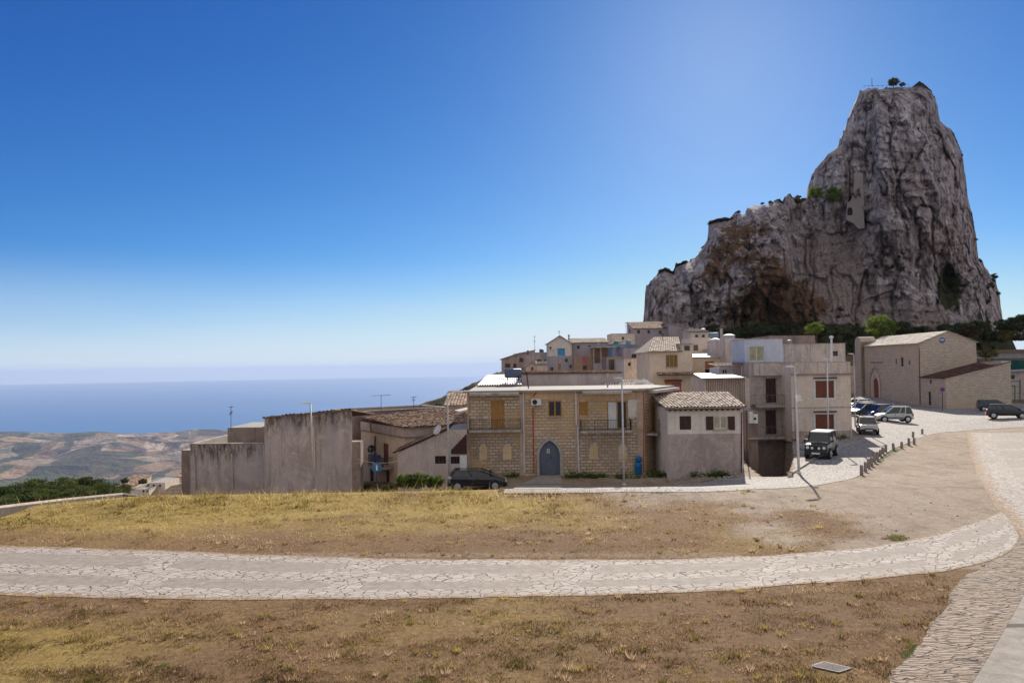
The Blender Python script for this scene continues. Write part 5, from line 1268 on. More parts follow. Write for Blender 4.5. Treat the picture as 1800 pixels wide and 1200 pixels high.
hs('back_left_tiled_house', 'old dark tiled roof left of the limestone house', 783, 826, 712, 760, 78, 7, M_dark_r, [], 'mono', 1.3, T_brown)
hs('bright_white_house', 'small white house with lit flat roof left of the limestone house', 772, 822, 734, 765, 70, 5, M_white, [('w', 781, 738, 794, 747, M_bluew)], 'shed', .7, M_sheet)
b = hs('hidden_yard_house', 'narrow house with old tiles between the blind wall and the cream house', 617, 640, 752, 790, 60, 5, M_cream, [], 'mono', .5, T_brown)
# roof clutter of the upper village
for x0, x1, y0, y1, D, lab, c, dm in ((948, 956, 613.5, 619, 132, 'small round tank on the dark terrace house', M_tankd, False), (1079, 1087, 599, 606.5, 127, 'green blue tank on the stepped grey house', M_teal_t, False), (1100, 1109, 598, 605, 119, 'larger blue tank above the netting draped house', M_tank, False), (1152, 1160, 605.5, 612, 104, 'pale tank above the long blue grey wall', M_white, True), (1049, 1055, 604, 611, 108, 'tiny tank on the porch canopy', M_tank, False), (1232, 1240, 577, 583, 152, 'white tank on the low ridge house', M_white, True), (1384, 1392, 597, 604.5, 72, 'pale tank at the left of the streaked parapet roof', M_tank, True)):
    tank(x0, x1, y0, y1, D, lab, c, dm)
for x, y0, y1, D, lab in ((928, 617, 623, 142, 'thin flue on the hillside house'), (1000, 590, 597, 127, 'dark flue beside the white gable roof'), (1107, 579, 587, 151, 'short flue on the upper flat roofed house'), (1205, 571, 578, 159, 'flue on the mauve side house'), (1146, 611, 618, 77, 'stub flue at the left of the hipped tile roof')):
    chimney_pipe(x, y0, y1, D, lab, M_iron, .1, 0)
# left-hand lower village
hs('lower_white_house', 'white two storey house with terrace roof beyond the fence', 226, 262, 860, 900, 135, 7, M_creamp, [('w', 250, 861, 254, 865), ('w', 257, 861, 261, 865), ('w', 250, 868, 254, 872)], None, parapet=.5)
hs('lower_pink_house', 'pinkish block beside the white terrace house beyond the fence', 262, 290, 848, 900, 139, 6, M_creamp, [('w', 268, 851, 272, 855), ('w', 279, 851, 283, 855)], None)
hs('lower_tiled_house', 'long brown tiled roof beyond the pines', 198, 232, 857, 900, 150, 8, M_cream, [], 'mono', 1.4, T_brown)
hs('lower_grey_house', 'grey house corner just beyond the left end wall', 306, 322, 838, 900, 160, 6, M_cream, [('w', 309, 842, 313, 847)], 'mono', .8, T_brown)
# ============================================================ church
def church():
    c0 = Vector(XY(1619, 690, 109)); u = Vector((1.6, 22)).normalized(); L = 22.5; w = Vector((u.y, -u.x)); Wd = 8.0
    far = c0+u*L; zt = Z(1620, 603, 109); zb = -2.2
    # faces: side (far -> corner), gable (corner -> right)
    c1 = c0+w*Wd
    b = Bld('stone_church', 'old rubble stone church with pale slab roof and pointed doorway', 'church', [tuple(far), tuple(c0), tuple(c1), tuple(c1+u*L)], zb, zt, M_stone)
    f0, f1 = b.f[0], b.f[1]; rz = zt+1.75
    b.outl[1] = [(0, zb), (f1.L, zb), (f1.L, zt), (f1.L/2, rz), (0, zt)]; b.outl[3] = b.outl[1]
    # windows in side wall
    for r in ((1574, 630, 1576.5, 640), (1583, 628, 1588, 644), (1597, 633, 1600, 641)): 
        b.window(0, r, M_iron, M_glass, '1', sill=False, deep=.15)
    ac = f0.px(1539.5, 680)[0]; hw = 1.05; z0 = zb; zs = f0.px(1540, 676)[1]; za = f0.px(1540, 664)[1]
    o = [(ac-hw, z0), (ac+hw, z0)]+arch_pts(ac, hw, zs, za, 8); b.hole(0, o)
    mb = MB(); poly_panel(mb, f0, o, d=-.15); mb.build('door', simple('red_church_door', (.22,.07,.045), .3, 3), b.t)
    # pointed hood moulding
    for t0, ex, m_ in ((.35, .10, M_cream), (1.05, .16, M_cop)):
        zz = za+t0*1.6; mb = MB(); i_ = [(ac+hw+t0, z0)]+arch_pts(ac, hw+t0, zs, zz, 10)+[(ac-hw-t0, z0)]; o_ = [(ac+hw+t0+.22, z0)]+arch_pts(ac, hw+t0+.22, zs, zz+.3, 10)+[(ac-hw-t0-.22, z0)]
        for k in range(len(i_)-1):
            mb.face([f0.pt(*p, ex) for p in (i_[k], o_[k], o_[k+1], i_[k+1])]); mb.face([f0.pt(*o_[k], ex), f0.pt(*o_[k], 0), f0.pt(*o_[k+1], 0), f0.pt(*o_[k+1], ex)]); mb.face([f0.pt(*i_[k], 0), f0.pt(*i_[k], ex), f0.pt(*i_[k+1], ex), f0.pt(*i_[k+1], 0)])
        mb.build('hood_mould', m_, b.t)
    b.slab('stone_band', 0, (1530, 636, 1552, 637.5), .003, .08, M_dark_r)
    b.finish(flat=False)
    M_slab = simple('pale_stone_slabs', (.60,.52,.41), .2, .8, .9, .02, dirt=(.36,.30,.23))
    tile_roof('roof_slabs', M_slab, f0.pt(-.1, zt, .3), f0.pt(f0.L+.15, zt, .3), f0.pt(f0.L+.15, rz, -Wd/2), f0.pt(-.1, rz, -Wd/2), b.t, tw=.45, course=.55, amp=.02)
    tile_roof('roof_slabs', M_slab, f0.pt(-.1, zt, -Wd-.3), f0.pt(f0.L+.15, zt, -Wd-.3), f0.pt(f0.L+.15, rz, -Wd/2), f0.pt(-.1, rz, -Wd/2), b.t, tw=.45, course=.55, amp=.02)
    # bell gable block at the far end
    t = MB(); zz = Z(1515, 592, 131); fe = Fac(tuple(far-w*.6+u*.4), tuple(far-w*.6-u*2.2))
    out = [(0, zb), (fe.L, zb), (fe.L, zz-.9)]+[(fe.L/2+fe.L/2*math.cos(math.pi*k/8), zz-.9+.9*math.sin(math.pi*k/8)) for k in range(1, 8)]+[(0, zz-.9)]
    mb = MB(); poly_panel(mb, fe, out, d=0); n = len(out)
    for i in range(n): (a_, z_), (c_, y_) = out[i], out[(i+1) % n]; mb.face([fe.pt(a_, z_, 0), fe.pt(c_, y_, 0), fe.pt(c_, y_, -2.6), fe.pt(a_, z_, -2.6)], [(a_, z_), (c_, y_), (c_+1, y_), (a_+1, z_)])
    fr = Fac(tuple(far-w*.6-u*2.2), tuple(far+w*2-u*2.2)); poly_panel(mb, fr, rectp(0, fr.L, zb, zz-.9)); mb.build('bell_gable', M_stone, b.t)
    # downpipes
    b.pipe(0, 1519, 610, 1520, 692, M_redsh, .12); b.pipe(0, 1617, 612, 1618.5, 711, M_redsh, .12)
    # annexe
    dp = 7.2; a0 = c0-u*dp; a1 = c1-u*dp+w*.6
    an = Bld('church_annexe', 'stone annexe with dark red sloping roof against the church end', 'church annexe', [tuple(c0-u*.003), tuple(a0), tuple(a1), tuple(c1+w*.6-u*.003)], zb, Z(1657, 665, 102), M_stone)
    g0, g1 = an.f[0], an.f[1]; zl = an.zt; zr = Z(1754, 636, 101.6); an.outl[1] = [(0, zb), (g1.L, zb), (g1.L, zr), (0, zl)]; an.outl[2] = rectp(0, an.f[2].L, zb, zr); an.outl[3] = [(0, zb), (g1.L, zb), (g1.L, zl), (0, zr)]
    an.window(0, (1634, 667, 1637.5, 674), M_iron, M_glass, '1', sill=False)
    an.shut(0, (1632, 688, 1636.5, 712), M_brownsh, 'door', 1, slats=False)
    an.finish(flat=False)
    tile_roof('tile_roof', T_dark, g0.pt(0, zl+.03, .3), g0.pt(g0.L+.15, zl+.03, .3), g0.pt(g0.L+.15, zr+.05, -g1.L-.1), g0.pt(0, zr+.05, -g1.L-.1), an.t, tw=.3, course=.45)
    mb = MB(); g1.box(mb, g1.L*.86, g1.L+.05, zr-.35, zr+.12, -2.2, .06); mb.build('wall_cap', M_slab, an.t)
    # round painted plaque on the gable
    p = f1.px(1656, 598); t = thing('round_plaque', 'round blue and white plaque high on the church gable', 'plaque', f1.pt(p[0], p[1]-.4, .06))
    mb = MB(); cc = f1.pt(*p, .06); rg = [cc+f1.u*.42*math.cos(q)+Vector((0,0,1))*.42*math.sin(q) for q in [2*math.pi*k/20 for k in range(20)]]
    mb.face(rg); rb = [r-f1.n*.05 for r in rg]; [mb.face([rg[k], rb[k], rb[(k+1) % 20], rg[(k+1) % 20]]) for k in range(20)]; mb.build('disc', simple('plaque_blue', (.10,.18,.38), .3, 3), t)
    mb = MB(); mb.face([cc+f1.n*.005+f1.u*a_+Vector((0,0,z_)) for a_, z_ in ((-.3,-.02),(.28,-.02),(.2,.16),(-.22,.16))]); mb.build('painted_band', M_white, t)
church()
# ============================================================ right background
b = hs('playground_hut', 'low concrete hut with flat overhanging roof at the right edge', 1755.5, 1850, 654, 712, 118, 6, M_grey_l, [('w', 1772, 659, 1784, 666)], 'shed', .3)
def fence(name, label, pts, h, post_m, D, mesh_m=None, cat='fence', n=12):
    t = thing(name, label, cat, P(*pts[0], D)); a = P(*pts[0], D); c = P(*pts[1], D+.01)
    mb = MB()
    for k in range(n+1): p = a.lerp(c, k/n); mb.tube([p, p+Vector((0,0,h))], .04, 6)
    mb.build('post', post_m, t); mb = MB(); mb.bar(a+Vector((0,0,h)), c+Vector((0,0,h)), .05)
    mb.build('rail', post_m, t)
    if mesh_m: mb = MB(); mb.box8([a+Vector((0,.03,.1)), c+Vector((0,.03,.1)), c+Vector((0,.06,.1)), a+Vector((0,.06,.1))], [a+Vector((0,.03,h-.1)), c+Vector((0,.03,h-.1)), c+Vector((0,.06,h-.1)), a+Vector((0,.06,h-.1))]); mb.build('net', mesh_m, t)
M_green = simple('green_painted_steel', (.015,.17,.075), .15, 4, .5); M_teal = simple('dark_teal_netting', (.015,.085,.075), .3, .7, .9)
fence('sports_fence', 'long dark teal netting fence behind the church', [(1712, 652), (1900, 650)], 2.0, M_green, 140, M_teal)
fence('boundary_wall', 'pale blue grey wall band above the teal netting', [(1714, 631), (1900, 629)], .9, M_galv, 150, plaster('blue_grey_wall', (.28,.31,.35), (.2,.2,.22), .5, .3), 'wall')
t = thing('green_gate', 'green tubular steel gate frame in front of the concrete hut', 'gate', P(1778, 706, 104))
D = 104.; mb = MB()
for x in (1762, 1793): mb.tube([P(x, 707, D), P(x, 666 if x > 1780 else 672, D)], .08, 6)
mb.bar(P(1757, 671, D), P(1794, 669.5, D), .1); mb.bar(P(1757, 680, D), P(1794, 679, D), .06); mb.bar(P(1757, 692, D), P(1794, 691, D), .06); mb.build('gate_frame', M_green, t)
mb = MB()
for x in (1770.5, 1784): mb.tube([P(x, 706, D-.1), P(x, 678, D-.1)], .07, 6)
mb.bar(P(1770.5, 678, D-.1), P(1784, 677.6, D-.1), .12); mb.bar(P(1770.5, 704, D-.1), P(1784, 703.5, D-.1), .1); mb.build('gate_leaf', M_green, t)
# steps wall between church and the shuttered house
b = Bld('stone_side_wall', 'low rough stone wall glimpsed between the shuttered house and the church', 'wall', boxfoot(1478, 1513, 670, 140, 1.), -4, Z(1500, 643, 140), M_stone); b.finish()
# left boundary wall with pale coping
def left_wall():
    pts = [(-80, 903, 27.5), (0, 892.5, 31), (60, 885, 34.5), (120, 878, 39), (180, 872, 44), (215, 868.5, 48), (250, 872, 50), (268, 874, 51)]
    t = thing('boundary_wall', 'low dark stone wall with pale coping along the left edge of the meadow', 'wall', P(120, 900, 39))
    mb = MB(); mc = MB()
    for (a, c) in zip(pts[:-1], pts[1:]):
        p, q = P(*a), P(*c); o = Vector((.035, -.03, 0)); dn = Vector((0,0,-3.5))
        mb.box8([p+dn-o, p+dn+o, q+dn+o, q+dn-o], [p-o, p+o, q+o, q-o]); o = o*1.25; up = Vector((0,0,.09)); e = Vector((0,0,.003))
        mc.box8([p-o+e, p+o+e, q+o+e, q-o+e], [p-o+up, p+o+up, q+o+up, q-o+up])
    mb.build('wall', simple('blackish_wall_stone', (.07,.06,.05), .4, 3, .95, .02), t); mc.build('coping', M_grey_l, t)
    p = P(300, 850, 60); b = Bld('end_stone_wall', 'dark rubble wall stepping down at the left of the concrete buildings', 'wall', boxfoot(268, 336, 862, 56, 1), -14, Z(300, 866, 56), M_stone)
    f = b.f[0]; b.outl[0] = [(0, -14), (f.L, -14), (f.L, Z(330, 846, 56)), (f.L*.5, Z(300, 853, 56)), (0, Z(270, 875, 56))]; b.finish(flat=False, skip=(1, 2, 3))
    mb = MB(); solid_panel(mb, f, b.outl[0], -.5, -.004); mb.build('wall_core', M_stone, b.t)
left_wall()
# ------------------------------------------------------------ foliage
def leaf_mat(name, c0, c1, c2):
    m = mat(name, c1, .7, spec=.2); k = NT(m)
    at = k.n('Attribute', attribute_name='tone').outputs['Fac']
    k.col(k.ramp(at, [(0, c0), (.5, c1), (1, c2)]))
    k.b.inputs['Transmission Weight'].default_value = 0
    tr = k.n('BsdfTranslucent'); k.l(k.ramp(at, [(0, c0), (.5, c1), (1, c2)]), tr.inputs[0]); mx = k.n('MixShader'); mx.inputs[0].default_value = .35
    k.l(k.b.outputs[0], mx.inputs[1]); k.l(tr.outputs[0], mx.inputs[2]); k.l(mx.outputs[0], k.t.nodes['Material Output'].inputs[0]); return m
L_green = leaf_mat('bright_green_leaves', (.05,.085,.012), (.16,.22,.035), (.34,.40,.08))
L_dark = leaf_mat('dark_green_leaves', (.024,.030,.011), (.07,.082,.030), (.16,.165,.07))
L_pine = leaf_mat('pine_needles', (.014,.026,.007), (.06,.085,.018), (.18,.21,.045))
L_brown = leaf_mat('rusty_scrub_leaves', (.03,.016,.007), (.09,.05,.02), (.18,.105,.045))
L_olean = leaf_mat('oleander_leaves', (.03,.055,.008), (.10,.15,.028), (.26,.31,.07))
L_yell = leaf_mat('yellowing_leaves', (.07,.06,.015), (.17,.15,.04), (.34,.30,.09))
M_bark = simple('bark', (.14,.10,.07), .3, 6, .95, .02)
def crown_mesh(name, m, clumps=40, per=60, ls=.055, sh=(1,1,.8), flat=0., seed=1, tri=False, hollow=.45):
    r = np.random.default_rng(seed)
    d = r.normal(size=(clumps, 3)); d /= np.linalg.norm(d, axis=1)[:, None]; rad = hollow+(1-hollow)*r.random(clumps)**.6
    c = d*rad[:, None]*.82; c[:, 2] = np.where(c[:, 2] < 0, c[:, 2]*(1-flat), c[:, 2])
    cs = .16+.16*r.random(clumps); n = clumps*per
    ci = np.repeat(np.arange(clumps), per); o = r.normal(size=(n, 3)); o /= np.linalg.norm(o, axis=1)[:, None]; o *= (r.random(n)**.5)[:, None]
    p = (c[ci]+o*cs[ci][:, None]*np.array([1.15, 1.15, .8]))*np.array(sh)
    a = r.normal(size=(n, 3)); a /= np.linalg.norm(a, axis=1)[:, None]; b = np.cross(a, r.normal(size=(n, 3))); b /= np.linalg.norm(b, axis=1)[:, None]
    s = (ls*(.6+.8*r.random(n)))[:, None]
    v = np.stack([p-a*s, p-b*s*.62, p+a*s, p+b*s*.62], 1).reshape(-1, 3); f = np.arange(n*4).reshape(n, 4)
    me = fast_mesh(name, v, f, m)
    tone = np.clip(np.repeat(r.random(clumps), per)*.55+r.random(n)*.45, 0, 1); attr(me, 'tone', np.repeat(tone, 4)); return me
def trunk_mesh(h, r, seed=0, fork=3, spread=.5):
    rg = random.Random(seed); mb = MB(); b = Vector((0,0,-.6)); t = Vector((rg.uniform(-.1,.1)*h, rg.uniform(-.1,.1)*h, h*.55))
    mb.tube([b, b.lerp(t, .5)+Vector((.04*h,0,0)), t], [r, r*.8, r*.6], 8)
    for k in range(fork):
        a = 2*math.pi*k/fork+rg.random(); e = t+Vector((math.cos(a)*spread*h, math.sin(a)*spread*h, h*(.35+.2*rg.random()))); mb.tube([t-Vector((0,0,.1)), t.lerp(e, .5)+Vector((0,0,.05*h)), e], [r*.5, r*.35, r*.15], 6)
    me = bpy.data.meshes.new('trunk'); me.from_pydata(mb.v, [], mb.f); me.materials.append(M_bark); return me
def plant(name, label, cat, loc, crown, size, th=None, tm=None, group=None, rz=None, sq=(1,1,1)):
    """crown radius = size; th = trunk height to crown centre"""
    th = size*.6 if th is None else th
    t = thing(name, label, cat, loc, group, RNG.random()*6.3 if rz is None else rz)
    c = link('crown', crown, t); c.location = (0,0,th); c.scale = (size*sq[0], size*sq[1], size*sq[2])
    if tm is not None: k = link('trunk', tm, t); k.scale = (min(th, size*1.1), min(th, size*1.1), max(th, .2))
    return t
CR = {
 'green': [crown_mesh('crown', L_green, 60, 70, .055, (1,1,.85), 0, s) for s in (1, 2)],
 'dark': [crown_mesh('crown', L_dark, 46, 55, .07, (1,1,.8), .3, s) for s in (3, 4, 5)],
 'brown': [crown_mesh('crown', L_brown, 40, 50, .07, (1,1,.8), .3, s) for s in (6, 7)],
 'pine': [crown_mesh('crown', L_pine, 70, 150, .026, (1,1,.42), .6, s, hollow=.3) for s in (8, 9, 10)],
 'olean': [crown_mesh('crown', L_olean, 60, 90, .06, (1,1,.85), .2, s, hollow=.3) for s in (11, 12)],
 'yellow': [crown_mesh('crown', L_yell, 50, 60, .06, (1,1,.8), .2, 13)]}
TR = [trunk_mesh(1., .09, 1), trunk_mesh(1., .08, 2), trunk_mesh(1.15, .05, 5, 5, .38)]
def tree_px(name, label, cat, px, pyc, wpx, D, kind, i=0, group=None, sq=1., base=None):
    s = wpx/F*D/2; c = P(px, pyc, D); g = float(H(c.x, c.y)) if base is None else base; g = min(g, c.z-s*.5)
    return plant(name, label, cat, (c.x, c.y, g), CR[kind][i % len(CR[kind])], s, c.z-g, TR[i % 2], group, sq=(1,1,sq))
tree_px('broadleaf_tree', 'rounded bright green tree behind the church roof', 'tree', 1550, 574, 62, 137, 'green', 0, sq=.9)
tree_px('broadleaf_tree', 'small bright green tree behind the red shuttered house roof', 'tree', 1430, 577, 36, 118, 'green', 1, sq=.8)
tree_px('broadleaf_tree', 'yellow green bushy tree beside the church annexe roof', 'tree', 1737, 622, 36, 124, 'yellow', 0, sq=.75)
for k, (x, y, w, lab, kd) in enumerate(((1434, 338, 30, 'left round green tree on the ledge of the crag', 'green'), (1466, 342, 36, 'right larger green tree on the ledge of the crag', 'green'), (1571, 145, 22, 'small dark windswept tree on the summit of the crag', 'dark'), (1407, 352, 24, 'rusty bush left of the green ledge trees', 'brown'), (1586, 149, 12, 'tiny bush right of the summit tree', 'dark'))):
    D = 232. if k < 2 or k == 3 else 246.; s = w/F*D/2; c = P(x, y, D); plant('crag_tree', lab, 'tree', (c.x, c.y, c.z-s*1.1), CR[kd][k % 2], s, s*1.1, TR[k % 2], sq=(1,1,.95))
# shrubs along the foot of the crag
rg = random.Random(5); n = 0
lst = []
for k in range(34):
    x = rg.uniform(1235, 1800); 
    lst.append((x, 588-rg.uniform(-6, 14)-(10 if x > 1760 else 0), rg.uniform(26, 52), rg.uniform(178, 205), 'dark' if rg.random() < .8 else 'brown'))
lst += [(1762, 570, 30, 200, 'dark'), (1782, 578, 36, 190, 'dark'), (1800, 568, 34, 195, 'dark'), (1772, 590, 40, 180, 'yellow'), (1795, 592, 36, 178, 'dark'), (1818, 580, 40, 185, 'dark')]
for k, (x, y, w, D, kd) in enumerate(lst):
    s = w/F*D/2; c = P(x, y, D)
    plant('crag_foot_shrub', 'dark scrubby shrub in the thicket along the foot of the crag', 'shrub', (c.x, c.y, c.z-s*.8), CR[kd][k % len(CR[kd])], s, s*.8, None, 'shrubs along the foot of the crag', sq=(1,1,.85))
for k, (x, y, w) in enumerate(((1250,391,15),(1262,389,17),(1275,386,16),(1286,384,13),(1162,476,12),(1172,474,12),(1182,479,10),(1193,466,12),(1203,461,12),(1216,456,8),(1298,372,9),(1355,355,10),(1340,357,8),(1236,434,9),(1690,272,7),(1716,420,8),(1722,458,10),(1745,484,9))):
    s = w/F*249/2; c = P(x, y+1, 249.); plant('skyline_bush', 'small dark bush on the broken skyline of the crag', 'bush', (c.x, c.y, c.z-s*.5), CR['dark' if k % 3 else 'brown'][k % 2], s, s*.5, None, 'bushes on the skyline of the crag')
# bushes clinging to the face
for k in range(70):
    cx, cy, sx, sy, kd, ww = rg.choice(((1345,500,45,60,'brown',16), (1330,540,60,30,'brown',22), (1668,505,20,34,'dark',20), (1400,545,40,30,'brown',15), (1740,530,10,40,'dark',14), (1460,560,40,18,'dark',15), (1575,455,20,16,'brown',12), (1260,540,50,30,'dark',12), (1260,560,60,15,'brown',16)))
    x = rg.gauss(cx, sx*.7); y = rg.gauss(cy, sy*.7); w = ww*rg.uniform(.6, 1.2)
    D = rockY(x, y)-.3; s = w/F*D/2; c = P(x, y, D)
    plant('crag_bush', 'bush or ivy clump clinging to the face of the crag', 'bush', (c.x, c.y, c.z-s*.4), CR[kd][k % len(CR[kd])], s, s*.4, None, 'bushes clinging to the crag', sq=(1,.6,1.1))
# pines on the left
rg = random.Random(9)
pn = [(12,884,80,84),(60,868,70,92),(105,864,66,96),(150,862,60,100),(185,868,50,98),(-30,880,80,88),(40,890,74,76),(90,886,70,78),(135,880,66,82),(178,882,60,84),(205,880,44,88),(0,900,70,70),(120,896,60,72),(165,893,56,74),(75,903,60,66),(30,910,60,62),(212,868,34,104)]
for k, (x, y, w, D) in enumerate(pn):
    s = w*.66/F*D; c = P(x, y-7, D)
    plant('stone_pine', 'dark umbrella crowned stone pine in the wood below the left wall', 'tree', (c.x, c.y, c.z-6), CR['pine'][k % 3], s, 6, TR[2], 'stone pines below the left wall', sq=(1,1,1.15))
for x, y, w, lab in ((219, 845, 16, 'small round dark tree above the tiled roof beyond the pines'), (251, 846, 18, 'flat dark tree behind the pink block beyond the fence')):
    tree_px('distant_tree', lab, 'tree', x, y, w, 146, 'dark', x, base=-30)
# oleanders and garden scrub
for k, (x, y, w, D, lab) in enumerate(((711, 846, 40, 40.6, 'left oleander bush beside the dark car'), (738, 845, 44, 40.6, 'middle and tallest oleander bush in front of the lean-to garage'), (765, 847, 36, 40.6, 'right oleander bush with pink flowers next to the dark car'))):
    s = w/F*D/2; c = P(x, y, D); plant('oleander_bush', lab, 'bush', (c.x, c.y, c.z-s*.8), CR['olean'][k % 2], s, s*.8, None, 'oleander bushes by the garage', sq=(1,1,.95))
# ------------------------------------------------------------ grass and weeds
PAVE = [ROAD_U+ROAD_L[::-1], STREET_L+STREET_U[::-1], BIG_L+BIG_R[::-1], COB_L+COB_R[::-1], COB_R+CON_R[::-1]]
def grass():
    m = mat('grass_blades', (.2,.15,.08), .8, spec=.15); k = NT(m)
    a = k.n('Attribute', attribute_name='tone').outputs['Fac']; g = k.n('Attribute', attribute_name='green').outputs['Fac']
    c = k.mix(g, k.ramp(a, [(0, (.13,.075,.04)), (.35, (.34,.215,.12)), (.7, (.56,.40,.24)), (1, (.78,.64,.44))]), k.ramp(a, [(0, (.08,.07,.016)), (.4, (.26,.21,.05)), (.75, (.45,.34,.10)), (1, (.66,.52,.22))]))
    k.col(c); tr = k.n('BsdfTranslucent'); k.l(c, tr.inputs[0]); mx = k.n('MixShader'); mx.inputs[0].default_value = .5
    k.l(k.b.outputs[0], mx.inputs[1]); k.l(tr.outputs[0], mx.inputs[2]); k.l(mx.outputs[0], k.t.nodes['Material Output'].inputs[0])
    N = 420000; r = np.random.default_rng(3)
    px = r.uniform(-120, 1860, N); py = 862+r.random(N)**1.1*380
    dx = _fw.x+_rt.x*(px-900)/F-_up.x*(py-600)/F; dy = _fw.y+_rt.y*(px-900)/F-_up.y*(py-600)/F; dz = _fw.z+_rt.z*(px-900)/F-_up.z*(py-600)/F
    t = -CZ/dz
    for _ in range(6): t = (H0(dx*t, dy*t)-CZ)/dz
    x, y = dx*t, dy*t
    z = H0(x, y); qx, qy = proj(x, y, z)
    ok = (y < 43) & (y > 8)
    for p in PAVE: ok &= ~inpoly(qx, qy, p)
    gn, br, tf = near_masks(x, y, z)
    ok &= r.random(N) > np.clip(br*1.15-tf, 0, .985)
    cov = fbm(x*1.3, y*2.2, 0, 4, 51); ok &= r.random(N) < np.clip(.5+3.*(cov-.5), .05, 1)
    x, y, z, gn, br, tf, qx, qy = [a_[ok] for a_ in (x, y, z, gn, br, tf, qx, qy)]; n = len(x)
    cl = fbm(x*2.5, y*2.5, 0, 2, 61)
    h = (.014+.036*r.random(n)**2*(.2+cl*1.6))*(1+y/34.); h *= 1+tf*.9+gn*.5
    crest = (y > 29)*(qx < 1130)*(qy < 892); h *= 1+crest*1.1*r.random(n)**3*3
    w = .0045*(1+y/14.); an = r.random(n)*6.283; ln = r.normal(size=(n, 2))*.6*h[:, None]
    b = np.stack([x, y, z-.01], 1); o = np.stack([np.cos(an)*w, np.sin(an)*w, np.zeros(n)], 1)
    tip = b+np.stack([ln[:, 0], ln[:, 1], h], 1)
    v = np.stack([b-o, b+o, tip], 1).reshape(-1, 3); me = fast_mesh('grass', v, np.arange(n*3).reshape(n, 3), m, nv=3)
    # taller separate tufts
    M = 900; ii = r.integers(0, n, M); K = 26; jj = np.repeat(ii, K); m2 = len(jj); rad = np.repeat(.03+.09*r.random(M), K)
    ang = r.random(m2)*6.283; rr = rad*np.sqrt(r.random(m2)); X2 = x[jj]+np.cos(ang)*rr; Y2 = y[jj]+np.sin(ang)*rr; Z2 = H0(X2, Y2); H2 = np.repeat(.05+.10*r.random(M)**1.5, K)*(.5+.7*r.random(m2))
    b2 = np.stack([X2, Y2, Z2-.01], 1); w2 = .004*(1+Y2/14.); a2 = r.random(m2)*6.283; o2 = np.stack([np.cos(a2)*w2, np.sin(a2)*w2, np.zeros(m2)], 1); t2 = b2+np.stack([np.cos(ang)*H2*.45, np.sin(ang)*H2*.45, H2], 1)
    v2 = np.stack([b2-o2, b2+o2, t2], 1).reshape(-1, 3); me = fast_mesh('grass', np.concatenate([v, v2]), np.arange((n+m2)*3).reshape(-1, 3), m, nv=3)
    T2 = np.repeat(r.random(M), K)*.7+.2*r.random(m2); G2 = np.repeat((r.random(M) < .45)*.9, K)
    lg = fbm(x*.3, y*.45, 0, 5, 71); lg2 = fbm(x*1.2, y*1.8, 0, 3, 73)
    tone = np.clip(r.random(n)*.6+1.1*(lg-.42)+.9*(lg2-.5)+.1*crest-.24*(qy > 1040), 0, 1); gr = np.clip(gn*.75+tf*.9+(r.random(n)-.5)*.5, 0, 1)
    tone = np.where(tf > .5, tone*.55, tone)
    attr(me, 'tone', np.repeat(np.concatenate([tone, T2]), 3)); attr(me, 'green', np.repeat(np.concatenate([gr, G2]), 3))
    tag(link('grass', me), 'short dry grass and weeds covering the meadow', 'grass', None, 'stuff')
grass()
def scatter_weeds():
    """low dark weeds and rubble along wall feet"""
    r = np.random.default_rng(8); segs = [((826, 836), (915, 836), 14, 'a'), ((1000, 838), (1128, 838), 22, 'a'), ((1142, 836), (1300, 836), 34, 'a'), ((640, 857), (690, 858), 9, 'a'), ((1398, 773), (1496, 769), 10, 'a')]
    V = []; T = []
    for (a, c, n, _) in segs:
        for i in range(n):
            t = r.random(); px = a[0]+(c[0]-a[0])*t; p = G(px, a[1]+(c[1]-a[1])*t+r.random()*3)
            s = .12+.22*r.random()
            for k in range(60):
                o = r.normal(size=3)*s*.6; q = np.array(p)+[o[0]*1.5, o[1], abs(o[2])+.02]; d = r.normal(size=3)*.06; e = np.cross(d, r.normal(size=3)); e = e/np.linalg.norm(e)*.03
                V += [q-d, q-e, q+d, q+e]; T += [r.random()*.8]*4
    me = fast_mesh('weeds', np.array(V), np.arange(len(V)).reshape(-1, 4), L_olean); attr(me, 'tone', T)
    tag(link('weeds', me), 'dark weeds growing along the foot of the house walls', 'weeds', None, 'stuff')
scatter_weeds()
# rubble in front of the dark shuttered house
rg = random.Random(77); M_rub = simple('rubble_stone', (.34,.29,.25), .35, 6, .95, .01); mb = MB()
for k in range(520):
    p = G(rg.uniform(1160, 1300), rg.uniform(829, 842)) if k < 150 else (G(rg.uniform(560, 1750), rg.uniform(870, 960)) if k < 300 else G(rg.uniform(0, 1700), rg.uniform(1050, 1195))); s = rg.uniform(.03, .11) if k < 150 else (rg.uniform(.012, .03) if k < 300 else rg.uniform(.006, .02))
    a = rg.random()*6; u = Vector((math.cos(a), math.sin(a), rg.uniform(-.3,.3))).normalized(); w = Vector((-u.y, u.x, rg.uniform(-.3,.3))).normalized()
    mb.obox(p+Vector((0,0,s*.3)), u*s*rg.uniform(.8,1.5), w*s, u.cross(w)*s*.7)
tag(mb.build('rubble', M_rub), 'loose stones and rubble scattered on the bare ground', 'rubble', None, 'stuff')
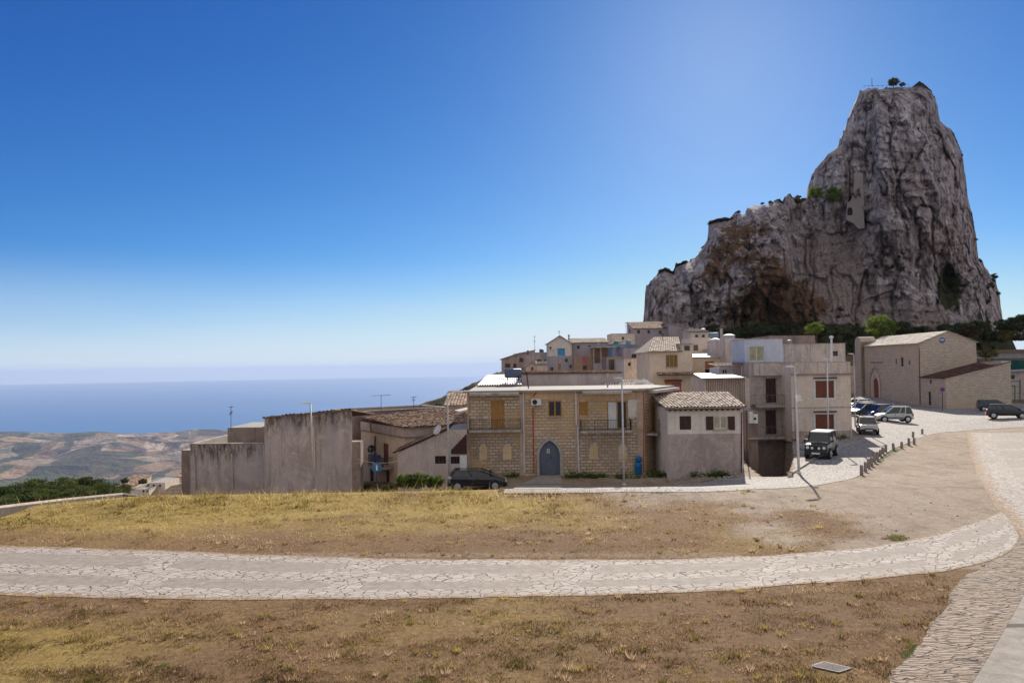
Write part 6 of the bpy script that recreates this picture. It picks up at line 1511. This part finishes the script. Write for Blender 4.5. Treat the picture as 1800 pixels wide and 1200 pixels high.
# ------------------------------------------------------------ bollards
M_post = simple('weathered_stone_post', (.30,.24,.205), .3, 9, .95, .02)
def bollard_mesh():
    me = bpy.data.meshes.new('bollard'); mb = MB(); w = .066
    q = [(-w,-w),(w,-w),(w,w),(-w,w)]; b = [(x*1.1, y*1.1, -.2) for x, y in q]; t = [(x, y, .46) for x, y in q]; mb.box8(b, t); t2 = [(x*.55, y*.55, .53) for x, y in q]; e = [(x*.985, y*.985, .461) for x, y in q]; mb.box8(e, t2)
    me.from_pydata(mb.v, [], mb.f); me.materials.append(M_post); return me
bm_ = bollard_mesh(); rg = random.Random(2)
BOL = [(1621,763,'farthest'),(1605,769,'second farthest'),(1607,781,''),(1598,783,''),(1585,788,''),(1571,791,''),(1557,794.5,''),(1552.5,798,''),(1547.5,803,''),(1542,809,''),(1537,813,''),(1532,819,''),(1527,823,''),(1521,829,'second nearest'),(1514.5,835,'nearest')]
ordn = ['third','fourth','fifth','sixth','seventh','eighth','ninth','tenth','eleventh','twelfth','thirteenth']
j = 0
for k, (x, y, nm) in enumerate(BOL):
    p = G(x, y); o = link('bollard', bm_); o.location = p; o.rotation_euler = (rg.uniform(-.05,.05), rg.uniform(-.05,.05), rg.uniform(-.2,.2)); o.scale = (1,1,rg.uniform(.9,1.1))
    if not nm: nm = ordn[j]+' farthest'; j += 1
    tag(o, 'short weathered stone bollard, %s from the camera in the kerb row' % nm, 'bollard', 'stone bollards along the street')
# ------------------------------------------------------------ street lamps, signs
def lamp(px, y0, y1, D, label, arm=(-1, 10), r=(.075, .045), m=None, double=False, name='street_lamp', extra=None):
    m = m or M_galv; b = P(px[1], y1, D); t_ = P(px[0], y0, D); t = thing(name, label, 'street lamp', b, 'street lamps')
    mb = MB(); mb.tube([b-Vector((0,0,.3)), b.lerp(t_, .5), t_], [r[0], (r[0]+r[1])/2, r[1]], 10); mb.build('pole', m, t, True)
    mb = MB(); mb.lathe(b, [(r[0]*1.9,-.05),(r[0]*1.8,.05),(r[0]*1.2,.12)], 12); mb.build('base', m, t)
    for s, w in ([arm] if not double else [(-1, arm[1]), (1, arm[1])]):
        e = t_+Vector((s*w/F*D, -.15, .06)); mb = MB(); mb.tube([t_, t_.lerp(e, .5)+Vector((0,0,.05)), e], r[1]*.7, 6); a = mb.build('arm', m, t)
        mb = MB(); d = Vector((s, -.3, .05)).normalized(); sd_ = Vector((-d.y, d.x, 0)); mb.obox(e+d*.12, d*.27, sd_*.1, Vector((0,0,.035))); mb.obox(e+d*.0+Vector((0,0,.045)), d*.14, sd_*.07, Vector((0,0,.02))); mb.build('lamp_head', M_white, a)
    return t
lamp((545.5, 553), 710, 862, 45.5, 'tall lamp post standing against the blind windowless wall', (-1, 4), m=M_galv)
lamp((786, 790), 690, 840, 46., 'white lamp post with a curved arm in front of the lean-to garage', (1, 16))
lamp((1093, 1097), 666, 852.5, 45.6, 'slender white lamp post in front of the right of the limestone house', (-1, 4), m=M_whitepipe)
lamp((1397, 1404.5), 646, 832, 43.6, 'white lamp post by the ramp wall throwing a long shadow', (-1, 9), r=(.085,.05), m=M_whitepipe)
lamp((1454, 1456), 633, 771, 59, 'bluish white pole standing in front of the red roller shutters', (-1, 3), m=M_white)
lamp((1501, 1503.5), 623, 752, 70, 'grey lamp post beside the parked cars and the church corner', (-1, 5), m=M_galv)
lamp((333, 334), 757, 800, 60, 'small lamp rising behind the low enclosure at far left', (1, 10), r=(.04,.03))
# sign plates on the pole by the ramp wall
p = P(1404.5, 697, 43.45); t = thing('pole_sign', 'small round sign and plate fixed to the lamp post by the ramp wall', 'sign', p)
mb = MB(); mb.lathe(p, [(.12,-.01),(.12,.01)], 18, 'y'); mb.build('round_plate', M_white, t); mb = MB(); mb.box(p.x-.12, p.x+.2, p.y-.01, p.y+.01, p.z-.26, p.z-.17); mb.build('lower_plate', M_white, t)
# blue dead end sign
def dead_end():
    D = 44.; b = P(662.5, 868, D); c = P(662.3, 820, D); t = thing('dead_end_sign', 'blue square dead end sign with white stem and red bar on a dark post', 'road sign', b)
    mb = MB(); mb.tube([b-Vector((0,0,.4)), c+Vector((0,0,.25))], .03, 8); mb.build('post', M_iron, t)
    w = .25; ux = Vector((math.cos(.12), math.sin(.12), .0)); up = Vector((-.03, -.0, 1)); n = Vector((.12, -1, 0)).normalized(); q = c+n*.045
    mb = MB(); mb.obox(q, ux*w, n*.01, up*w); pl = mb.build('plate', M_blue, t)
    mb = MB(); mb.obox(q+n*.014-up*.05, ux*.042, n*.003, up*.15); mb.build('white_stem', M_white, pl)
    mb = MB(); mb.obox(q+n*.014+up*.14, ux*.13, n*.003, up*.035); mb.build('red_bar', M_redpipe, pl)
dead_end()
def no_stop():
    D = 98.; b = P(1656.5, 719, D); c = P(1656.3, 684.5, D); t = thing('no_parking_sign', 'round blue and red no parking sign on a post before the church annexe', 'road sign', b)
    mb = MB(); mb.tube([b-Vector((0,0,.2)), c], .04, 8); mb.build('post', M_iron, t)
    mb = MB(); mb.lathe(c+Vector((0,-.05,0)), [(.34,-.01),(.34,.01)], 24, 'y'); pl = mb.build('plate', M_redpipe, t)
    mb = MB(); mb.lathe(c+Vector((0,-.068,0)), [(.25,-.003),(.25,.003)], 24, 'y'); mb.build('blue_disc', mat('sign_blue', (.03,.08,.42), .5), pl)
    mb = MB(); mb.bar(c+Vector((-.18,-.078,.18)), c+Vector((.18,-.078,-.18)), .06, .006); mb.build('red_stroke', M_redpipe, pl)
no_stop()
# ------------------------------------------------------------ aerials and dishes
def aerial(px, y0, y1, D, label, w=10, wide=False):
    b = P(px, y1, D); h = P(px, y0, D).z-b.z; t = thing('roof_aerial', label, 'aerial', b, 'television aerials on the roofs'); r = max(.018, D*.00022)
    mb = MB(); mb.tube([b-Vector((0,0,.3)), b+Vector((0,0,h))], r, 6); mb.build('mast', M_iron, t)
    L = w/F*D; mb = MB(); z = h-.05; mb.bar(b+Vector((-L/2,0,z)), b+Vector((L/2,0,z+.04)), r*1.3)
    for k in range(6): a = -L/2+L*(k+.3)/6; mb.bar(b+Vector((a,-.18,z)), b+Vector((a+.03,.25,z)), r)
    if not wide:
        z2 = h*.68; mb.bar(b+Vector((-L/3,0,z2)), b+Vector((L/3,.1,z2)), r*1.2); [mb.bar(b+Vector((a*L/4,-.2,z2-.12)), b+Vector((a*L/4,.2,z2+.12)), r) for a in (-1,0,1)]
    mb.build('boom', M_iron, t)
for a in ((406, 714, 750, 51, 'tall thin aerial above the stair hut at left', 5), (670, 694, 719, 58, 'wide aerial on the rear parapet behind the tiled cream house', 34, True), (727, 697, 715, 62, 'small aerial on the right of the rear parapet', 10), (768, 706, 724, 66, 'short aerial beside the white lit roof at left', 6), (940, 591, 619, 131, 'aerial standing above the dark terrace houses', 6), (983, 581, 590, 124, 'small aerial on the white gable house ridge', 4), (1101, 567, 586, 150, 'aerial on the upper flat roofed house', 7), (1396, 568, 604, 73, 'branched aerial above the streaked parapet house', 10), (1337, 583, 592, 80, 'low long aerial on the plain brown storey', 30, True), (1359, 578, 590, 81, 'thin mast on the plain brown storey', 3), (1165, 586, 594, 76, 'short flue like aerial on the hipped tile roof', 3)):
    aerial(*a)
def dish(px, py, D, r, label, m, tilt=(-.6, -.6, .5)):
    c = P(px, py, D); n = Vector(tilt).normalized(); t = thing('satellite_dish', label, 'satellite dish', c-Vector((0,0,.4)), 'satellite dishes'); a = n.cross(Vector((0,0,1))).normalized(); b = a.cross(n); mb = MB(); rows = []
    for i in range(5):
        q = i/4; rows += [c+(a*math.cos(k)+b*math.sin(k))*r*max(q, .02)+n*(.22*r*q*q) for k in [2*math.pi*j/18 for j in range(19)]]
    mb.grid(rows, 19, 5); mb.grid([p-n*.012 for p in rows], 19, 5, flip=True); mb.build('reflector', m, t)
    mb = MB(); mb.tube([c, c-n*.1-Vector((0,0,.15)), c-Vector((0,0,.5))], .025, 6); mb.build('bracket', M_galv, t)
    mb = MB(); mb.tube([c-b*r*.9+n*.1, c+n*r*.9], .014, 5); mb.obox(c+n*r*.92, n*.06, a*.035, b*.035); mb.build('feed_arm', M_galv, t)
dish(770, 756, 48.6, .34, 'pale satellite dish on the sloping roof edge of the lean-to garage', M_whitepipe)
dish(653, 789, 54.5, .30, 'dark satellite dish beside the little balcony of the cream house', M_iron, (-.3,-.9,.3))
mb = MB(); a = P(628, 806, 48.2); b_ = P(702, 809, 48.9); mb.tube([a.lerp(b_, k/12)-Vector((0,0,.22*4*(k/12)*(1-k/12))) for k in range(13)], .012, 5)
tag(mb.build('overhead_cable', M_white), 'thin white cable slung between the blind wall house and the lean-to garage', 'cable')
# laundry on the balcony rail
c = P(661, 803, 51.6); t = thing('hanging_laundry', 'dark blue laundry hung over the little balcony rail', 'laundry', c-Vector((0,0,.2)))
mb = MB(); pts = []; 
for r_ in range(6):
    for q in range(12): pts.append(c+Vector((-.36+.72*q/11, -.03+.045*math.sin(q*1.4+r_*.3)-.02*r_, .14-.075*r_+.02*math.sin(q*.9))))
mb.grid(pts, 12, 6); mb.grid([p+Vector((0,.012,0)) for p in pts], 12, 6, flip=True); mb.build('cloth', simple('dark_blue_cloth', (.03,.04,.12), .3, 4), t)
# stone blocks beside the jeep, drain grate, kerb
for k, (x, y, w, lab) in enumerate(((1411, 778, .45, 'farther of two pale stone blocks by the ramp wall'), (1412, 791, .5, 'nearer of two pale stone blocks by the ramp wall'))):
    p = G(x, y); t = MB(); t.box(p.x-w, p.x+w, p.y-.25, p.y+.25, p.z+.28, p.z+.40); t.box(p.x-w*.8, p.x-w*.4, p.y-.2, p.y+.2, p.z-.05, p.z+.279); t.box(p.x+w*.4, p.x+w*.8, p.y-.2, p.y+.2, p.z-.05, p.z+.279)
    tag(t.build('stone_bench', M_cop), lab.replace('blocks', 'benches'), 'bench', 'stone benches by the ramp wall')
a = [G(1428, 1171.5), G(1494, 1176), G(1506, 1166), G(1441, 1162)]; a[0] = G(1425, 1171); a[1] = G(1474, 1182); a[2] = G(1506, 1171); a[3] = G(1448, 1164)
ctr = sum((Vector(p) for p in a), Vector())/4; t = thing('drain_grate', 'rusty purple grey drain grate lying in the dry grass at lower right', 'drain grate', ctr)
ux = (a[1]-a[0]); uy = (a[3]-a[0]); L1 = ux.length; L2 = uy.length; ux.normalize(); uy.normalize(); up = Vector((0,0,1)); M_grate = simple('rusty_grate', (.13,.095,.10), .3, 8, .7)
mb = MB(); o = a[0]+up*.014
for (p, q) in ((o, o+ux*L1), (o+uy*L2, o+ux*L1+uy*L2), (o, o+uy*L2), (o+ux*L1, o+ux*L1+uy*L2)): mb.bar(p, q, .035, .02)
for k in range(1, 14): mb.bar(o+ux*L1*k/14+up*.002, o+ux*L1*k/14+uy*L2+up*.002, .016, .018)
mb.build('grille', M_grate, t); mb = MB(); mb.face([a[0]+up*.004, a[1]+up*.004, a[2]+up*.004, a[3]+up*.004]); mb.build('sump', mat('dark_sump', (.03,.025,.02), .9), t)
kp = [G(1391, 834), G(1420, 815), G(1440, 803), G(1470, 789), G(1500, 781), G(1516, 776)]
mb = MB()
for p, q in zip(kp[:-1], kp[1:]): mb.bar(Vector(p)+up*.06, Vector(q)+up*.06, .14, .13)
tag(mb.build('kerb', M_cop), 'low stone kerb running from the ramp wall past the boxy off-roader', None, None, 'structure')
# ------------------------------------------------------------ on the crag
def ruin():
    D = rockY(1504, 350)-1.0; t = thing('ruined_tower_wall', 'pale ruined masonry wall with a small arch clinging to the crag', 'ruin', P(1504, 400, D)); f = Fac(XY(1484, 350, D+2.), XY(1519, 350, D))
    q = lambda x, y: f.px(x, y); o = [q(1487, 386), q(1500, 392), q(1509, 402), q(1520, 401), q(1518.5, 372), q(1519, 345), q(1517.5, 325), q(1517, 306), q(1513, 303), q(1509, 304), q(1505, 301), q(1501, 304), q(1501.5, 322), q(1499.5, 338), q(1496, 352), q(1489, 357)]
    mb = MB(); c, z = q(1494, 372); d = [(c-.75, z-1.2), (c+.75, z-1.2)]+rnd_arch(c, .75, z+.6); m_ = bricky('pale_ruin_masonry', (.46,.39,.34), (.36,.30,.26), (.22,.18,.155), .7, .35, .04, (.3,.24,.2), .5)
    poly_panel(mb, f, o, [d], 0, .8)
    n = len(o)
    for i in range(n): (a_, z_), (b_, w_) = o[i], o[(i+1) % n]; mb.face([f.pt(a_, z_, 0), f.pt(b_, w_, 0), f.pt(b_, w_, -9), f.pt(a_, z_, -9)], [(a_, z_), (b_, w_), (b_+1, w_), (a_+1, z_)])
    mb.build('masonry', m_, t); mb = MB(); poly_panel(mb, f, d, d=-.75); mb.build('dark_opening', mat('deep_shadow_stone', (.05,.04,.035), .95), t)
ruin()
D = 244.; t = thing('summit_railing', 'thin metal railing with a mast along the top of the crag', 'railing', P(1540, 153, D)); mb = MB()
for x in range(1519, 1600, 8): mb.bar(P(x, 154, D), P(x, 151-.02*(x-1519), D), .07)
mb.build('railing_post', M_iron, t); mb = MB(); mb.bar(P(1518, 151.2, D), P(1598, 149.3, D), .06); mb.build('rail', M_iron, t); mb = MB(); mb.tube([P(1533, 153, D), P(1532.5, 138, D)], .09, 6); mb.build('mast', M_iron, t)
# ------------------------------------------------------------ cars
def paint(name, c): 
    m = mat(name, c, .28, spec=.5); m.node_tree.nodes['Principled BSDF'].inputs['Coat Weight'].default_value = .6; return m
M_tyre = mat('tyre_rubber', (.02,.02,.02), .85); M_rim = mat('wheel_alloy', (.55,.55,.56), .35, .6); M_cglass = mat('car_glass', (.012,.016,.02), .05, spec=.8)
M_lens = mat('headlight_lens', (.75,.76,.78), .15, spec=.8); M_tail = mat('tail_light_red', (.35,.02,.015), .25); M_plastic = mat('black_car_plastic', (.025,.025,.027), .6); M_plate = mat('number_plate', (.7,.7,.68), .5)
def car(label, px, py, D, head, L=3.7, W=1.6, Ht=1.48, m=None, style='hatch', hood=None, group='cars parked around the houses', fog=False, roofm=None, trim=None):
    p = G(px, py) if px != 839 else P(px, py, 46.); dv = Vector((p.x, p.y, 0)).normalized(); p = p+dv*(W*.5 if style != 'jeep' else 1.0); g = float(H0(p.x, p.y))+.02
    t = thing('parked_car', label, 'car', (0,0,0), group); w = W/2; roofm = roofm or m
    hl = L/2; zs = .30; wb = L*.62; wr = .31 if style != 'jeep' else .35
    if style == 'hatch':
        belt = [(-hl,.62,.80),(-hl+.05,.88,.90),(-hl+.3,.96,.97),(-.2*L,.94,1.),(.12*L,.92,1.),(.26*L,.90,.98),(.40*L,.78,.95),(.475*L,.66,.88),(.5*L,.55,.74)]
        gh = (-hl+.10, .30*L, -hl+.42, .06*L, .93, Ht)
    elif style == 'jeep':
        belt = [(-hl,.98,.97),(-hl+.05,1.02,1.),(-.2*L,1.04,1.),(.14*L,1.03,1.),(.19*L,1.02,1.),(.42*L,.98,.98),(.485*L,.95,.96),(.5*L,.82,.93)]
        gh = (-hl+.04, .20*L, -hl+.10, .13*L, 1.02, Ht)
    elif style == 'estate':
        belt = [(-hl,.66,.84),(-hl+.05,.92,.92),(-.2*L,.95,1.),(.1*L,.93,1.),(.24*L,.91,.98),(.40*L,.80,.95),(.475*L,.68,.88),(.5*L,.55,.74)]
        gh = (-hl+.06, .27*L, -hl+.26, .04*L, .93, Ht)
    else:  # boxy old hatch
        belt = [(-hl,.60,.92),(-hl+.04,.88,.95),(-.2*L,.90,1.),(.18*L,.88,1.),(.30*L,.87,.98),(.46*L,.80,.96),(.485*L,.76,.95),(.5*L,.58,.92)]
        gh = (-hl+.12, .24*L, -hl+.34, .07*L, .89, Ht)
    # body shell: rings across the length
    ring = []; 
    for x, zb_, kw in belt:
        v = w*kw; ring.append([(x, s*a*v, z) for s, a, z in ((-1,.90,zs),(-1,1.,zs+.16),(-1,1.,max(zb_-.22, zs+.2)),(-1,.955,zb_-.03),(-1,.80,zb_+.012),(1,.0,zb_+.035),(1,.80,zb_+.012),(1,.955,zb_-.03),(1,1.,max(zb_-.22, zs+.2)),(1,1.,zs+.16),(1,.90,zs))])
    mb = MB(); pts = [p_ for r_ in ring for p_ in r_]; mb.grid(pts, 11, len(ring))
    mb.face(ring[0][::-1]); mb.face(ring[-1]); mb.face([ring[0][0], ring[-1][0], ring[-1][-1], ring[0][-1]])
    body = mb.build('body', m, t)
    x0, x1, r0, r1, zb_, zr = gh; wb_ = w*.94; wr_ = w*.78
    # glasshouse
    mb = MB(); mb.box8([(x0,-wb_,zb_-.05),(x1,-wb_,zb_-.05),(x1,wb_,zb_-.05),(x0,wb_,zb_-.05)], [(r0,-wr_,zr-.05),(r1,-wr_,zr-.05),(r1,wr_,zr-.05),(r0,wr_,zr-.05)]); mb.build('windows', M_cglass, t)
    mb = MB(); k = .03; rr = [(r0-k,-wr_-k,zr-.06),(r1+k,-wr_-k,zr-.06),(r1+k,wr_+k,zr-.06),(r0-k,wr_+k,zr-.06)]; mb.box8(rr, [(a*.97+.0, b*.93, zr+.0) for a, b, c in rr]); mb.build('roof', roofm, t)
    mb = MB()
    for s in (-1, 1):
        for (xa, xb, th) in ((x1, r1, .07), (x0, r0, .13), ((x0+x1)/2+.02, (r0+r1)/2+.02, .07)) + (((x0*.72+x1*.28, r0*.72+r1*.28, .09),) if style in ('estate', 'hatch') else ()):
            mb = MB(); mb.bar((xa, s*(wb_+.005), zb_-.04), (xb, s*(wr_+.005), zr-.04), th, .05); mb.build('roof_pillar', m, t)
    xw = (-wb/2-.03*L+.02, wb/2)
    for x in xw:
        for s in (-1, 1):
            mb = MB(); mb.lathe((x, s*(w-.03), wr), [(wr+.055,-.06),(wr+.06,.034)], 20, 'y'); mb.build('wheel_arch', M_plastic, t)
            mb = MB(); mb.lathe((x, s*(w-.08), wr), [(wr*.7,-.1),(wr*.97,-.09),(wr,-.05),(wr,.06),(wr*.95,.10*1.25),(wr*.68,.12*1.2)], 22, 'y') if s > 0 else mb.lathe((x, s*(w-.08), wr), [(wr*.68,-.144),(wr*.95,-.125),(wr,-.06),(wr,.05),(wr*.97,.09),(wr*.7,.1)], 22, 'y')
            wh = mb.build('wheel', M_tyre, t)
            mb = MB(); y_ = s*(w-.08+.15); mb.lathe((x, y_, wr), [(wr*.64,-.012),(wr*.64,.004),(wr*.2,.012)] if s > 0 else [(wr*.2,-.012),(wr*.64,-.004),(wr*.64,.012)], 18, 'y')
            mb.build('rim', M_rim, wh)
    zb2 = belt[-1][1]
    mb = MB(); mb.box(hl-.06, hl+.05, -w*.84, w*.84, zs-.02, zs+.2); mb.build('front_bumper', trim or (M_plastic if style in ('jeep', 'boxy') else m), t)
    mb = MB(); mb.box(-hl-.05, -hl+.06, -w*.86, w*.86, zs, zs+.22); mb.build('rear_bumper', trim or (M_plastic if style in ('jeep', 'boxy') else m), t)
    zl = zb2-.02 if style != 'jeep' else .74
    mb = MB(); mb.box(hl-.01, hl+.012, -w*.42, w*.42, zl-.13, zl-.01) if style != 'jeep' else mb.box(hl-.01, hl+.012, -w*.84, w*.84, zl-.13, zl+.15); mb.build('grille', M_plastic, t)
    for s in (-1, 1):
        mb = MB()
        if style == 'jeep': mb.lathe((hl+.012, s*w*.68, zl+.02), [(.10,0),(.095,.03),(.04,.045)], 16, 'x')
        elif style == 'boxy': mb.box(hl-.02, hl+.022, s*w*.72-.13, s*w*.72+.13, zl-.13, zl+.0)
        else: mb.obox((hl-.10, s*w*.66, zl+.02), Vector((.12,-s*.05,-.03)), Vector((.03,.13,0)), Vector((0,0,.075)))
        mb.build('headlight', M_lens, t)
        if fog: mb = MB(); mb.lathe((hl+.06, s*w*.28, zl+.0), [(.085,0),(.08,.05),(.03,.06)], 16, 'x'); mb.build('fog_lamp', M_lens, t)
        mb = MB(); mb.box(-hl-.012, -hl+.12, s*w*.86-.09, s*w*.86+.06, .62, .86); mb.build('tail_light', M_tail, t)
        mb = MB(); mb.box(x1-.28, x1-.16, s*(w+.06)-.09, s*(w+.06)+.07, zb_+.02, zb_+.15); mb.build('mirror', M_plastic, t)
        mb = MB(); [mb.box(xx, xx+.14, s*(w*1.003)-.012, s*(w*1.003)+.012, zb_-.16, zb_-.13) for xx in (-.02*L, -.22*L)][:1]; mb.box(.005*L, .005*L+.015, s*(w+.002)-.004, s*(w+.002)+.004, zs+.12, zb_-.05); mb.build('door_handle', M_plastic, t)
        mb = MB(); mb.box(-wb/2+wr, wb/2-wr, s*(w+.006)-.012, s*(w+.006)+.012, zs+.14, zs+.22); mb.build('sill_trim', M_plastic, t)
    mb = MB(); mb.box(hl+.05, hl+.062, -.26, .26, zs+.04, zs+.15); mb.build('number_plate', M_plate, t)
    if hood: mb = MB(); a = .20*L if style == 'jeep' else .29*L; z0 = 1.035 if style == 'jeep' else .93; mb.box8([(a,-w*.8,z0-.02),(hl-.08,-w*.74,zb2+.06),(hl-.08,w*.74,zb2+.06),(a,w*.8,z0-.02)], [(a,-w*.8,z0+.02),(hl-.08,-w*.74,zb2+.12),(hl-.08,w*.74,zb2+.12),(a,w*.8,z0+.02)]); mb.build('bonnet', hood, t)
    if style == 'jeep':
        mb = MB(); mb.lathe((-hl-.02, 0, .85), [(.20,-.16),(.31,-.14),(.31,.0),(.2,.02)], 18, 'x'); mb.build('spare_wheel', M_tyre, t)
    t.location = (p.x, p.y, g); t.rotation_euler = (0, 0, math.radians(head)); return t
K = paint('black_paint', (.008,.010,.016)); S = paint('silver_paint', (.52,.52,.50)); Wp = paint('white_car_paint', (.66,.65,.63)); N = paint('navy_paint', (.02,.03,.11)); TL = paint('teal_paint', (.01,.055,.06)); DG_ = paint('dark_metal_paint', (.03,.035,.045)); BE = paint('champagne_paint', (.48,.43,.37))
def gz(px, py):
    p = G(px, py); return p.y
car('glossy black hatchback parked side on right of the oleander bushes', 839, 862, 45.5, 2, 3.6, 1.6, 1.27, K)
car('boxy dark off-roader with white bonnet, roof and four round front lamps', 1444, 806, 48.2, -124, 3.3, 1.5, 1.72, K, 'jeep', hood=Wp, fog=True, roofm=Wp)
car('old silver boxy hatchback facing the camera at the shaded house corner', 1525, 763, 67, -111, 3.5, 1.5, 1.42, BE, 'boxy', trim=M_plastic)
car('small silver high roofed hatchback with dark sill, nearest of the parked row', 1570, 742, 80, 171, 3.5, 1.6, 1.6, S, 'estate')
car('navy blue hatchback with a bright bonnet behind the small silver one', 1543, 737, 84, -158, 3.8, 1.65, 1.55, N, 'hatch')
car('dark grey hatchback third in the parked row beside the lamp post', 1518, 733, 87, -156, 3.9, 1.65, 1.45, DG_, 'hatch')
car('light silver hatchback fourth in the parked row', 1515, 727, 95, -160, 3.8, 1.65, 1.45, S, 'hatch')
car('white hatchback farthest in the parked row near the church', 1507, 720, 102, -165, 3.7, 1.6, 1.45, Wp, 'estate')
car('shiny black hatchback side on in the church shadow at the right edge', 1771, 736, 71, -27, 3.75, 1.62, 1.42, K, 'hatch')
car('dark teal estate car behind the black hatchback at right', 1750, 723, 80, -25, 4.1, 1.65, 1.48, TL, 'estate')
